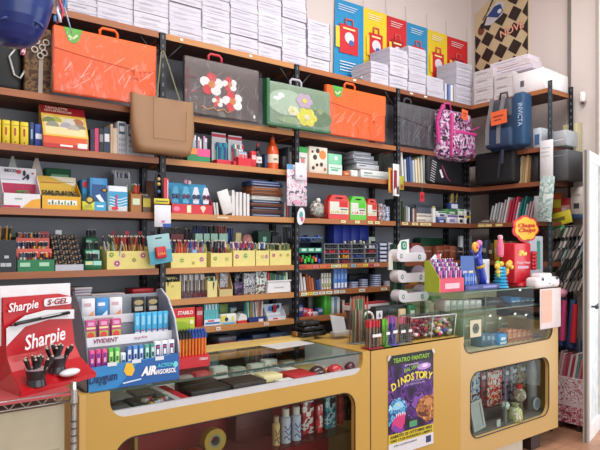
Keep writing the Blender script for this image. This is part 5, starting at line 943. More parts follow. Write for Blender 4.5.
o, w, h = hangcard('long white sheet of pink and blue erasers hanging on the middle post', 287, 307, 165, 206, 3.365, PINKP, deco=[(0, .3, .88, 1, '#5a9ac8'), (.42, .5, .12, .04, '#d080a0'), (.7, .3, .12, .05, '#d890b0'), (.3, .25, .1, .03, '#3a4050')])
o, w, h = hangcard('rounded white eraser card with red and blue blot, upper one on the middle post', 295.5, 306, 163, 180, 3.345, '#e2e2ea', deco=[(.42, .65, .22, .18, '#d8506a'), (.6, .42, .28, .22, '#4a90c8')])
b = B(); b.M = Matrix.Rotation(.15, 4, 'Y'); o = thing('blister_card', 'small white oval card hanging lowest on the middle post', 'card', (S(300, 3.35), 3.35, Z(300, 225, 3.35))); obj('card', b.prism([(.035*math.cos(a*.35)+.0, .065+.065*math.sin(a*.35)) for a in range(18)], 0, .003, M('#dfe0e8')), o); obj('print', B().ell(.01, .075, .016, .025, M('#4aa0a0'), -.002).ell(.018, .045, .012, .02, M('#d05a80'), -.003), o)
o, w, h = hangcard('orange and white price pack hanging on the post between the third and corner bays', 388.5, 395, 168, 193, 3.37, '#c07a2c', deco=[(.3, .7, .1, .9, '#a83028'), (0, .2, .1, .9, '#c8b040')])
o, w, h = hangcard('white and red hanging toy pack in front of the orange price pack', 393, 399.5, 164, 196, 3.355, '#e2dede', deco=[(.1, .6, .2, .8, '#8a2c34'), (.3, .9, .0, .25, '#e9e9ea'), (.5, .92, .3, .05, '#5a4a4a')])
o, w, h = hangcard('yellow green hanging pack beside the white and red one', 399.5, 404, 176, 190, 3.37, '#a8a838', deco=[(.2, .8, .1, .4, '#a04a28')])

# ---------------------------------------------------------------- the counters
YEL = M('#be984a', .38, var=.05, scale=3); YIN = M('#b58d4c', .5); CT = .885; PF = 2.40
METW = M('#c9ccd2', .35, .2); DKR = M('#98141e', .5); EDGE = M('#2a1d1a', .6)
# low glass counter
gc = thing('display_counter', 'low yellow counter with a flat glass showcase top and rounded openings', 'counter', (0, 0, FZ)); gc.location = (0, 0, 0)
x0, x1 = .70, 2.31; n0, n1, nz = .80, 2.25, .765; r = .075
outer = [(x0, FZ+.05), (x1, FZ+.05), (x1, CT), (n1, CT)]+arc(n1-r, nz+r, r, 0, -90)+arc(n0+r, nz+r, r, -90, -180)+[(n0, CT), (x0, CT)]
hole = rrect(.82, 2.19, .15, .672, .09)
obj('front_panel', panel([outer, hole[::-1]], PF, PF+.03, YEL), gc)
obj('opening_edge', B().tube([(x, PF-.0005, z) for x, z in hole], .0035, EDGE, 5, True), gc)
obj('side_panel', B().box(x0-.025, x0, PF, 3.02, FZ, CT, M('#c9a25c', .5)), gc)
obj('back_panel', B().box(x0, x1, 2.99, 3.02, FZ, nz-.02, YIN), gc); obj('inner_side', B().box(n1+.002, n1+.012, PF+.03, 2.95, nz-.02, CT-.01, M('#c6c8cc')), gc)
obj('back_top', B().box(x0, x1, 2.93, 3.05, CT, CT+.018, M('#cfae62', .4)), gc)
obj('showcase_floor', B().box(x0, x1-.02, PF+.03, 2.95, nz-.045, nz-.02, M('#d9d6d2')), gc)
obj('metal_rail', B().box(n0, n1, PF+.003, PF+.02, nz-.002, nz+.03, METW).box(n0, n1, PF+.02, PF+.03, nz-.004, nz+.012, METW), gc)
obj('divider', B().box(1.12, 1.15, PF+.02, 2.9, nz-.02, nz+.02, METW), gc); obj('divider', B().box(1.88, 1.90, PF+.02, 2.9, nz-.02, nz+.02, METW), gc)
obj('glass_top', B().box(x0+.02, n1-.005, PF+.005, 2.95, CT-.008, CT, GLASS), gc)
obj('glass_edge', B().box(x0+.02, n1-.005, PF+.0035, PF+.005, CT-.009, CT, M('#2f4a44', .2)), gc)
obj('inner_back', B().box(x0, x1, 2.78, 2.80, FZ+.05, nz-.045, DKR), gc)
obj('inner_floor', B().box(x0, x1, PF+.03, 2.78, .08, .10, M('#4a1418')), gc)
obj('inner_post', B().box(1.02, 1.035, 2.70, 2.78, .1, nz-.045, M('#b58d4c')), gc)
obj('glass_shelf', B().box(.80, 2.2, PF+.05, 2.77, .425, .432, THIN('#dcebe6', .08)), gc)
obj('window_pane', B().box(.80, 2.21, PF+.032, PF+.036, .13, .69, GLASS), gc)
obj('seam', B().box(2.308, 2.314, PF-.0004, PF+.02, FZ+.05, CT, EDGE), gc)
# plain middle section
pc = thing('counter', 'plain yellow counter section carrying the dinosaur show poster', 'counter', (0, 0, FZ)); pc.location = (0, 0, 0)
obj('front_panel', B().box(2.316, 3.14, PF, PF+.03, FZ+.05, CT, YEL), pc)
obj('worktop', B().box(2.254, 3.168, PF+.03, 3.05, CT-.025, CT, YEL).box(2.316, 3.168, PF, PF+.03, CT-.001, CT, YEL), pc)
obj('back_panel', B().box(2.316, 3.14, 2.99, 3.02, FZ, CT-.025, YIN), pc)
# tall glass case
tc_ = thing('display_case', 'tall glass showcase rising from the right end of the yellow counter', 'showcase', (0, 0, FZ)); tc_.location = (0, 0, 0)
x0, x1 = 3.14, 4.37; n0, n1 = 3.175, 4.285; LY = M('#c4a268', .4, var=.05, scale=3)
outer = [(x0, FZ+.13), (x1, FZ+.13), (x1, CT), (n1, CT)]+arc(n1-r, nz+r, r, 0, -90)+arc(n0+r, nz+r, r, -90, -180)+[(n0, CT), (x0, CT)]
hole = rrect(3.245, 4.235, .175, .628, .085)
obj('front_panel', panel([outer, hole[::-1]], PF, PF+.03, LY), tc_)
obj('opening_edge', B().tube([(x, PF-.0005, z) for x, z in hole], .004, EDGE, 5, True).tube([(x, PF+.001, z) for x, z in outer[3:-2]], .004, EDGE, 5), tc_)
obj('side_panel', B().box(x1-.02, x1, PF+.03, 2.98, FZ+.13, CT, YIN), tc_)
obj('back_panel', B().box(x0, x1, 2.96, 2.98, FZ+.02, 1.165, M('#b0a886', .5)), tc_)
obj('plinth', B().box(3.2, 3.95, PF+.05, PF+.07, FZ, FZ+.14, M('#c9c0b0')), tc_); obj('leg', B().box(4.05, 4.18, PF+.04, PF+.14, FZ, FZ+.14, M('#3a2a28')), tc_)
obj('case_floor', B().box(n0, x1-.02, PF+.03, 2.96, nz-.045, nz-.02, M('#c9bf9c')), tc_)
obj('lower_shelf', B().box(x0+.03, x1-.03, PF+.04, 2.95, .17, .18, M('#77706c')), tc_)
obj('inner_back', B().box(x0+.03, x1-.03, 2.86, 2.87, .1, .7, M('#2c1216')), tc_)
GT = 1.182
obj('glass_top', B().box(n0, x1-.005, PF+.005, 2.97, GT-.008, GT, GLASS), tc_); obj('glass_shelf', B().box(n0+.01, x1-.03, PF+.02, 2.95, 1.04, 1.047, GLASS), tc_)
obj('glass_front', B().box(n0, x1-.01, PF+.008, PF+.013, nz, GT-.01, THIN('#fafcfb', .05)), tc_)
obj('glass_side', B().box(n0, n0+.005, PF+.013, 2.95, CT, GT-.01, THIN('#f4faf7', .06)), tc_); obj('glass_side', B().box(x1-.015, x1-.01, PF+.013, 2.95, nz, GT-.01, THIN('#f4faf7', .06)), tc_)
ge = M('#4a6a62', .2)
obj('glass_edge', B().box(n0, x1-.005, PF+.0035, PF+.005, GT-.009, GT, ge).box(n0+.01, x1-.03, PF+.0145, PF+.0155, 1.04, 1.047, ge).box(n0-.002, n0+.003, PF+.004, PF+.008, CT, GT-.01, ge).box(3.42, 3.425, PF+.004, PF+.008, nz+.02, GT-.01, ge), tc_)
obj('window_pane', B().box(3.23, 4.25, PF+.032, PF+.036, .15, .65, GLASS), tc_)
obj('sliding_edge', B().box(3.70, 3.705, PF+.03, PF+.037, .16, .64, M('#6a7470')), tc_)
# poster
s0, s1 = S(388, PF), S(433, PF); w = s1-s0; zt = Z(410, 352, PF)-.005; zb = zt-.60
po = thing('poster', 'purple dinosaur theatre poster with yellow lettering taped to the yellow counter', 'poster', (s0, PF-.003, zb))
h = .60
obj('sheet', B().box(0, w, 0, .002, 0, h, PAT(['#140d2a', '#2a1450', '#3d1f66', '#5a2c86', '#1b1238', '#7a4aa8'], 9, .3)), po)
b = B(); b.q(0, w, h*.90, h, M('#1c1a1e'), -.0008).ell(w*.78, h*.84, w*.16, h*.035, M('#b98ad8'), -.001).ell(w*.8, h*.845, w*.07, h*.018, M('#e6d0f2'), -.0015)
for k in range(26): u, v = R.uniform(.04, .96), R.uniform(.25, .88); b.ell(u*w, v*h, .0025, .0025, M('#e0d8f2'), -.0012, n=6)
obj('night_sky', b, po)
b = B()                                                   # blue roaring dinosaur head
b.add([(u*w, -.002, v*h) for u, v in [(0, .30), (.0, .50), (.10, .56), (.26, .57), (.36, .51), (.40, .44), (.34, .40), (.22, .41), (.12, .36)]], [tuple(range(9))], PAT(['#173a7a', '#2f78b4', '#6ab4dc', '#245a9a', '#a8dcf0'], 30, .4))
b.add([(u*w, -.0024, v*h) for u, v in [(.06, .46), (.14, .53), (.26, .53), (.34, .47), (.2, .45)]], [tuple(range(5))], M('#8ac8e6'))
b.add([(u*w, -.0022, v*h) for u, v in [(.10, .36), (.22, .41), (.36, .40), (.34, .30), (.26, .22), (.12, .24), (.05, .28)]], [tuple(range(7))], M('#c83a7a'))
b.add([(u*w, -.0026, v*h) for u, v in [(.04, .28), (.14, .235), (.27, .205), (.34, .24), (.22, .26), (.12, .31)]], [tuple(range(6))], M('#7a3aa0'))
for k in range(5): b.add([(u*w, -.003, v*h) for u, v in [(.15+.045*k, .41), (.175+.045*k, .41), (.163+.045*k, .375)]], [(0,1,2)], M('#f0e8f0'))
b.ell(w*.2, h*.5, .007, .006, M('#e8d84a'), -.0034); obj('blue_dinosaur', b, po)
b = B(); b.add([(u*w, -.002, v*h) for u, v in [(.58, .42), (.66, .50), (.80, .53), (1, .52), (1, .28), (.84, .24), (.74, .30), (.64, .33)]], [tuple(range(8))], PAT(['#5a2c18', '#8a4a28', '#b87844', '#6a3820', '#d09a60'], 30, .4))
b.add([(u*w, -.0026, v*h) for u, v in [(.62, .38), (.78, .36), (.9, .30), (.78, .31), (.66, .34)]], [tuple(range(5))], M('#5a2a1c')); b.ell(w*.78, h*.45, .006, .005, M('#e8c060'), -.0034); b.ell(w*.88, h*.46, w*.09, h*.04, M('#c08450'), -.0024)
obj('brown_dinosaur', b, po)
YL = M('#e2d636', .4); b = B()
b.text('TEATRO FANTASY', w*.5, h*.925, .026, M('#8fc04a'), -.003, w*.80, bold=.02)
b.text('presenta', w*.5, h*.875, .014, M('#d8c8e8'), -.003, w*.3); b.text('DAL VIVO', w*.5, h*.825, .022, M('#8fc04a'), -.003, w*.34, bold=.02, rot=.12); 
obj('heading', b, po)
b = B()
for k, ch in enumerate('DINOSTORY'):
    t = (k-4)/4; b.text(ch, w*.51+w*.39*t, h*(.722-.045*t*t+.02*t), .043, YL, -.0035, rot=-.28*t, bold=.03)
obj('title_lettering', b, po)
b = B().text('LA STORIA', w*.56, h*.70, .012, M('#b8a8d8'), -.003, w*.4).text('DEI DINOSAURI', w*.56, h*.67, .012, M('#b8a8d8'), -.003, w*.46); obj('small_lettering', b, po)
b = B().q(0, w, h*.12, h*.215, M('#c9b62e'), -.0008).q(0, w, h*.0, h*.12, M('#d6d6dc'), -.0008).q(w*.45, w*.62, h*.24, h*.30, M('#4a9a6a'), -.001); obj('footer_band', b, po)
b = B().text('SABATO 22 OTTOBRE 2022', w*.5, h*.175, .016, M('#1f1c14'), -.0025, w*.92, bold=.02).text('ORE 17.30 INGRESSO LIBERO', w*.5, h*.135, .014, M('#1f1c14'), -.0025, w*.92, bold=.01).text('info e prenotazioni', w*.36, h*.085, .012, M('#4a4a58'), -.0025, w*.5)
b.q(w*.82, w*.94, h*.03, h*.10, M('#2a3a6a'), -.0015); obj('footer_lettering', b, po)
b = B(); tp = M('#c9c4b8', .3)
for u in (0, 1): b.add([(w*u+(-.012 if u == 0 else .012), -.004, h-.02), (w*u+(.0 if u == 0 else -.0), -.004, h+.008), (w*u+(.022 if u == 0 else -.022), -.004, h+.0), (w*u, -.004, h-.03)], [(0,1,2,3)], tp)
obj('adhesive_tape', b, po)

# contents of the flat showcase
FL = nz-.02
def low(name, cat, label, x, y, w, d, h, col, dec=(), rz=0, grp=None, z=FL): return carton(name, cat, label, (x, y, z), w, d, h, col, dec, grp, rz)
for k, (x, y, c, l) in enumerate([(.83, 2.47, '#8a928c', 'grey'), (.95, 2.50, '#6a6f66', 'dark grey'), (.90, 2.66, '#9aa09a', 'pale grey'), (1.02, 2.68, '#7a766a', 'brown grey')]): low('tray', 'tray', l+' shallow tray in the left compartment of the flat showcase', x, y, .10, .15, .03, c, [(.1, .9, .2, .8, '#5a5f58')])
for k in range(14): thing('eraser', 'olive, red or pale blue small piece scattered in the left showcase compartment', 'eraser', (1.0+.011*(k % 10), 2.45+.025*(k//3), FL+.031), R.uniform(0, 3), 'small pieces in the left showcase compartment', B().rbox(-.016, .016, -.012, .012, 0, .02, .006, M(['#8a8a3a', '#b03a44', '#9ab0b8', '#6a7a3c', '#c9c4b4', '#b8a8b0'][k % 6])))
low('box', 'box', 'red box beside the metal divider under the glass', 1.155, 2.46, .05, .30, .035, '#b02430')
for k, (x, y, w_, d_, h_, c, l) in enumerate([(1.21, 2.47, .22, .13, .055, '#1e1614', 'black open wallet box under the glass'), (1.43, 2.46, .20, .16, .06, '#2e221e', 'dark brown ridged wallet under the glass'), (1.25, 2.63, .20, .12, .05, '#241a18', 'black case behind the wallets under the glass'), (1.64, 2.50, .12, .10, .065, '#d8ca98', 'crumpled cream pouch under the glass'), (1.66, 2.63, .14, .12, .03, '#c8bfa8', 'cream flat box behind the pouch'), (1.70, 2.44, .09, .05, .045, '#dad8d4', 'white card lying near the middle divider')]):
    o = low('wallet' if 'wallet' in l else 'pouch', 'wallet' if 'wallet' in l else 'box', l, x, y, w_, d_, h_, c, [(.05, .95, .4, .5, '#5a4a40')])
RC3 = [(1.80, 2.45, .16, .16, .05, '#b01c26', 'flat bright red box under the glass, right compartment'), (2.0, 2.62, .14, .12, .035, '#8a7a4a', 'olive box at the back of the right compartment'), (1.93, 2.66, .07, .10, .03, '#d8d0c4', 'cream small box in the right compartment')]
for x, y, w_, d_, h_, c, l in RC3: low('box', 'box', l, x, y, w_, d_, h_, c, [(.3, .7, .2, .8, '#d8b0a0')])
for (x, y, c, r_, l) in ((S(317, 2.50), 2.50, '#3a1a24', .052, 'dark wine coloured purse leaning under the glass'), (S(335, 2.475), 2.475, '#b82430', .052, 'glossy red rounded purse under the glass at right'), (S(351, 2.50), 2.50, '#5a1c2c', .046, 'dark red rounded purse at the right corner of the flat showcase'), (S(327, 2.56), 2.56, '#c87a34', .03, 'small orange ball purse behind the red one')):
    o = thing('purse', l, 'purse', (x, y, FL)); obj('body', B().ball((0, 0, r_*.75), r_, M(c, .2, coat=.5), 14, (1, .8, .75)), o); obj('clasp', B().tube([(-r_*.6, -r_*.5, r_*.8), (0, -r_*.75, r_*.95), (r_*.6, -r_*.5, r_*.8)], .004, M('#c8a8a0', .3, .5), 6), o)
for k, (x, y, c) in enumerate([(1.3, 2.80, '#9a9f98'), (1.4, 2.80, '#b03a3a'), (1.52, 2.82, '#c9c9c4'), (1.64, 2.82, '#8a9a90'), (1.75, 2.80, '#b8bcb8'), (1.86, 2.82, '#d0d0ca'), (1.98, 2.8, '#8a8f8a')]): low('box', 'box', ['grey', 'red', 'white', 'green grey', 'silver', 'off white', 'slate'][k]+' small item box along the back of the flat showcase', x, y, .085, .06, .05+.01*(k % 3), c, [(.1, .9, .3, .6, '#6a6a6a')])
# behind the lower window
SH = .432
for k, (x, c, capc, r_, h_, l) in enumerate([(S(276, 2.52), '#c8a878', '#a08a70', .022, .15, 'slim tan glue tube with pale cap behind the lower window'), (S(285.5, 2.52), '#b8bcd0', '#c4c0bc', .028, .18, 'left blue and white swirl spray can behind the lower window'), (S(296, 2.52), '#b4bad0', '#cac6c2', .028, .18, 'right blue and white swirl spray can behind the lower window')]):
    o = thing('spray_can', l, 'can', (x, 2.52, SH)); obj('body', B().lathe([(r_, 0), (r_, h_*.74), (r_*.6, h_*.8)], M(c, .3, .2), 18), o); obj('cap', B().lathe([(r_*.72, h_*.78), (r_*.72, h_), (r_*.6, h_*1.01)], M(capc, .4), 16), o)
    b = B()
    for j in range(3): b.tube([(r_*1.02*math.sin(-.8+.2*i), -r_*1.02*math.cos(-.8+.2*i), h_*(.15+.16*j)+.012*math.sin(i*.8+j)) for i in range(9)], .003, M('#3a4a8a' if k else '#6a3a24'), 4)
    obj('print', b, o)
for k, (x, yy, w_, h_, cols, l) in enumerate([(S(303, 2.55), 2.55, .078, .20, ['#8a1c28', '#b0303c', '#d8c8cc', '#7a1a24'], 'tall red doll package behind the lower window'), (S(318, 2.52), 2.52, .036, .16, ['#a01c28', '#c8404c', '#d8c0c0'], 'narrow red and white package behind the lower window'), (S(326, 2.55), 2.55, .075, .19, ['#1f4a5c', '#3a7a8c', '#9ab8c4', '#2a2a3a'], 'teal blue package behind the lower window'), (S(340, 2.56), 2.56, .03, .18, ['#a02434', '#c83a44'], 'slim red package behind the lower window'), (S(346, 2.6), 2.60, .06, .15, ['#1c1a20', '#3a2a34', '#5a4a50'], 'dark package in the corner of the lower window')]):
    carton('toy_package', 'package', l, (x, yy, SH), w_, .03, h_, PAT(cols, 16, .25), [(.3, .7, .5, .62, '#d8d0d0')] if k < 2 else [])
o = thing('tape_roll', 'yellow adhesive tape roll standing upright behind the lower window', 'tape roll', (S(215.5, 2.60), 2.60, SH))
b = B(); ring = []
def wheel(b, ro, ri, y0, y1, m, cz):
    n = 28
    for (ra, rb, ya, yb) in ((ro, ro, y0, y1), (ri, ri, y1, y0), (ri, ro, y0, y0), (ro, ri, y1, y1)):
        A = [(ra*math.cos(2*math.pi*k/n), ya, cz+ra*math.sin(2*math.pi*k/n)) for k in range(n)]; C_ = [(rb*math.cos(2*math.pi*k/n), yb, cz+rb*math.sin(2*math.pi*k/n)) for k in range(n)]
        b.add(A+C_, [(k, (k+1) % n, n+(k+1) % n, n+k) for k in range(n)], m, ra == rb)
    return b
obj('tape', wheel(B(), .062, .034, 0, .045, M('#b89038', .3), .062), o); obj('core', wheel(B(), .034, .024, .0, .045, M('#8a8478', .5), .062), o)
thing('pencil_case', 'rounded orange red pouch lying left of the yellow tape roll', 'pouch', (S(186, 2.60), 2.60, SH), 0, None, B().rbox(-.06, .09, -.03, .06, 0, .045, .02, M('#a8381f', .4)))
low('box', 'box', 'dark red ribbed box behind the lower window', S(236, 2.66), 2.66, .24, .10, .16, '#5a1820', [(0, 1, .48, .5, '#7a3038'), (0, 1, .96, 1, '#7a3038')], z=SH)
thing('paper_note', 'pale grey paper lying on the flat showcase glass near its back', 'paper', (1.90, 2.82, CT+.0005), .1, None, B().box(0, .30, -.06, .12, 0, .002, M('#c9c8c8', .6)))

# tall case contents
def cc(name, cat, label, x0, x1, y0, y1, p, zb, col, dec=(), d=.08, grp=None): return bx(name, cat, label, x0, x1, y0, zb, col, dec, d, p, grp)
M2 = 1.048
for k in range(6): cc('small_box', 'box', 'pale grey small box in the clear row on the upper glass shelf', 445+6.2*k, 450.6+6.2*k, 300, 0, 2.52, M2, '#b4b8ae', [(.1, .9, .1, .45, '#8f958e'), (.2, .8, .6, .9, '#cdd0c8')], .09, 'pale grey boxes on the upper glass shelf')
o = cc('case', 'case', 'black rounded case on the upper glass shelf', 484, 504, 299, 0, 2.56, M2, '#23262c', [(.3, .8, .5, .6, '#7a828c')], .14)
for k in range(5): cc('small_box', 'box', 'blue small box on the upper glass shelf at right', 511.5+4.7*k, 516+4.7*k, 297+k*.4, 0, 2.56, M2, ['#2a6aa8', '#3a86bc', '#2c5a98', '#3f90c0', '#2a6a9c'][k], [(.1, .9, .1, .4, '#a8c8dc')], .1, 'blue boxes on the upper glass shelf')
for k in range(4): cc('small_box', 'box', 'blue grey crumpled pack on the case floor near its left part', 482+4.6*k, 486.5+4.6*k, 333+k*.5, 0, 2.55, FL+.0, ['#4a6a80', '#3a5a78', '#5a7a90', '#4a7a9a'][k], [(.2, .8, .5, .8, '#8aa0b0')], .1, 'blue grey packs on the case floor')
cc('small_box', 'box', 'bright blue and white pack in the middle of the case floor', 499.5, 507, 334, 0, 2.52, FL, '#2f8ac8', [(.1, .9, .1, .3, '#c8d8e0'), (.2, .8, .45, .7, '#e0e8ee')], .1)
for k in range(5): cc('sticker_pack', 'pack', 'red patterned collectable pack on the case floor', 508+5*k, 512.8+5*k, 329+k*.3, 0, 2.54, FL, PAT(['#7a1a2c', '#b02c3c', '#c8a050', '#9a2434', '#d8b8a0'], 60, .3), (), .1, 'red patterned packs on the case floor')
for k in range(2): cc('small_box', 'box', 'grey pack at the right end of the case floor', 533.5+5*k, 538+5*k, 334, 0, 2.56, FL, '#77787c', [(.2, .8, .5, .8, '#a8a8ac')], .1, 'grey packs on the case floor')
for k, (x0, x1, y0, c, l) in enumerate([(462, 480, 318, '#8f9478', 'olive'), (482, 497, 316, '#a39d80', 'beige'), (499, 512, 318, '#8a8a70', 'grey green'), (514, 527, 316, '#b8b494', 'pale khaki'), (529, 540, 318, '#a8b088', 'yellow green')]):
    cc('backing_box', 'box', l+' dull box standing along the back of the tall case', x0, x1, y0, 0, 2.84, FL, c, [(.2, .8, .6, .7, '#c8c8b0')], .08)
s0, s1 = S(470.5, PF), S(481.5, PF); z0, z1 = Z(476, 337, PF), Z(476, 320, PF)
o = thing('picture_card', 'small cream card with a dark round drawing stuck on the case glass', 'card', (s0, PF+.004, z0)); w, h = s1-s0, z1-z0
obj('card', B().box(0, w, -.002, .0, 0, h, M('#c8bfa0')), o)
b = B().ell(w*.5, h*.5, w*.30, h*.30, M('#5a6a5a'), -.003).ell(w*.5, h*.5, w*.12, h*.12, M('#2c3a34'), -.004)
for k in range(6): b.ell(w*.5+w*.24*math.cos(k*1.05), h*.5+h*.24*math.sin(k*1.05), w*.06, h*.06, M('#2c3a34'), -.0038)
obj('print', b, o)
for k, (x, y) in enumerate(((489, 317), (499, 319.5), (514, 315), (525, 316), (519, 291))): thing('price_sticker', 'tiny white price sticker on the tall case glass', 'sticker', (S(x, PF+.003), PF+.003, Z(x, y, PF)), 0, 'white price stickers on the case glass', B().box(0, .028, 0, .002, 0, .014, M('#e0e4e4')))
# behind the lower right window
LS = .18
def toy(name, label, cat, px, p, parts, zb=LS):
    o = thing(name, label, cat, (S(px, p), p, zb))
    for nm, b in parts: obj(nm, b, o)
    return o
for k, (x0, x1, yt, cs, l) in enumerate([(470, 480, 372, ['#2a3a6a', '#8a9ab8', '#c8ccd8', '#5a3a3a'], 'blue and silver'), (481, 487, 372, ['#4a1a24', '#8a2c3a', '#2c2430'], 'dark wine'), (488, 502, 371, ['#c8341f', '#e0703a', '#d8d0d0', '#8a1c24', '#c02c34'], 'bright red and orange'), (504, 510, 368, ['#3a2a50', '#8a6a98', '#20202c'], 'violet'), (511, 518, 366, ['#23252c', '#8a8a90', '#3a3a44'], 'black and grey'), (519, 527, 364, ['#5a4a30', '#8a7a4a', '#2c2a24'], 'olive brown')]):
    p = 2.60; bx('toy_package', 'package', l+' toy package behind the lower right window', x0, x1, yt, LS+.09, PAT(cs, 22, .25), [(.2, .8, .8, .9, '#b8b8c0')], .05, p)
obj('x', B()) if False else None
carton('riser', 'riser', 'dark low riser under the toy packages', (3.30, 2.58, LS), .85, .2, .088, '#2c2226')
s0 = S(474, 2.46); o = thing('empty_picture_frame', 'whitish grey empty picture frame leaning behind the lower right window', 'picture frame', (s0+.02, 2.47, LS)); o.rotation_euler = (-.12, -.12, 0)
w, h = .135, .205; obj('frame', panel([[(0, 0), (w, 0), (w, h), (0, h)], [(.02, .02), (.02, h-.02), (w-.02, h-.02), (w-.02, .02)]], 0, .014, M('#a9a8a8', .5)), o); obj('picture', B().box(.018, w-.018, .006, .012, .018, h-.018, M('#a3a3a4')), o)
toy('ornament', 'round clear ornament with bright red cap behind the lower right window', 'ornament', 519, 2.50, [('globe', B().ball((0, 0, .165), .055, PAT(['#6a5a4a', '#a89a88', '#8a7a6a', '#c8c0b0'], 22, .15), 16)), ('cap', B().cyl((0, 0, .215), (0, 0, .25), .022, .026, M('#c8243a', .3), 14)), ('stand', B().cyl((0, 0, 0), (0, 0, .12), .03, .025, M('#5a5044'), 14))])
toy('ornament', 'small silver green round ornament left of the red capped one', 'ornament', 505, 2.49, [('globe', B().ball((0, 0, .12), .036, PAT(['#4a8a7a', '#a8b8b4', '#d8dcd8', '#6a7a78'], 30, .2), 14)), ('stand', B().cyl((0, 0, 0), (0, 0, .09), .02, .016, M('#6a6a68'), 12))])
toy('bag_of_candy', 'tied clear bag with yellow green pieces at the foot of the lower right window', 'bag', 515, 2.46, [('bag', B().lathe([(.05, 0), (.058, .03), (.05, .08), (.02, .11), (.03, .13)], PAT(['#8a9a5a', '#c8c890', '#6a7a4a', '#b8b4a0'], 40, .2), 16))])
toy('plate', 'blue and white round plate standing at the right of the lower right window', 'plate', 537, 2.50, [('disc', B().ell(0, .055, .042, .052, M('#8a96a8', .3), 0, .012)), ('rim', wheel(B(), .048, .040, -.003, .008, M('#c8ccd4', .3), .055))])
toy('bottle', 'grey white tall bottle shape at the right edge of the lower right window', 'bottle', 532, 2.56, [('body', B().lathe([(.04, 0), (.042, .3), (.03, .36), (.02, .40)], M('#9a9aa0', .4), 16))])
thing('price_sign', 'small white price card beside the leaning frame', 'card', (S(497, 2.45), 2.45, LS), 0, None, B().box(0, .045, 0, .003, 0, .05, M('#b8b8b8')))

# ---------------------------------------------------------------- on the counters
# chewing gum stand
gz = CT+.001; s0 = S(87.5, 2.425); W = S(179, 2.425)-s0; gr_ = M('#8a8f98', .35)
o = thing('gum_display', 'large three tier chewing gum stand with blue front on the glass counter', 'display', (s0, 2.425, gz), 0.0)
obj('blue_front', B().prism([(0, 0), (W, 0), (W, .118), (0, .10)], 0, .004, M('#2a86c8', .3)).add([(W*.30, -.001, 0), (W, -.001, 0), (W, -.001, .118), (W*.55, -.001, .105)], [(0,1,2,3)], M('#1d5fa8', .3)), o)
T1, T2g, T3g = .085, .19, .275
b = B().box(.004, W-.004, .004, .07, T1-.004, T1, gr_).box(.004, W-.004, .07, .074, 0, T2g, gr_).box(.004, W-.004, .074, .15, T2g-.004, T2g, gr_).box(.004, W-.004, .15, .154, 0, T3g, gr_).box(.004, W-.004, .154, .24, T3g-.004, T3g, gr_).box(.004, W-.004, .24, .244, 0, .38, M('#9aa2ac', .35)); obj('tiers', b, o)
sidep = [(0, 0), (.26, 0), (.26, .39), (.20, .40), (.12, .36), (.05, .28), (.01, .17), (0, .12)]
SP = M('#868ca0', .15)
obj('side_panel', B().sprism(sidep, 0, .004, SP), o); obj('side_panel', B().sprism(sidep, W-.004, W, SP), o)
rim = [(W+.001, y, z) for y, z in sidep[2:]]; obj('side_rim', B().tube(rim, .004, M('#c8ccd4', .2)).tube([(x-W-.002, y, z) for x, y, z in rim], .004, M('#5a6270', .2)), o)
obj('tier_strip', B().box(.004, W-.004, .068, .070, T1+.09, T2g+.026, M('#dfe0e6', .4)), o); obj('tier_strip', B().box(.004, W-.004, .148, .150, T2g+.07, T3g+.024, M('#dcdde2', .4)), o)
b = B().text('VIVIDENT', W*.24, T2g+.0, .018, M('#8a2a5a'), .066, W*.26, shear=.2, bold=.02).text('xylit', W*.62, T2g+.002, .012, M('#b04a7a'), .066, W*.16, shear=.2).text('VIGORSOL', W*.28, T3g+.0, .014, M('#c05070'), .146, W*.22).ell(W*.7, T3g+.006, .03, .010, M('#d88a4a'), .147); obj('strip_lettering', b, o)
b = B().text('Daygum', W*.16, .036, .036, M('#16305e'), -.004, W*.29, shear=.15, bold=.02, rot=.05); obj('lettering', b, o)
b = B().text('AIR', W*.64, .040, .036, M('#f2f4f8'), -.005, W*.17, shear=.3, bold=.05).text('ACTION', W*.84, .066, .016, M('#5fd0e0'), -.005, W*.2, shear=.2, bold=.02).text('VIGORSOL', W*.84, .036, .020, M('#f2f4f8'), -.005, W*.24, shear=.2, bold=.03)
b.strip([(W*.36, -.004, .018), (W*.56, -.004, .026)], .006, .001, M('#c8e0f0')); obj('lettering', b, o)
obj('star_print', B().add([(x, -.003, z) for x, z in [(W*.37, .07), (W*.40, .105), (W*.46, .10), (W*.49, .07), (W*.46, .045), (W*.40, .05)]], [tuple(range(6))], M('#e6b82e')).ell(W*.955, .07, .012, .014, M('#6fd0d8'), -.003), o)
# gum packs: tier one
G1 = [('#d8508a', 'pink'), ('#c8407c', 'pink'), ('#d8508a', 'pink'), ('#4fb84a', 'green'), ('#5cc052', 'green'), ('#dfe8ee', 'white and blue'), ('#3a6ab0', 'blue'), ('#4a86c8', 'blue'), ('#3a7ab8', 'blue'), ('#4a9a8a', 'teal'), ('#3a9088', 'teal')]
for k, (c, l) in enumerate(G1):
    wk = .026; x = s0+.014+k*.0268; thing('gum_pack', l+' stick gum pack on the front tier of the chewing gum stand', 'gum pack', (x, 2.445, gz+T1), 0, l+' packs on the front tier', B().rbox(0, wk-.004, 0, .02, 0, .085 if k != 5 else .06, .003, M(c, .3), 1).q(.004, wk-.008, .012, .07 if k != 5 else .05, M({'pink': '#7a2a9a', 'green': '#c8e8a0', 'white and blue': '#3a5aa0', 'blue': '#d8e6f2', 'teal': '#c8e6e0'}[l])).q(.006, wk-.010, .03, .05, M({'pink': '#e8a0c8', 'green': '#2a7a34', 'white and blue': '#dfe8ee', 'blue': '#1f3a80', 'teal': '#1f5a58'}[l]), -.002))
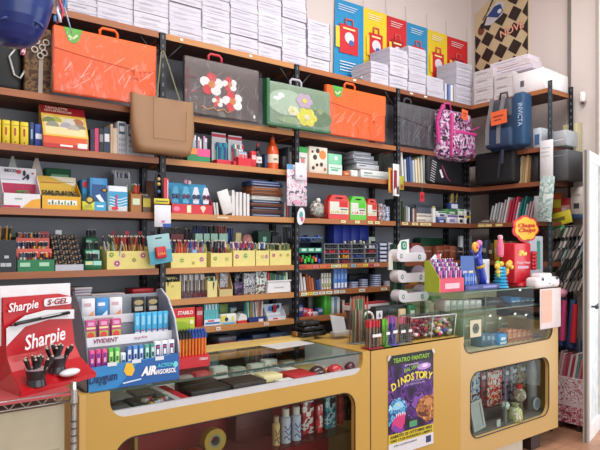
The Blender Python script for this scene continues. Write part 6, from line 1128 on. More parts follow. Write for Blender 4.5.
for k in range(3):
    x = s0+W*.755+k*.033-.01; thing('gum_pack', 'white box of blister gum with dark blue print on the front tier', 'gum pack', (x, 2.440, gz+T1), 0, 'white gum boxes on the front tier', B().rbox(0, .029, 0, .022, 0, .095, .002, M('#dfe3ec', .3), 1).q(.005, .024, .03, .08, M('#2a3a7a')).q(.009, .020, .035, .06, M('#e6eaf2'), -.002).q(.009, .020, .066, .074, M('#c84050'), -.002))
for k in range(3): thing('price_sticker', 'white sticker on the lower edge of the gum stand', 'sticker', (s0+W*(.2+.26*k), 2.4235, gz+.098), 0, 'stickers on the gum stand', B().box(0, .04, -.0015, 0, 0, .016, M('#d8e0e8')))
for k in range(3):
    x = s0+W*(.04+.135*k); thing('candy_bag', 'pink and green candy pack with fruit picture on the middle tier', 'candy pack', (x, 2.51, gz+T2g), 0, 'candy packs on the middle tier', B().rbox(0, .046, 0, .02, 0, .098, .004, M('#b83878', .3), 2).q(.004, .042, .01, .05, M('#a8b848')).ell(.022, .032, .015, .014, M('#d84038'), -.002).q(.004, .042, .06, .068, M('#e8e0a0')).q(.010, .036, .075, .09, M('#e0a0c8')))
for k in range(6):
    x = s0+W*.57+k*.0275; thing('gum_pack', 'light blue slim gum box with white and red base on the middle tier', 'gum pack', (x, 2.51, gz+T2g), 0, 'light blue gum boxes on the middle tier', B().rbox(0, .0245, 0, .02, 0, .115, .002, M('#42a8d8', .3), 1).q(.002, .0225, .01, .03, M('#dfe6ee')).q(.006, .018, .032, .038, M('#c84050')).q(.006, .018, .06, .10, M('#8ad0ec')))
for k, (u, c, c2) in enumerate(((.06, '#dcdce2', '#e0905a'), (.21, '#3a8ac8', '#dfe8f0'), (.36, '#dcdce2', '#e08a50'))):
    x = s0+W*u; thing('candy_box', ['white box with an orange corner, left on the top tier', 'blue and white box in the middle of the top tier', 'white box with an orange corner, third on the top tier'][k], 'candy box', (x, 2.59, gz+T3g), 0, None, B().rbox(0, .058, 0, .02, 0, .10, .003, M(c, .3), 1).add([(.006, -.0015, .005), (.05, -.0015, .005), (.05, -.0015, .045)], [(0,1,2)], M(c2)).q(.008, .04, .065, .08, M('#e8e8f0' if k == 1 else '#c8a8b0')))
for k in range(2):
    x = s0+W*(.62+.17*k); thing('candy_box', 'black liquorice box with beige print on the top tier', 'candy box', (x, 2.59, gz+T3g), 0, 'black liquorice boxes on the top tier', B().rbox(0, .058, 0, .022, 0, .095, .003, M('#1f2226', .3), 1).ell(.029, .07, .022, .012, M('#a8946a'), -.0015).q(.01, .048, .03, .05, M('#b8b0a0')).q(.014, .044, .01, .018, M('#6a5a44')))
# orange pen stand behind the gum stand
p = 2.66; s0, s1 = S(160, p), S(203, p); W2 = s1-s0
o = thing('pen_display', 'red based stand of orange fineliners with lime green header card', 'display', (s0, p-.06, CT+.001))
hz = Z(180, 307, p+.1)-CT
obj('header_card', B().box(0, W2*.88, .10, .104, .0, hz, M('#b5c22c', .4)).q(0, W2*.88, hz-.05, hz, M('#c8202c'), .099), o)
b = B(); b.M = Matrix.Translation((0, .098, 0)); b.ell(W2*.52, hz-.125, .065, .058, M('#8fae1e')).ell(W2*.15, hz-.11, .025, .04, M('#c8cf6a'), -.002).ell(W2*.8, hz-.075, .012, .012, M('#dfe2b0'), -.002).strip([(W2*.42, -.004, hz-.12), (W2*.7, -.004, hz-.15)], .008, .002, M('#e08a2c')).strip([(W2*.42, -.005, hz-.12), (W2*.5, -.005, hz-.13)], .010, .002, M('#23305a')); obj('header_print', b, o)
obj('lettering', B().text('STABILO', W2*.65, hz-.033, .018, M('#f0e6e6'), .094, W2*.36, bold=.02), o)
obj('base', B().sprism([(0, 0), (.10, 0), (.10, .07), (.0, .055)], W2*.1, W2*1.03, M('#c2202e', .35)), o); obj('base_lettering', B().text('STABILO', W2*.88, .034, .012, M('#f0dede'), -.002, W2*.2, bold=.02), o)
for k in range(11):
    blk = k < 6; m_ = penmesh('#e0782c', '#1f2026' if blk else '#24489a', .118, .0056, '#1a1a1e' if blk else '#2a4a9a')
    tag(obj('fineliner', m_, None, (s0+W2*.22+k*W2*.074, p-.042+.0*k, CT+.06), 0), ('black' if blk else 'blue')+' capped orange fineliner standing in the red based stand', 'pen', ('black' if blk else 'blue')+' capped fineliners'); bpy.data.objects[-1].rotation_euler = (0, .12, 0)
for k in range(12):
    blk = k < 6; m_ = penmesh('#e0782c', '#1f2026' if blk else '#24489a', .118, .0056, '#1a1a1e' if blk else '#2a4a9a')
    tag(obj('fineliner', m_, None, (s0+W2*.25+k*W2*.068, p-.005, CT+.072), 0), ('black' if blk else 'blue')+' capped orange fineliner standing in the red based stand', 'pen', ('black' if blk else 'blue')+' capped fineliners')

# red pen display on the chrome rack at the far left
RZ = 1.0; RX_ = .552; RP = 2.03
rk = thing('wire_rack', 'chrome wire rack corner carrying the red pen display', 'rack', (0, 0, FZ)); rk.location = (0, 0, 0)
CH = M('#a8a4a0', .25, .8)
b = B(); b.tube([(-.2, RP, RZ-.004), (RX_, RP, RZ-.004)], .004, CH, 6).tube([(-.2, RP, RZ-.032), (RX_, RP, RZ-.032)], .004, CH, 6)
n_ = 31; zz = [(-.2+(RX_+.2)*k/(n_-1), RP, RZ-.004 if k % 2 else RZ-.032) for k in range(n_)]; b.tube(zz, .0022, CH, 5); obj('front_rail', b, rk)
obj('shelf_liner', B().box(-.2, RX_, RP-.008, 2.38, RZ-.012, RZ-.004, M('#b04a4e', .5)), rk)
obj('post', B().tube([(RX_, RP, FZ), (RX_, RP, RZ+.03)], .010, CH, 12), rk)
b = B()
for k in range(36): b.lathe([(.0108, 0), (.0108, .005)], M('#6a6664', .3, .8), 12, (RX_, RP, .02+.025*k))
obj('post_groove', b, rk); obj('post_collar', B().cyl((RX_, RP, RZ-.04), (RX_, RP, RZ+.005), .015, .013, CH, 12), rk)
cbx = thing('cabinet', 'pale beige cabinet standing under the chrome rack', 'cabinet', (0, 0, FZ)); cbx.location = (0, 0, 0)
obj('body', B().box(-.3, RX_-.02, RP+.04, 2.38, FZ, RZ-.05, M('#b8b298', .5)), cbx); obj('panel_card', B().box(.44, .515, RP+.036, RP+.04, .70, .80, M('#a09a80', .5)), cbx)
RED = M('#b40e1a', .35)
X0 = S(1, 2.48); o = thing('pen_display', 'red card display with white header and large white lettering at the left edge', 'display', (.466, 2.043, RZ-.004), rad(27)); o.scale = (.92, 1, .74)
Wd = .325; prof = [(.05, 0), (.26, 0), (.26, .30), (.235, .36), (.215, .36), (.208, .26), (.195, .15), (.16, .085), (.10, .045), (.05, .02)]
# swooping base that widens towards the front
b = B(); n = len(prof); vs = []
for x_, sgn in ((0, -1), (Wd, 1)):
    for (y, z) in prof: vs.append((x_+sgn*((.06 if sgn < 0 else -.03)*max(0, 1-(y-.05)/.15)**1.5), y, z))
b.add(vs, [tuple(range(n))[::-1], tuple(range(n, 2*n))]+[(k, (k+1) % n, n+(k+1) % n, n+k) for k in range(n)], RED); obj('stand', b, o)
hz = .5
obj('header_card', B().prism([(-.005, .2), (Wd+.005, .2), (Wd+.005, .475), (-.005, .485)], .225, .232, M('#dcdce0', .4)), o)
obj('red_header', B().prism([(0, .30), (Wd, .30), (Wd, .405), (Wd*.8, .425), (.0, .43)], .215, .223, RED), o)
b = B(); b.M = Matrix.Translation((0, .204, 0)); b.add([(x*Wd, -.006, z) for x, z in [(0, .20), (0, .285), (.25, .335), (.55, .35), (1, .335), (1, .285), (.6, .30), (.25, .28)]], [tuple(range(8))], M('#d9dade')); obj('white_arc', b, o)
b = B(); b.M = Matrix.Translation((0, .194, 0)); bk = M('#1a1a1e', .3); b.tube([(Wd*.10, 0, .298), (Wd*.16, 0, .303), (Wd*.9, 0, .322)], .009, bk, 8).tube([(Wd*.04, 0, .296), (Wd*.1, 0, .298)], .004, bk, 6).tube([(Wd*.45, -.009, .317), (Wd*.75, -.009, .324)], .003, M('#c8c8cc', .3), 5); obj('pen_picture', b, o)
wt = M('#eeeaee', .4)
obj('lettering', B().text('Sharpie', Wd*.26, .362, .042, wt, .208, Wd*.42, shear=.25, bold=.015, rot=.05), o)
b = B(); b.M = Matrix.Translation((0, .214, 0)); b.prism(rrect(Wd*.56, Wd*.99, .365, .405, .012, 4), -.004, -.001, M('#e6e4e8')); obj('name_label', b, o)
obj('label_lettering', B().text('S·GEL', Wd*.76, .372, .028, M('#8a1c24'), .206, Wd*.32, shear=.2, bold=.02), o)
obj('lettering', B().text('Sharpie', Wd*.45, .185, .070, wt, .160, Wd*.60, shear=.25, bold=.015, rot=.10), o)
o2 = thing('computer_mouse', 'white oval holder at the right front of the red display', 'holder', (.575, 2.165, RZ+.022), rad(27), None, B().ball((0, 0, .014), .045, M('#dcdce0', .25), 16, (1, .5, .3))); o2.name = 'oval_holder'
def cupof(cx, cy, cz, grp, l):
    o = thing('pen_cup', l+' clear tumbler full of black pens in the red display', 'cup', (cx, cy, cz)); obj('wall', B().lathe([(.034, 0), (.029, .022), (.036, .056), (.034, .056), (.027, .022), (.030, .003)], M('#2c2a30', .15), 20), o); obj('rim', B().lathe([(.036, .055), (.0375, .059), (.0345, .059)], M('#b8a8ac', .2), 20), o)
    for k in range(11):
        a = k*2.4; rr = .020 if k < 8 else .007
        q = obj('gel_pen', penmesh('#1b1b20', '#16161a', .100, .0055, '#b8a898')); q.location = (cx+rr*.7*math.cos(a), cy+rr*.7*math.sin(a), cz+.006); q.rotation_euler = (-.42*math.sin(a)*rr/.02, .42*math.cos(a)*rr/.02, a); tag(q, 'black gel pen leaning out of the '+grp+' tumbler', 'pen', 'black pens in the '+grp+' tumbler')
    return o
cupof(.452, 2.12, RZ+.016, 'left', 'lower left'); cupof(.540, 2.205, RZ+.034, 'right', 'upper right')
obj('cup_ledge', B().box(.12, .24, .09, .17, .02, .055, RED), bpy.data.objects[o.name] if False else [q for q in bpy.data.objects if q.name.startswith('pen_display') and q.get('label', '').startswith('red card')][0])

# pencil tubes on the middle section
zc = CT+.001
def tubeof(x0, x1, yt, p, plabel, grp, label, cols, n, L, round_=False, red=None):
    s0, s1 = S(x0, p), S(x1, p); w = s1-s0; H = Z((x0+x1)/2, yt, p)-zc; d = min(w, .075)
    o = thing('pencil_box', label, 'pencil holder', (s0, p, zc))
    obj('clear_wall', B().box(0, w, 0, .0015, 0, H*.62, CLEAR).box(0, w, d, d+.0015, 0, H*.62, CLEAR).box(0, .0015, 0, d, 0, H*.62, CLEAR).box(w-.0015, w, 0, d, 0, H*.62, CLEAR), o)
    obj('bottom', B().box(0, w, 0, d, 0, .006, M(red or '#9a9a98')), o)
    if red: obj('paper_label', B().box(w*.2, w*.8, -.002, -.0005, H*.42, H*.52, M('#e0dce0')), o)
    pencils('pencil', 'pencil', plabel, grp, n, s0+.008, s1-.008, p+.01, p+d-.01, zc+.007, H*.95, cols, tilt=.03, same=False, tip='#8a4a40')
tubeof(355, 370, 296, 2.60, 'slim pencil with grey, green or red barrel in the tall clear box', 'pencils in the tall clear box', 'tall clear box of slim pencils beside the cash register', [('#7a7468', '#8a8a78'), ('#5a7a50', '#c8503a'), ('#9a8878', '#7a8a70'), ('#a89a88', '#4a7a4a'), ('#8a5a4a', '#a8a090')], 24, .2)
tubeof(370, 375.5, 322, 2.50, 'black pen in the short clear box by the tall one', 'black pens in the short clear box', 'short clear box of black pens in front of the tall pencil box', [('#2a2a30', '#1c1c22')], 7, .1)
tubeof(369.5, 384, 320, 2.415, 'red topped pencil in the clear tub at the counter corner', 'red topped pencils', 'clear tub of red topped pencils at the seam of the counter', [('#6a5a50', '#c8303a'), ('#5a6a58', '#d84450'), ('#8a7060', '#c82c38')], 22, .15, red='#b8343c')
tubeof(385, 391, 318, 2.425, 'lime green and orange pencil in the narrow tube', 'lime green pencils', 'narrow clear tube of lime green pencils', [('#7ab83a', '#6ac83a'), ('#c8a04a', '#8ad04a'), ('#5aa034', '#74cc3c')], 10, .15, red='#5a9a34')
tubeof(391.5, 399, 316, 2.43, 'violet or pink pencil in the narrow tube', 'violet pencils', 'narrow clear tube of violet and pink pencils', [('#6a4aa0', '#8a5ab8'), ('#8a70b8', '#c05a9a'), ('#4a3a8a', '#9a68c0')], 12, .15, red='#6a5aa8')
tubeof(399.5, 407, 317, 2.44, 'grey pencil with pink end in the narrow tube', 'grey pencils with pink ends', 'narrow clear tube of grey pencils with pink ends', [('#6a6660', '#b84a6a'), ('#8a8a80', '#6a3a44'), ('#4a4a44', '#c05a7a')], 11, .15, red='#8a8a80')
tubeof(407.5, 413, 317, 2.45, 'dark grey pencil with red end in the last narrow tube', 'dark grey pencils with red ends', 'last narrow clear tube before the candy tubs', [('#4a4844', '#a83244'), ('#6a6860', '#5a2a30')], 8, .14, red='#6a6a68')
# candy tubs
for (x0, x1, yt, yb, p, cs, l, g) in ((413, 433, 317, 344, 2.48, ['#a8243a', '#8a1c30', '#c8b0b8', '#d8d0d4', '#5a2a34'], 'red and white', 'left'), (434.5, 456, 315, 341, 2.46, ['#3a4a9a', '#c8b04a', '#a8344a', '#d8d4d0', '#6a7a5a'], 'blue, yellow and red', 'right')):
    s0, s1 = S(x0, p), S(x1, p); w = s1-s0; H = Z((x0+x1)/2, yt, p)-zc; d = .13; t = .010
    o = thing('plastic_tub', g+' translucent plastic tub of '+l+' wrapped candies', 'tub', (s0, p, zc))
    def ring4(z, e): return [(t-e, t-e+.0, z), (w-t+e, t-e, z), (w-t+e, d-t+e, z), (t-e, d-t+e, z)]
    A, C_ = ring4(0, 0), ring4(H, t); b = B().add(A+C_, [(0,1,5,4), (1,2,6,5), (2,3,7,6), (3,0,4,7), (3,2,1,0)], CLEAR); obj('wall', b, o)
    obj('rim', B().tube([(x, y, H) for x, y, z in C_], .004, M('#d8dade', .3), 6, True), o); obj('lid', B().box(.0, w, .0, d, H+.004, H+.007, THIN('#dfe2e4', .2, .2, 'clear_plastic')), o)
    obj('corner_rib', B().tube([(w-t, t-.002, 0), (w, -.002, H)], .003, M('#dfe2e6', .3), 5), o)
    for k in range(60):
        x, y, z = R.uniform(.02, w-.02), R.uniform(.018, d-.02), R.uniform(.012, H*.82)
        thing('candy', l+' twist wrapped candy in the '+g+' plastic tub', 'candy', (s0+x, p+y, zc+z), R.uniform(0, 3), 'candies in the '+g+' tub', B().rbox(-.018, .018, -.012, .012, -.011, .011, .006, M(R.choice(cs), .3), 1).cyl((.012, 0, 0), (.022, 0, .004), .002, .008, M(cs[3], .3), 6))
# cash register and the box behind
o = thing('cash_register', 'black customer display of a cash register behind the pencil tubes', 'cash register', (S(376, 2.74), 2.74, zc))
w = S(405, 2.74)-S(376, 2.74); zt = Z(390, 306, 2.74)-zc; zb = Z(390, 318.5, 2.74)-zc
obj('display_head', B().rbox(0, w, 0, .06, zb, zt, .008, M('#23262a', .35)), o); obj('screen', B().rbox(w*.38, w*.95, -.003, .002, zb+(zt-zb)*.25, zb+(zt-zb)*.8, .001, M('#2f3a38', .2)), o)
obj('body', B().rbox(-.05, w*.9, .04, .20, 0, zb-.01, .01, M('#2c2c30', .45)), o); obj('pole', B().cyl((w*.5, .04, 0), (w*.5, .04, zb), .012, .012, M('#33363a')), o)
o = thing('number_card', 'white square card with a dark 6 stuck on the register display', 'card', (S(376.5, 2.735), 2.735, zc+zb+.005), 0, None, B().box(0, .055, 0, .003, 0, .055, M('#dfe0e6')))
obj('lettering', B().text('6', .028, .014, .030, M('#3a4460'), -.003, bold=.02), o)
o = thing('cable_ring', 'white thick ring loop left of the register display', 'ring', (S(367, 2.72), 2.75, zc+.02), 0, None, B().tube([(.04+.045*math.cos(a*.5-.6), 0, .10+.05*math.sin(a*.5-.6)) for a in range(8)], .009, M('#d8d4d0', .35), 8))
s0, s1 = S(350, 2.97), S(389, 2.97); o = thing('box', 'wide white carton with a red lid on the counter behind the register', 'box', (s0, 2.97, CT+.0185)); w = s1-s0; zt = Z(366, 303, 2.97)-CT-.0185
obj('body', B().box(0.02, w-.02, 0, .06, 0, zt-.045, M('#5a5a60')).box(0, w, -.003, .07, zt-.045, zt-.012, M('#d8d4d6')), o); obj('lid', B().box(.01, w-.01, .002, .07, zt-.012, zt, M('#a02832')), o)
# things lying on the back of the counter
o = thing('cable_bundle', 'heap of black glossy plastic packs on the counter behind the showcase', 'bundle', (2.3, 2.9, CT+.019))
for k, (x, y, w_, d_) in enumerate(((0, 0, .20, .12), (.02, .01, .17, .11), (.01, .015, .15, .10))): obj('black_pack', B().rbox(x, x+w_, y, y+d_, .034*k, .034*k+.034, .014, M('#17181b', .22, var=.3, scale=30, bump=.6)), o)
o.location = (S(303, 2.90), 2.90, CT+.019)
o = thing('card_holder', 'grey white folded card standing on the yellow counter edge', 'card', (S(330, 2.87), 2.87, CT+.019)); w = S(347, 2.87)-S(330, 2.87)
obj('card', B().add([(0, 0, .14), (w, .03, .11), (w, .0, 0), (.01, -.03, 0), (0, .004, .14), (w, .034, .11), (w, .004, 0), (.01, -.026, 0)], [(0,1,2,3), (7,6,5,4), (0,4,5,1), (2,6,7,3)], M('#b8b8bc', .5)), o); obj('fold', B().rbox(.0, w, -.05, .0, 0, .03, .004, M('#a8a49c')), o)
bx('box', 'box', 'small brown and yellow box left of the black packs on the counter back', 296, 302, 332, CT+.019, '#8a5a2c', [(.1, .9, .3, .7, '#b89040')], .05, 2.96)
# white pill-armed rack
p = 2.80; sx = S(404, p); o = thing('dispenser_rack', 'white rack with three pill-shaped arms and green oval signs on a dark green pole', 'display rack', (sx, p, zc)); WH = M('#d9d6da', .3); gg = M('#1f4a3a', .5)
obj('pole', B().box(-.05, -.02, .05, .09, 0, .62, gg).box(.03, .06, .05, .09, 0, .62, gg), o); obj('base', B().rbox(-.09, .10, -.02, .14, 0, .02, .008, M('#2a3430')), o)
for k, yy in enumerate((257, 277.5, 297)):
    z = Z(408, yy, p)-zc; a = Z(408, yy-4.5, p)-zc-z; xl, xr = S(396+k*1.0, p)-sx, S(421+k*1.3, p)-sx
    obj('arm', B().prism([(xl+.02, z-a), (xr-.01, z-a)]+arc(xr-.01, z, a, -90, 90)+[(xl+.07, z+a*.9), (xl+.055, z+a*1.5), (xl+.02, z+a*1.7)]+arc(xl+.02, z+a*.4, a*1.35, 95, 265), -.03, .05, WH), o)
    b = B(); b.ell(xl+.022, z+a*.25, .014, .017, M('#6a8a7a'), -.031).ell(xr-.05, z, .016, .018, M('#3a7a5a'), -.031).ell(xr-.05, z, .008, .009, M('#c9d6cc'), -.032).ell(xl+.022, z+a*.25, .007, .009, M('#c9d6cc'), -.032); obj('oval_sign', b, o)
    obj('disc', B().cyl((xr-.005, .03, z+a*1.0), (xr+.0, .036, z+a*1.0), .052, .052, M('#b3a3b0', .2), 24), o)
z0, z1 = Z(404, 254, p)-zc, Z(404, 239, p)-zc
obj('top_card', B().prism([(S(398, p)-sx, z0), (S(409, p)-sx, z0), (S(409, p)-sx, z1), (S(401, p)-sx, z1-.01), (S(398, p)-sx, z1-.05)], .0, .006, M('#d9dcd8')), o)
cx = S(403.8, p)-sx; cz = (z0+z1)/2+.008; obj('top_sign', B().prism(rrect(cx-.028, cx+.028, cz-.03, cz+.03, .015, 4), -.004, 0, M('#2f7a64')).ell(cx, cz, .018, .018, M('#a9ccc0'), -.0055).ell(cx, cz, .009, .009, M('#2f7a64'), -.0065), o)
obj('cream_label', B().box(S(391, p)-sx, S(395, p)-sx, .02, .03, Z(393, 270, p)-zc, Z(393, 253, p)-zc, M('#d2cfc4')), o)
for k, (x0, x1, yt, c, l) in enumerate([(400, 406, 309, '#c8b088', 'beige and green'), (409, 416, 305, '#2f6a48', 'dark green'), (425, 432, 301, '#a8a890', 'khaki'), (433, 441, 296, '#5a7a4a', 'moss green'), (434, 440, 303, '#b8c4a0', 'pale green')]): bx('box', 'box', l+' small box on the counter around the foot of the white rack', x0, x1, yt, zc, c, [(.2, .8, .5, .8, '#c8d0b8')], .05, 2.72+.05*k if k < 4 else 2.62)
# red and yellow boxes on shelves behind (bay four, lower boards)
for k, (x0, x1, yt, zb_, c, l) in enumerate([(411, 419, 276, T6, '#c09a34', 'ochre box on the sixth board behind the white rack'), (428, 436, 277, T6, '#a8242e', 'red box on the sixth board behind the white rack'), (436.5, 444, 278, T6, '#b83a40', 'second red box on the sixth board behind the white rack'), (420, 427, 280, T6, '#3a7a4a', 'green box on the sixth board behind the white rack'), (400, 408, 278, T6, '#3a4a44', 'dark green box on the sixth board right of the post')]):
    bx('carton', 'box', l, x0, x1, yt, zb_, c, [(.1, .9, .4, .6, '#d8c8b8')], .12, 3.48)

# ---------------------------------------------------------------- on top of the tall glass case
g = GT+.001; p = 2.47
s0, s1 = S(440, p), S(464, p); w = s1-s0; h = Z(452, 253, p+.1)-g
o = thing('pen_display', 'light blue and lime display of pink and violet pens on the glass case', 'display', (s0, p, g))
hb = Z(452, 281, p)-g
obj('base', B().box(0, w, 0, .12, 0, hb+.02, M('#cf3a5a', .4)), o); obj('side_panel', B().sprism([(0, 0), (.13, 0), (.13, h*.82), (.09, h*.82), (0, hb+.02)], -.004, 0, M('#a6b83a', .4)), o)
obj('header', B().prism([(0, h*.55), (w*.75, h*.55), (w*.72, h*.82), (w*.1, h*.82)], .12, .125, M('#3ab0dc', .4)), o)
obj('star_card', B().add([(x, .115, z) for x, z in [(w*.15, h*.84), (w*.35, h*.98), (w*.45, h*.90), (w*.62, h*1.0), (w*.55, h*.8), (w*.3, h*.76)]], [tuple(range(6))], M('#d8d8e4')).ell(w*.48, h*.89, .018, .025, M('#c85058'), .113), o)
b = B().q(w*.2, w*.8, hb*.3, hb*.8, M('#e6b8c4'), -.0015); obj('front_print', b, o)
for r in range(3):
    for k in range(10):
        tag(obj('pen', penmesh(['#b84a9a', '#d87ab8', '#4a4aa0', '#d8c8e0'][(k+r) % 4], ['#d8d0e4', '#8a3a9a', '#c85a9a', '#3a3a80'][(k*3+r) % 4], .085, .006), None, (s0+.012+k*(w-.024)/9, p+.02+.035*r, g+hb+.01+.028*r)), 'pink, violet or white pen in the light blue and lime display', 'pen', 'pink and violet pens on the glass case')
s0, s1 = S(465.5, p), S(500, p); w = s1-s0
o = thing('toy_display', 'dark blue display with white panel and a blue lollipop toy on the glass case', 'display', (s0, p, g)); hb = .035; h = Z(470, 256, p)-g
obj('tray', B().box(0, w, 0, .1, 0, hb, M('#24387c', .35)), o); obj('back_card', B().box(0, w*.38, .04, .044, hb, h, M('#2c56a0', .4)).box(w*.38, w, .09, .094, hb, h*.88, M('#d2d4de', .4)), o)
b = B().q(w*.1, w*.35, .010, .024, M('#5a5ab8'), -.001).q(w*.5, w*.9, .010, .026, M('#8a8ad0'), -.001).q(w*.06, w*.18, hb+.07, hb+.1, M('#c8c0d8'), .039).q(w*.22, w*.34, hb+.07, hb+.1, M('#d8d0a0'), .039); obj('print', b, o)
for k in range(6): thing('lollipop_pack', 'blue striped stick pack in the dark blue display', 'stick pack', (s0+.012+k*.021, p+.01, g+hb), 0, 'blue stick packs in the toy display', B().rbox(0, .015, 0, .015, 0, .085, .003, M('#2450b0' if k % 2 else '#4a80d0', .3)).q(.003, .012, .03, .06, M('#a0b8e8')))
o = thing('lollipop_toy', 'long blue toy with yellow and pink round head standing in the display', 'toy', (s0+w*.45, p+.055, g+hb)); H = Z(478, 244, p)-g-hb; bl = M('#1f3aa8', .25, coat=.4)
obj('body', B().tube([(.10, 0, .0), (.085, 0, .05), (.05, 0, H*.5), (.025, 0, H*.75)], .030, bl, 10).tube([(-.03, 0, H*.65), (.02, 0, H*.7), (.06, 0, H*.85), (.05, 0, H)], .020, bl, 8), o)
obj('band', B().tube([(.062, -.004, H*.42), (.055, -.004, H*.48)], .034, M('#c8a83a', .3), 10), o); obj('foot', B().ball((.11, -.01, .012), .026, M('#b8bcd0', .3), 10), o)
obj('head', B().ball((-.01, -.01, H*.92), .036, M('#e6a83a', .3), 12, (1, .6, 1.1)).ball((.035, -.01, H*1.02), .024, M('#c87ab0', .3), 10).ball((-.045, -.005, H*.80), .020, M('#2c2a70', .3), 8), o); obj('head_spot', B().ball((-.012, -.03, H*.93), .016, M('#d86a8a'), 8), o)
# cyan and yellow toy tower with pink bottle
cx = S(506.5, p); o = thing('toy_tower', 'cyan spiral tower with yellow flower shapes and a pink bottle on top', 'toy', (cx, p+.05, g)); cy = M('#2fa0cc', .3, coat=.3); H = Z(506, 235, p)-g
b = B()
for k in range(6): b.lathe([(.042-.002*k, .024*k+.01), (.056-.003*k, .024*k+.022), (.042-.002*k, .024*k+.033)], cy, 18)
obj('spiral', b, o); obj('base', B().cyl((0, 0, 0), (0, 0, .012), .06, .055, cy, 20), o)
b = B(); yl = M('#dcb83a', .35)
for k, (x, z, r_) in enumerate(((-.085, .16, .026), (-.06, .12, .022), (-.045, .18, .024), (.055, .17, .028), (.09, .18, .026), (.075, .13, .020), (-.07, .09, .018), (.05, .11, .02), (.0, .175, .024), (.10, .15, .018))): b.ball((x, -.03+.012*(k % 3), z), r_, M(['#dcb83a', '#e6c84a', '#8ab04a', '#e0b040'][k % 4], .35), 10, (1.1, .7, .9))
obj('flower_shape', b, o)
pk = M('#d86a88', .3); obj('bottle', B().lathe([(.020, H*.58), (.026, H*.62), (.028, H*.78), (.020, H*.9), (.014, H*.93)], pk, 16, (-.005, 0, 0)), o); obj('bottle_cap', B().lathe([(.018, H*.92), (.020, H*.98), (.012, H)], M('#d8a8b4', .3), 14, (-.005, 0, 0)), o)
# lollipop stand with flower sign
p2 = 2.52; s0, s1 = S(514, p2), S(532, p2); w = s1-s0; o = thing('lollipop_stand', 'red lollipop stand with yellow flower shaped sign on the glass case', 'display', (s0, p2, g)); hs = Z(521, 243, p2)-g; RD = M('#c81c2e', .28, coat=.3)
obj('body', B().rbox(w*.05, w*.95, 0, .12, .02, hs, .012, RD), o); obj('base', B().lathe([(.095, 0), (.09, .02), (.06, .03)], RD, 24, (w*.6, .06, 0)), o)
b = B().text('Chupa Chups', w*.5, hs*.52, .016, M('#e8c8d0'), -.002, w*.75, shear=.1, bold=.02)
for k in range(8): b.ell(w*(.28+.09*(k % 5)), hs*(.75+.05*(k//5))-.004*(k % 2), .016, .014, M(['#e6b83a', '#e8d070', '#d88a3a'][k % 3]), -.001-.0004*k, n=10)
b.q(w*.2, w*.8, hs*.40, hs*.46, M('#c8a8b8'), -.001); obj('body_print', b, o)
cx = w*.80; zc_ = Z(525.5, 228.5, p2)-g; r0 = .060
obj('stem', B().box(cx-.02, cx+.02, .03, .035, hs-.01, zc_-.04, RD), o)
def flower(rx, rz, y0, y1, m, n=8):
    pts = []
    for k in range(72):
        a = 2*math.pi*k/72; q = .93+.13*abs(math.cos(3.5*a+.3)); pts.append((cx+rx*q*math.cos(a), zc_+rz*q*math.sin(a)))
    return B().prism(pts, y0, y1, m)
RX = (S(539, p2)-S(512, p2))/2*.95; RZ_ = (Z(525, 215, p2)-Z(525, 242, p2))/2*.95
obj('sign_edge', flower(RX, RZ_, .022, .030, M('#c8283a', .35)), o); obj('sign_face', flower(RX*.86, RZ_*.86, .016, .022, M('#eab52c', .35)), o)
obj('sign_lettering', B().text('Chupa', cx-.005, zc_+.012, .030, M('#c0281c'), .012, RX*1.35, shear=.15, bold=.04, rot=.04).text('Chups', cx+.005, zc_-.026, .030, M('#c0281c'), .012, RX*1.35, shear=.15, bold=.035, rot=.04).text('by', cx+.02, zc_-.044, .010, M('#c0281c'), .012), o)
# red and clear candy column, tissue and hanging bag
o = thing('candy_rack', 'column of red candies behind clear plastic beside the red stand', 'display', (S(533, 2.56), 2.56, g)); w = S(545, 2.56)-S(533, 2.56); H = Z(538, 236, 2.56)-g
obj('clear_wall', B().rbox(0, w*1.15, .03, .08, 0, H, .01, M('#c3c8d2', .2)).box(w*.6, w*.85, .026, .03, H*.3, H*.9, M('#4a9a8a', .3)), o)
for k in range(10): tag(obj('candy', B().ball((0, 0, 0), .018, M('#c02436', .25), 8).mesh('candy'), None, (S(533, 2.56)+.02+.035*(k % 2), 2.575, g+.05+.030*(k//2)+.08)), 'round red candy in the clear column beside the red stand', 'candy', 'red candies in the column')
o = thing('plastic_bag', 'white plastic bag with black dots draped over the right end of the glass case', 'bag', (S(532, 2.42), 2.385, GT-.33)); w = S(556, 2.40)-S(532, 2.40)
WB = M('#dfdbde', .35, bump=.5); obj('hanging_sheet', B().rbox(w*.15, w*1.02, -.003, .003, .0, .31, .002, M('#d6c9c9', .4, bump=.6)), o)
obj('pink_sheet', B().box(w*.2, w*.62, -.006, -.004, .05, .30, M('#dba892', .4, bump=.6)), o)
obj('crumpled_top', B().rbox(0, w*.98, -.01, .10, .315, .40, .03, WB, 4).rbox(w*.2, w*.7, .0, .09, .38, .43, .02, WB, 4), o)
b = B()
for u, z, r_ in ((.22, .385, .014), (.82, .39, .016), (.5, .35, .006), (.65, .335, .005)): b.ell(w*u, z, r_, r_*.8, M('#1c1c20'), -.0125, -.010)
obj('black_dot', b, o)

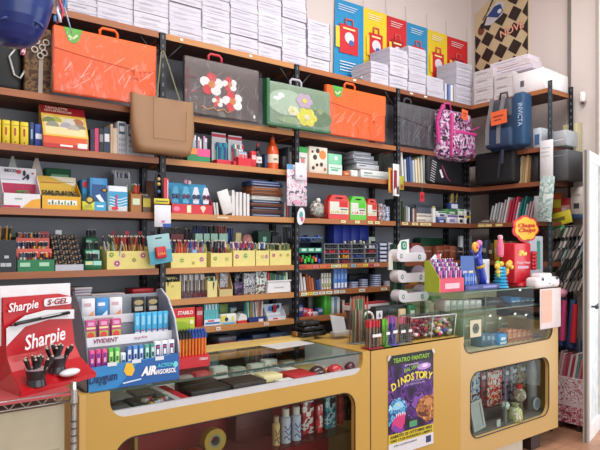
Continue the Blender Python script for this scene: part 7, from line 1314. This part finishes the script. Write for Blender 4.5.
# ---------------------------------------------------------------- right side: notices, magazine rack, stock by the door
def wcard(name, cat, label, x0, x1, y0, y1, s, col, dec=(), t=.004, rot=0, dy=0):
    a, c = P(x0, s), P(x1, s); w = a-c; zb, zt = ZS((x0+x1)/2, y1, s), ZS((x0+x1)/2, y0, s); h = zt-zb
    b = B(); b.rbox(0, w, 0, t, 0, h, min(.002, t*.3), M(col, .5) if isinstance(col, str) else col, 1)
    for k, d in enumerate(dec): b.q(w*d[0], w*d[1], h*d[2], h*d[3], M(d[4]), -.001-.0005*k)
    o = thing(name, label, cat, (s, a, zb), -math.pi/2, None, b); o.rotation_euler = (0, rot, -math.pi/2) if not rot else Matrix.Rotation(-math.pi/2, 3, 'Z').to_euler(); 
    if rot: o.rotation_euler = (Matrix.Rotation(-math.pi/2, 3, 'Z') @ Matrix.Rotation(rot, 3, 'Y')).to_euler()
    return o, w, h
wcard('notice', 'paper', 'white paper notice hanging from the wing post', 540, 553, 140, 181, 4.58, '#dcdce0', [(.1, .8, .8, .82, '#b8b8c0'), (.1, .7, .7, .72, '#b8b8c0'), (.1, .75, .6, .62, '#b8b8c0')])
wcard('plastic_packet', 'packet', 'long clear greenish packet hanging under the white notice', 537, 551, 176, 221, 4.575, PAT(['#a8c0bc', '#c4d4d0', '#8fb0ac', '#d6e0de'], 12, .2), (), .01, rot=.08)
wcard('folder', 'folder', 'grey white tall folder behind the clear packet', 534, 540, 196, 222, 4.64, '#b8bcc0', (), .01)
SR = 4.88
mr = thing('magazine_rack', 'tall dark wire rack of magazines and envelopes beside the door', 'rack', (0, 0, FZ)); mr.location = (0, 0, 0)
ya, yb = P(548, SR), P(583, SR); b = B(); dk_ = M('#5a5652', .4, .4)
for y in (ya, (ya+yb)/2, yb): b.tube([(5.0, y, FZ), (5.0, y, 2.0)], .006, dk_, 6)
obj('frame', b, mr); b = B()
for yy in (226, 248, 262, 276, 290): z = ZS(565, yy, SR); b.tube([(4.84, ya, z), (4.84, yb, z)], .004, dk_, 5).tube([(4.84, ya, z), (5.0, ya, z)], .004, dk_, 5).tube([(4.84, yb, z), (5.0, yb, z)], .004, dk_, 5)
obj('rail', b, mr)
K = [(551, 561, 193, 226, '#c8642c', [(0, 1, .55, .8, '#d8c83a'), (.1, .9, .1, .4, '#2f8a5a')], 'orange and green packet with yellow label at the top of the magazine rack'),
 (561, 570, 198, 222, '#b82c34', [(.05, .95, .35, .7, '#d8a0a0'), (.1, .6, .4, .6, '#e6d0c8')], 'red packet with white label at the top of the magazine rack'),
 (570.5, 583, 187, 214, '#d2cdc8', [(.25, .7, .2, .4, '#3a3a40'), (.2, .8, .65, .75, '#b8b0aa')], 'white box with black logo at the top of the magazine rack'),
 (571, 583, 214, 219, '#2c4a6a', (), 'dark blue strip packet under the white box')]
for x0, x1, y0, y1, c, dec, l in K: wcard('packet', 'packet', l, x0, x1, y0, y1, 4.90, c, dec, .03)
wcard('packet', 'packet', 'yellow label packet slanting across the magazine rack', 552, 573, 214, 227, 4.83, '#d8cc34', [(.1, .7, .3, .6, '#6a6a24')], .01, rot=-.22)
wcard('packet', 'packet', 'green packet slanting below the yellow label', 550, 568, 224, 240, 4.835, '#2f9a5c', [(.1, .9, .3, .5, '#a8d8b0')], .01, rot=-.35)
cols = [['#a8a8a0', '#8a8078', '#c8bcb0', '#b8b0a8'], ['#c8a8b8', '#3a3a3c', '#d8a050', '#c8c8cc'], ['#2c2c30', '#b8b0ac', '#a83a3a', '#8aa0a8'], ['#8a5a98', '#3a4038', '#c8b8d0', '#2c3a34'], ['#5a5652', '#3a3a40', '#8a8480', '#4a4a4c'], ['#3a80a0', '#8a8a88', '#2c4a5a', '#a8a49c']]
for r_, yy in enumerate((240, 249, 259, 270, 281, 291)):
    for k in range(8):
        x0 = 549.5+3.9*k; y0 = P(x0, 4.83); c = cols[r_][k % 4] if k % 2 else ['#8a8684', '#3a3a3c', '#a8a4a0', '#5a5856'][(k//2+r_) % 4]; z = ZS(x0, yy+2-k*.4, 4.83)
        b = B(); b.M = Matrix.Rotation(.42, 4, 'Y'); b.box(0, .006, 0, .10, 0, .125, M('#c8c4be', .5)).box(-.002, 0, 0, .10, 0, .126, M(c, .35)).box(.006, .008, 0, .10, 0, .125, M(c, .35)).box(-.002, .02, -.003, 0, .0, .126, M(c, .35))
        thing('magazine', 'magazine leaning in the '+['first', 'second', 'third', 'fourth', 'fifth', 'lowest'][r_]+' row of the magazine rack', 'magazine', (4.83, y0, z), -math.pi/2, ['first', 'second', 'third', 'fourth', 'fifth', 'lowest'][r_]+' row of magazines', b)
for k, (x0, y0, y1, c, l) in enumerate([(562, 300, 340, '#c8447c', 'pink pool toy handle with pale pink knob hanging beside the glass case'), (573, 304, 342, '#c82c3c', 'red long handle hanging nearest the door frame')]):
    s = 4.80; ya_ = P(x0, s); z0, z1 = ZS(x0, y1, s), ZS(x0, y0, s); o = thing('umbrella', l, 'umbrella', (s, ya_, z0)); 
    obj('canopy', B().cyl((0, 0, 0), (0, -.02, z1-z0), .028, .022, M(c, .4), 12), o); obj('blue_sleeve', B().cyl((.03, .03, -.01), (.03, .01, z1-z0+.03), .032, .028, M('#33568a', .5), 12), o)
    if not k: obj('knob', B().ball((0, 0, z1-z0+.06), .045, M('#dc90a8', .4), 12, (1, 1, .9)), o); obj('cord', B().tube([(0, 0, z1-z0+.09), (.05, 0, z1-z0+.22)], .004, M('#2c2c30'), 5), o)
    else: obj('cord', B().tube([(0, -.02, z1-z0), (.05, -.02, z1-z0+.12)], .004, M('#2c2c30'), 5), o)
    bb = B().cyl((.03, .03, -.05), (.03, .03, -.01), .036, .034, M('#2c4a86', .5), 12); obj('cuff', bb, o)
o = thing('stock_box', 'low box covered in white and pink floral paper on the floor by the door', 'box', (4.76, P(554, 4.76), FZ+.06), -math.pi/2); w = P(554, 4.76)-P(583, 4.76); H = ZS(568, 378, 4.76)-FZ-.06
FLW = PAT(['#c8909e', '#e6dce0', '#efe8ec', '#b86a80', '#efe8ec', '#d8c4cc'], 16, .6); FLR = PAT(['#a02c4a', '#d8b8c0', '#b85870', '#e6d8dc', '#a83a54'], 18, .6)
obj('upper_panel', B().box(0, w, 0, .22, H*.42, H, FLW), o); obj('white_band', B().box(0, w, -.002, .22, H*.38, H*.43, M('#dccfd4')), o); obj('lower_panel', B().box(-.0, w, -.004, .22, 0, H*.38, FLR), o)
b = B(); 
for x in (.03, w-.05):
    for y in (.03, .18): b.cyl((x, y, -.06), (x, y, 0), .02, .02, M('#3a2c2a'), 10)
obj('foot', b, o)
for k, c in enumerate(['#c8a0a8', '#d8b8bc', '#c06a78', '#b84a60', '#d8ccd0', '#a83a50', '#e0d0d4', '#5a9a98', '#c87a88', '#9a4a58']):
    y0 = P(555.5+2.6*k, 4.78); book('book', 'book', 'tall pink or pale book leaning in the floral box by the door', 4.80, y0, FZ+.06+H, .018, .16, .22-.02*(k % 3), c, 'books in the floral box', lean=.18, rz=-math.pi/2)
for k, (x0, x1, y0, c) in enumerate([(559, 568, 336, '#3a4a6a'), (569, 580, 338, '#5a6a80'), (556, 560, 330, '#2c3a5a')]): wcard('bag', 'bag', ['dark blue', 'slate blue', 'navy'][k]+' cloth item hanging above the leaning pink books', x0, x1, y0, 352, 4.90, c, (), .04)
# blue round thing hanging close to the ceiling at far left
p = 2.20; o = thing('paddling_toy', 'large glossy dark blue rounded plastic toy hanging at the top left corner', 'toy', (S(14, p), p, Z(14, 47, p))); r_ = .30
rx = (S(54, p)-S(12, p)); H = .62
obj('shell', B().lathe([(.001, 0)]+[(rx*math.sin(k*.157)**.75, .30*(1-math.cos(k*.157))) for k in range(1, 11)]+[(rx*1.03, H)], M('#0c2c74', .3, coat=.2), 36), o)
obj('rim_ridge', B().lathe([(rx*.93, .20), (rx*1.01, .22), (rx*1.03, .25), (rx*.99, .27)], M('#1c60b4', .3, coat=.2), 36), o)
obj('moulded_curve', B().tube([(rx*(.55*math.cos(a*.45+3.6)), -rx*(.62), .05+.02*math.sin(a)*0+.028*abs(math.sin(a*.5))) for a in range(7)], .006, M('#0e2c6e', .3), 6), o)
zl = 4.3-Z(14, 47, p); obj('hanging_cord', B().tube([(0, 0, H-.02), (0, 0, zl)], .004, M('#c8c8c8'), 6), o); obj('top_cap', B().lathe([(rx*1.05, H-.01), (rx*.6, H+.06), (.01, H+.08)], M('#0c2c74', .3, coat=.2), 36), o)
o = thing('gift_ribbon', 'pink, white and blue twisted ribbon hanging beside the blue toy', 'ribbon', (S(57, 2.3), 2.3, Z(57, 22, 2.3)))
for k, c in enumerate(['#c8485a', '#dcdce6', '#5a98d0']): obj('strand', B().tube([(.012*math.sin(i*1.1+k*2)+.010*i*.5, .01*math.cos(i*1.1+k*2), .02*i) for i in range(14)], .006, M(c, .4), 6), o)
obj('string', B().tube([(.01, 0, .12), (.04, 0, .02), (.055, 0, -.03)], .003, M('#9ab0c8'), 5).tube([(.05, 0, .25), (.05, 0, 4.3-Z(57, 22, 2.3))], .002, M('#9ab0c8'), 5), o)

# ---------------------------------------------------------------- camera and light
cd = bpy.data.cameras.new('camera'); cam = bpy.data.objects.new('camera', cd); COL.objects.link(cam); SC.camera = cam
cam.location = (0, 0, 1.5); cam.rotation_euler = (math.pi/2, 0, -math.atan2(.6, .8)); cd.sensor_width = 36; cd.lens = 36*570/600; cd.shift_y = 20/600; cd.clip_start = .02
def area(name, loc, rot, sx, sy, e, col=(1, 1, 1)):
    l = bpy.data.lights.new(name, 'AREA'); l.shape = 'RECTANGLE'; l.size = sx; l.size_y = sy; l.energy = e; l.color = col
    o = bpy.data.objects.new(name, l); COL.objects.link(o); o.location = loc; o.rotation_euler = rot; return o
area('ceiling_fill', (1.2, 1.2, 4.2), (0, 0, 0), 2.4, .5, 60, (1, .98, .96))  # unseen overhead area light, added to brighten the room
area('ceiling_fill', (3.2, 1.9, 4.2), (0, 0, 0), 2.0, .5, 50, (1, .98, .96))  # second added overhead fill, no fitting modelled
area('front_fill', (2.2, -2.3, 2.0), (rad(90), 0, 0), 5, 3.2, 105, (.97, .98, 1))  # added fill at the open front for assumed street daylight, no window modelled
area('assumed_doorway_daylight', (5.1, 1.0, 1.2), (0, rad(90), rad(-15)), 2.2, 2.0, 22, (.95, .98, 1))  # area light added for daylight assumed through the doorway out of view
w = bpy.data.worlds.new('daylight'); SC.world = w; w.use_nodes = True; bg = w.node_tree.nodes['Background']; bg.inputs[0].default_value = (.93, .96, 1, 1); bg.inputs[1].default_value = .75
v = SC.view_settings; SC.display_settings.display_device = 'sRGB'; v.view_transform = 'Standard'; v.look = 'None'; v.gamma = 1; v.exposure = .06; v.use_curve_mapping = False
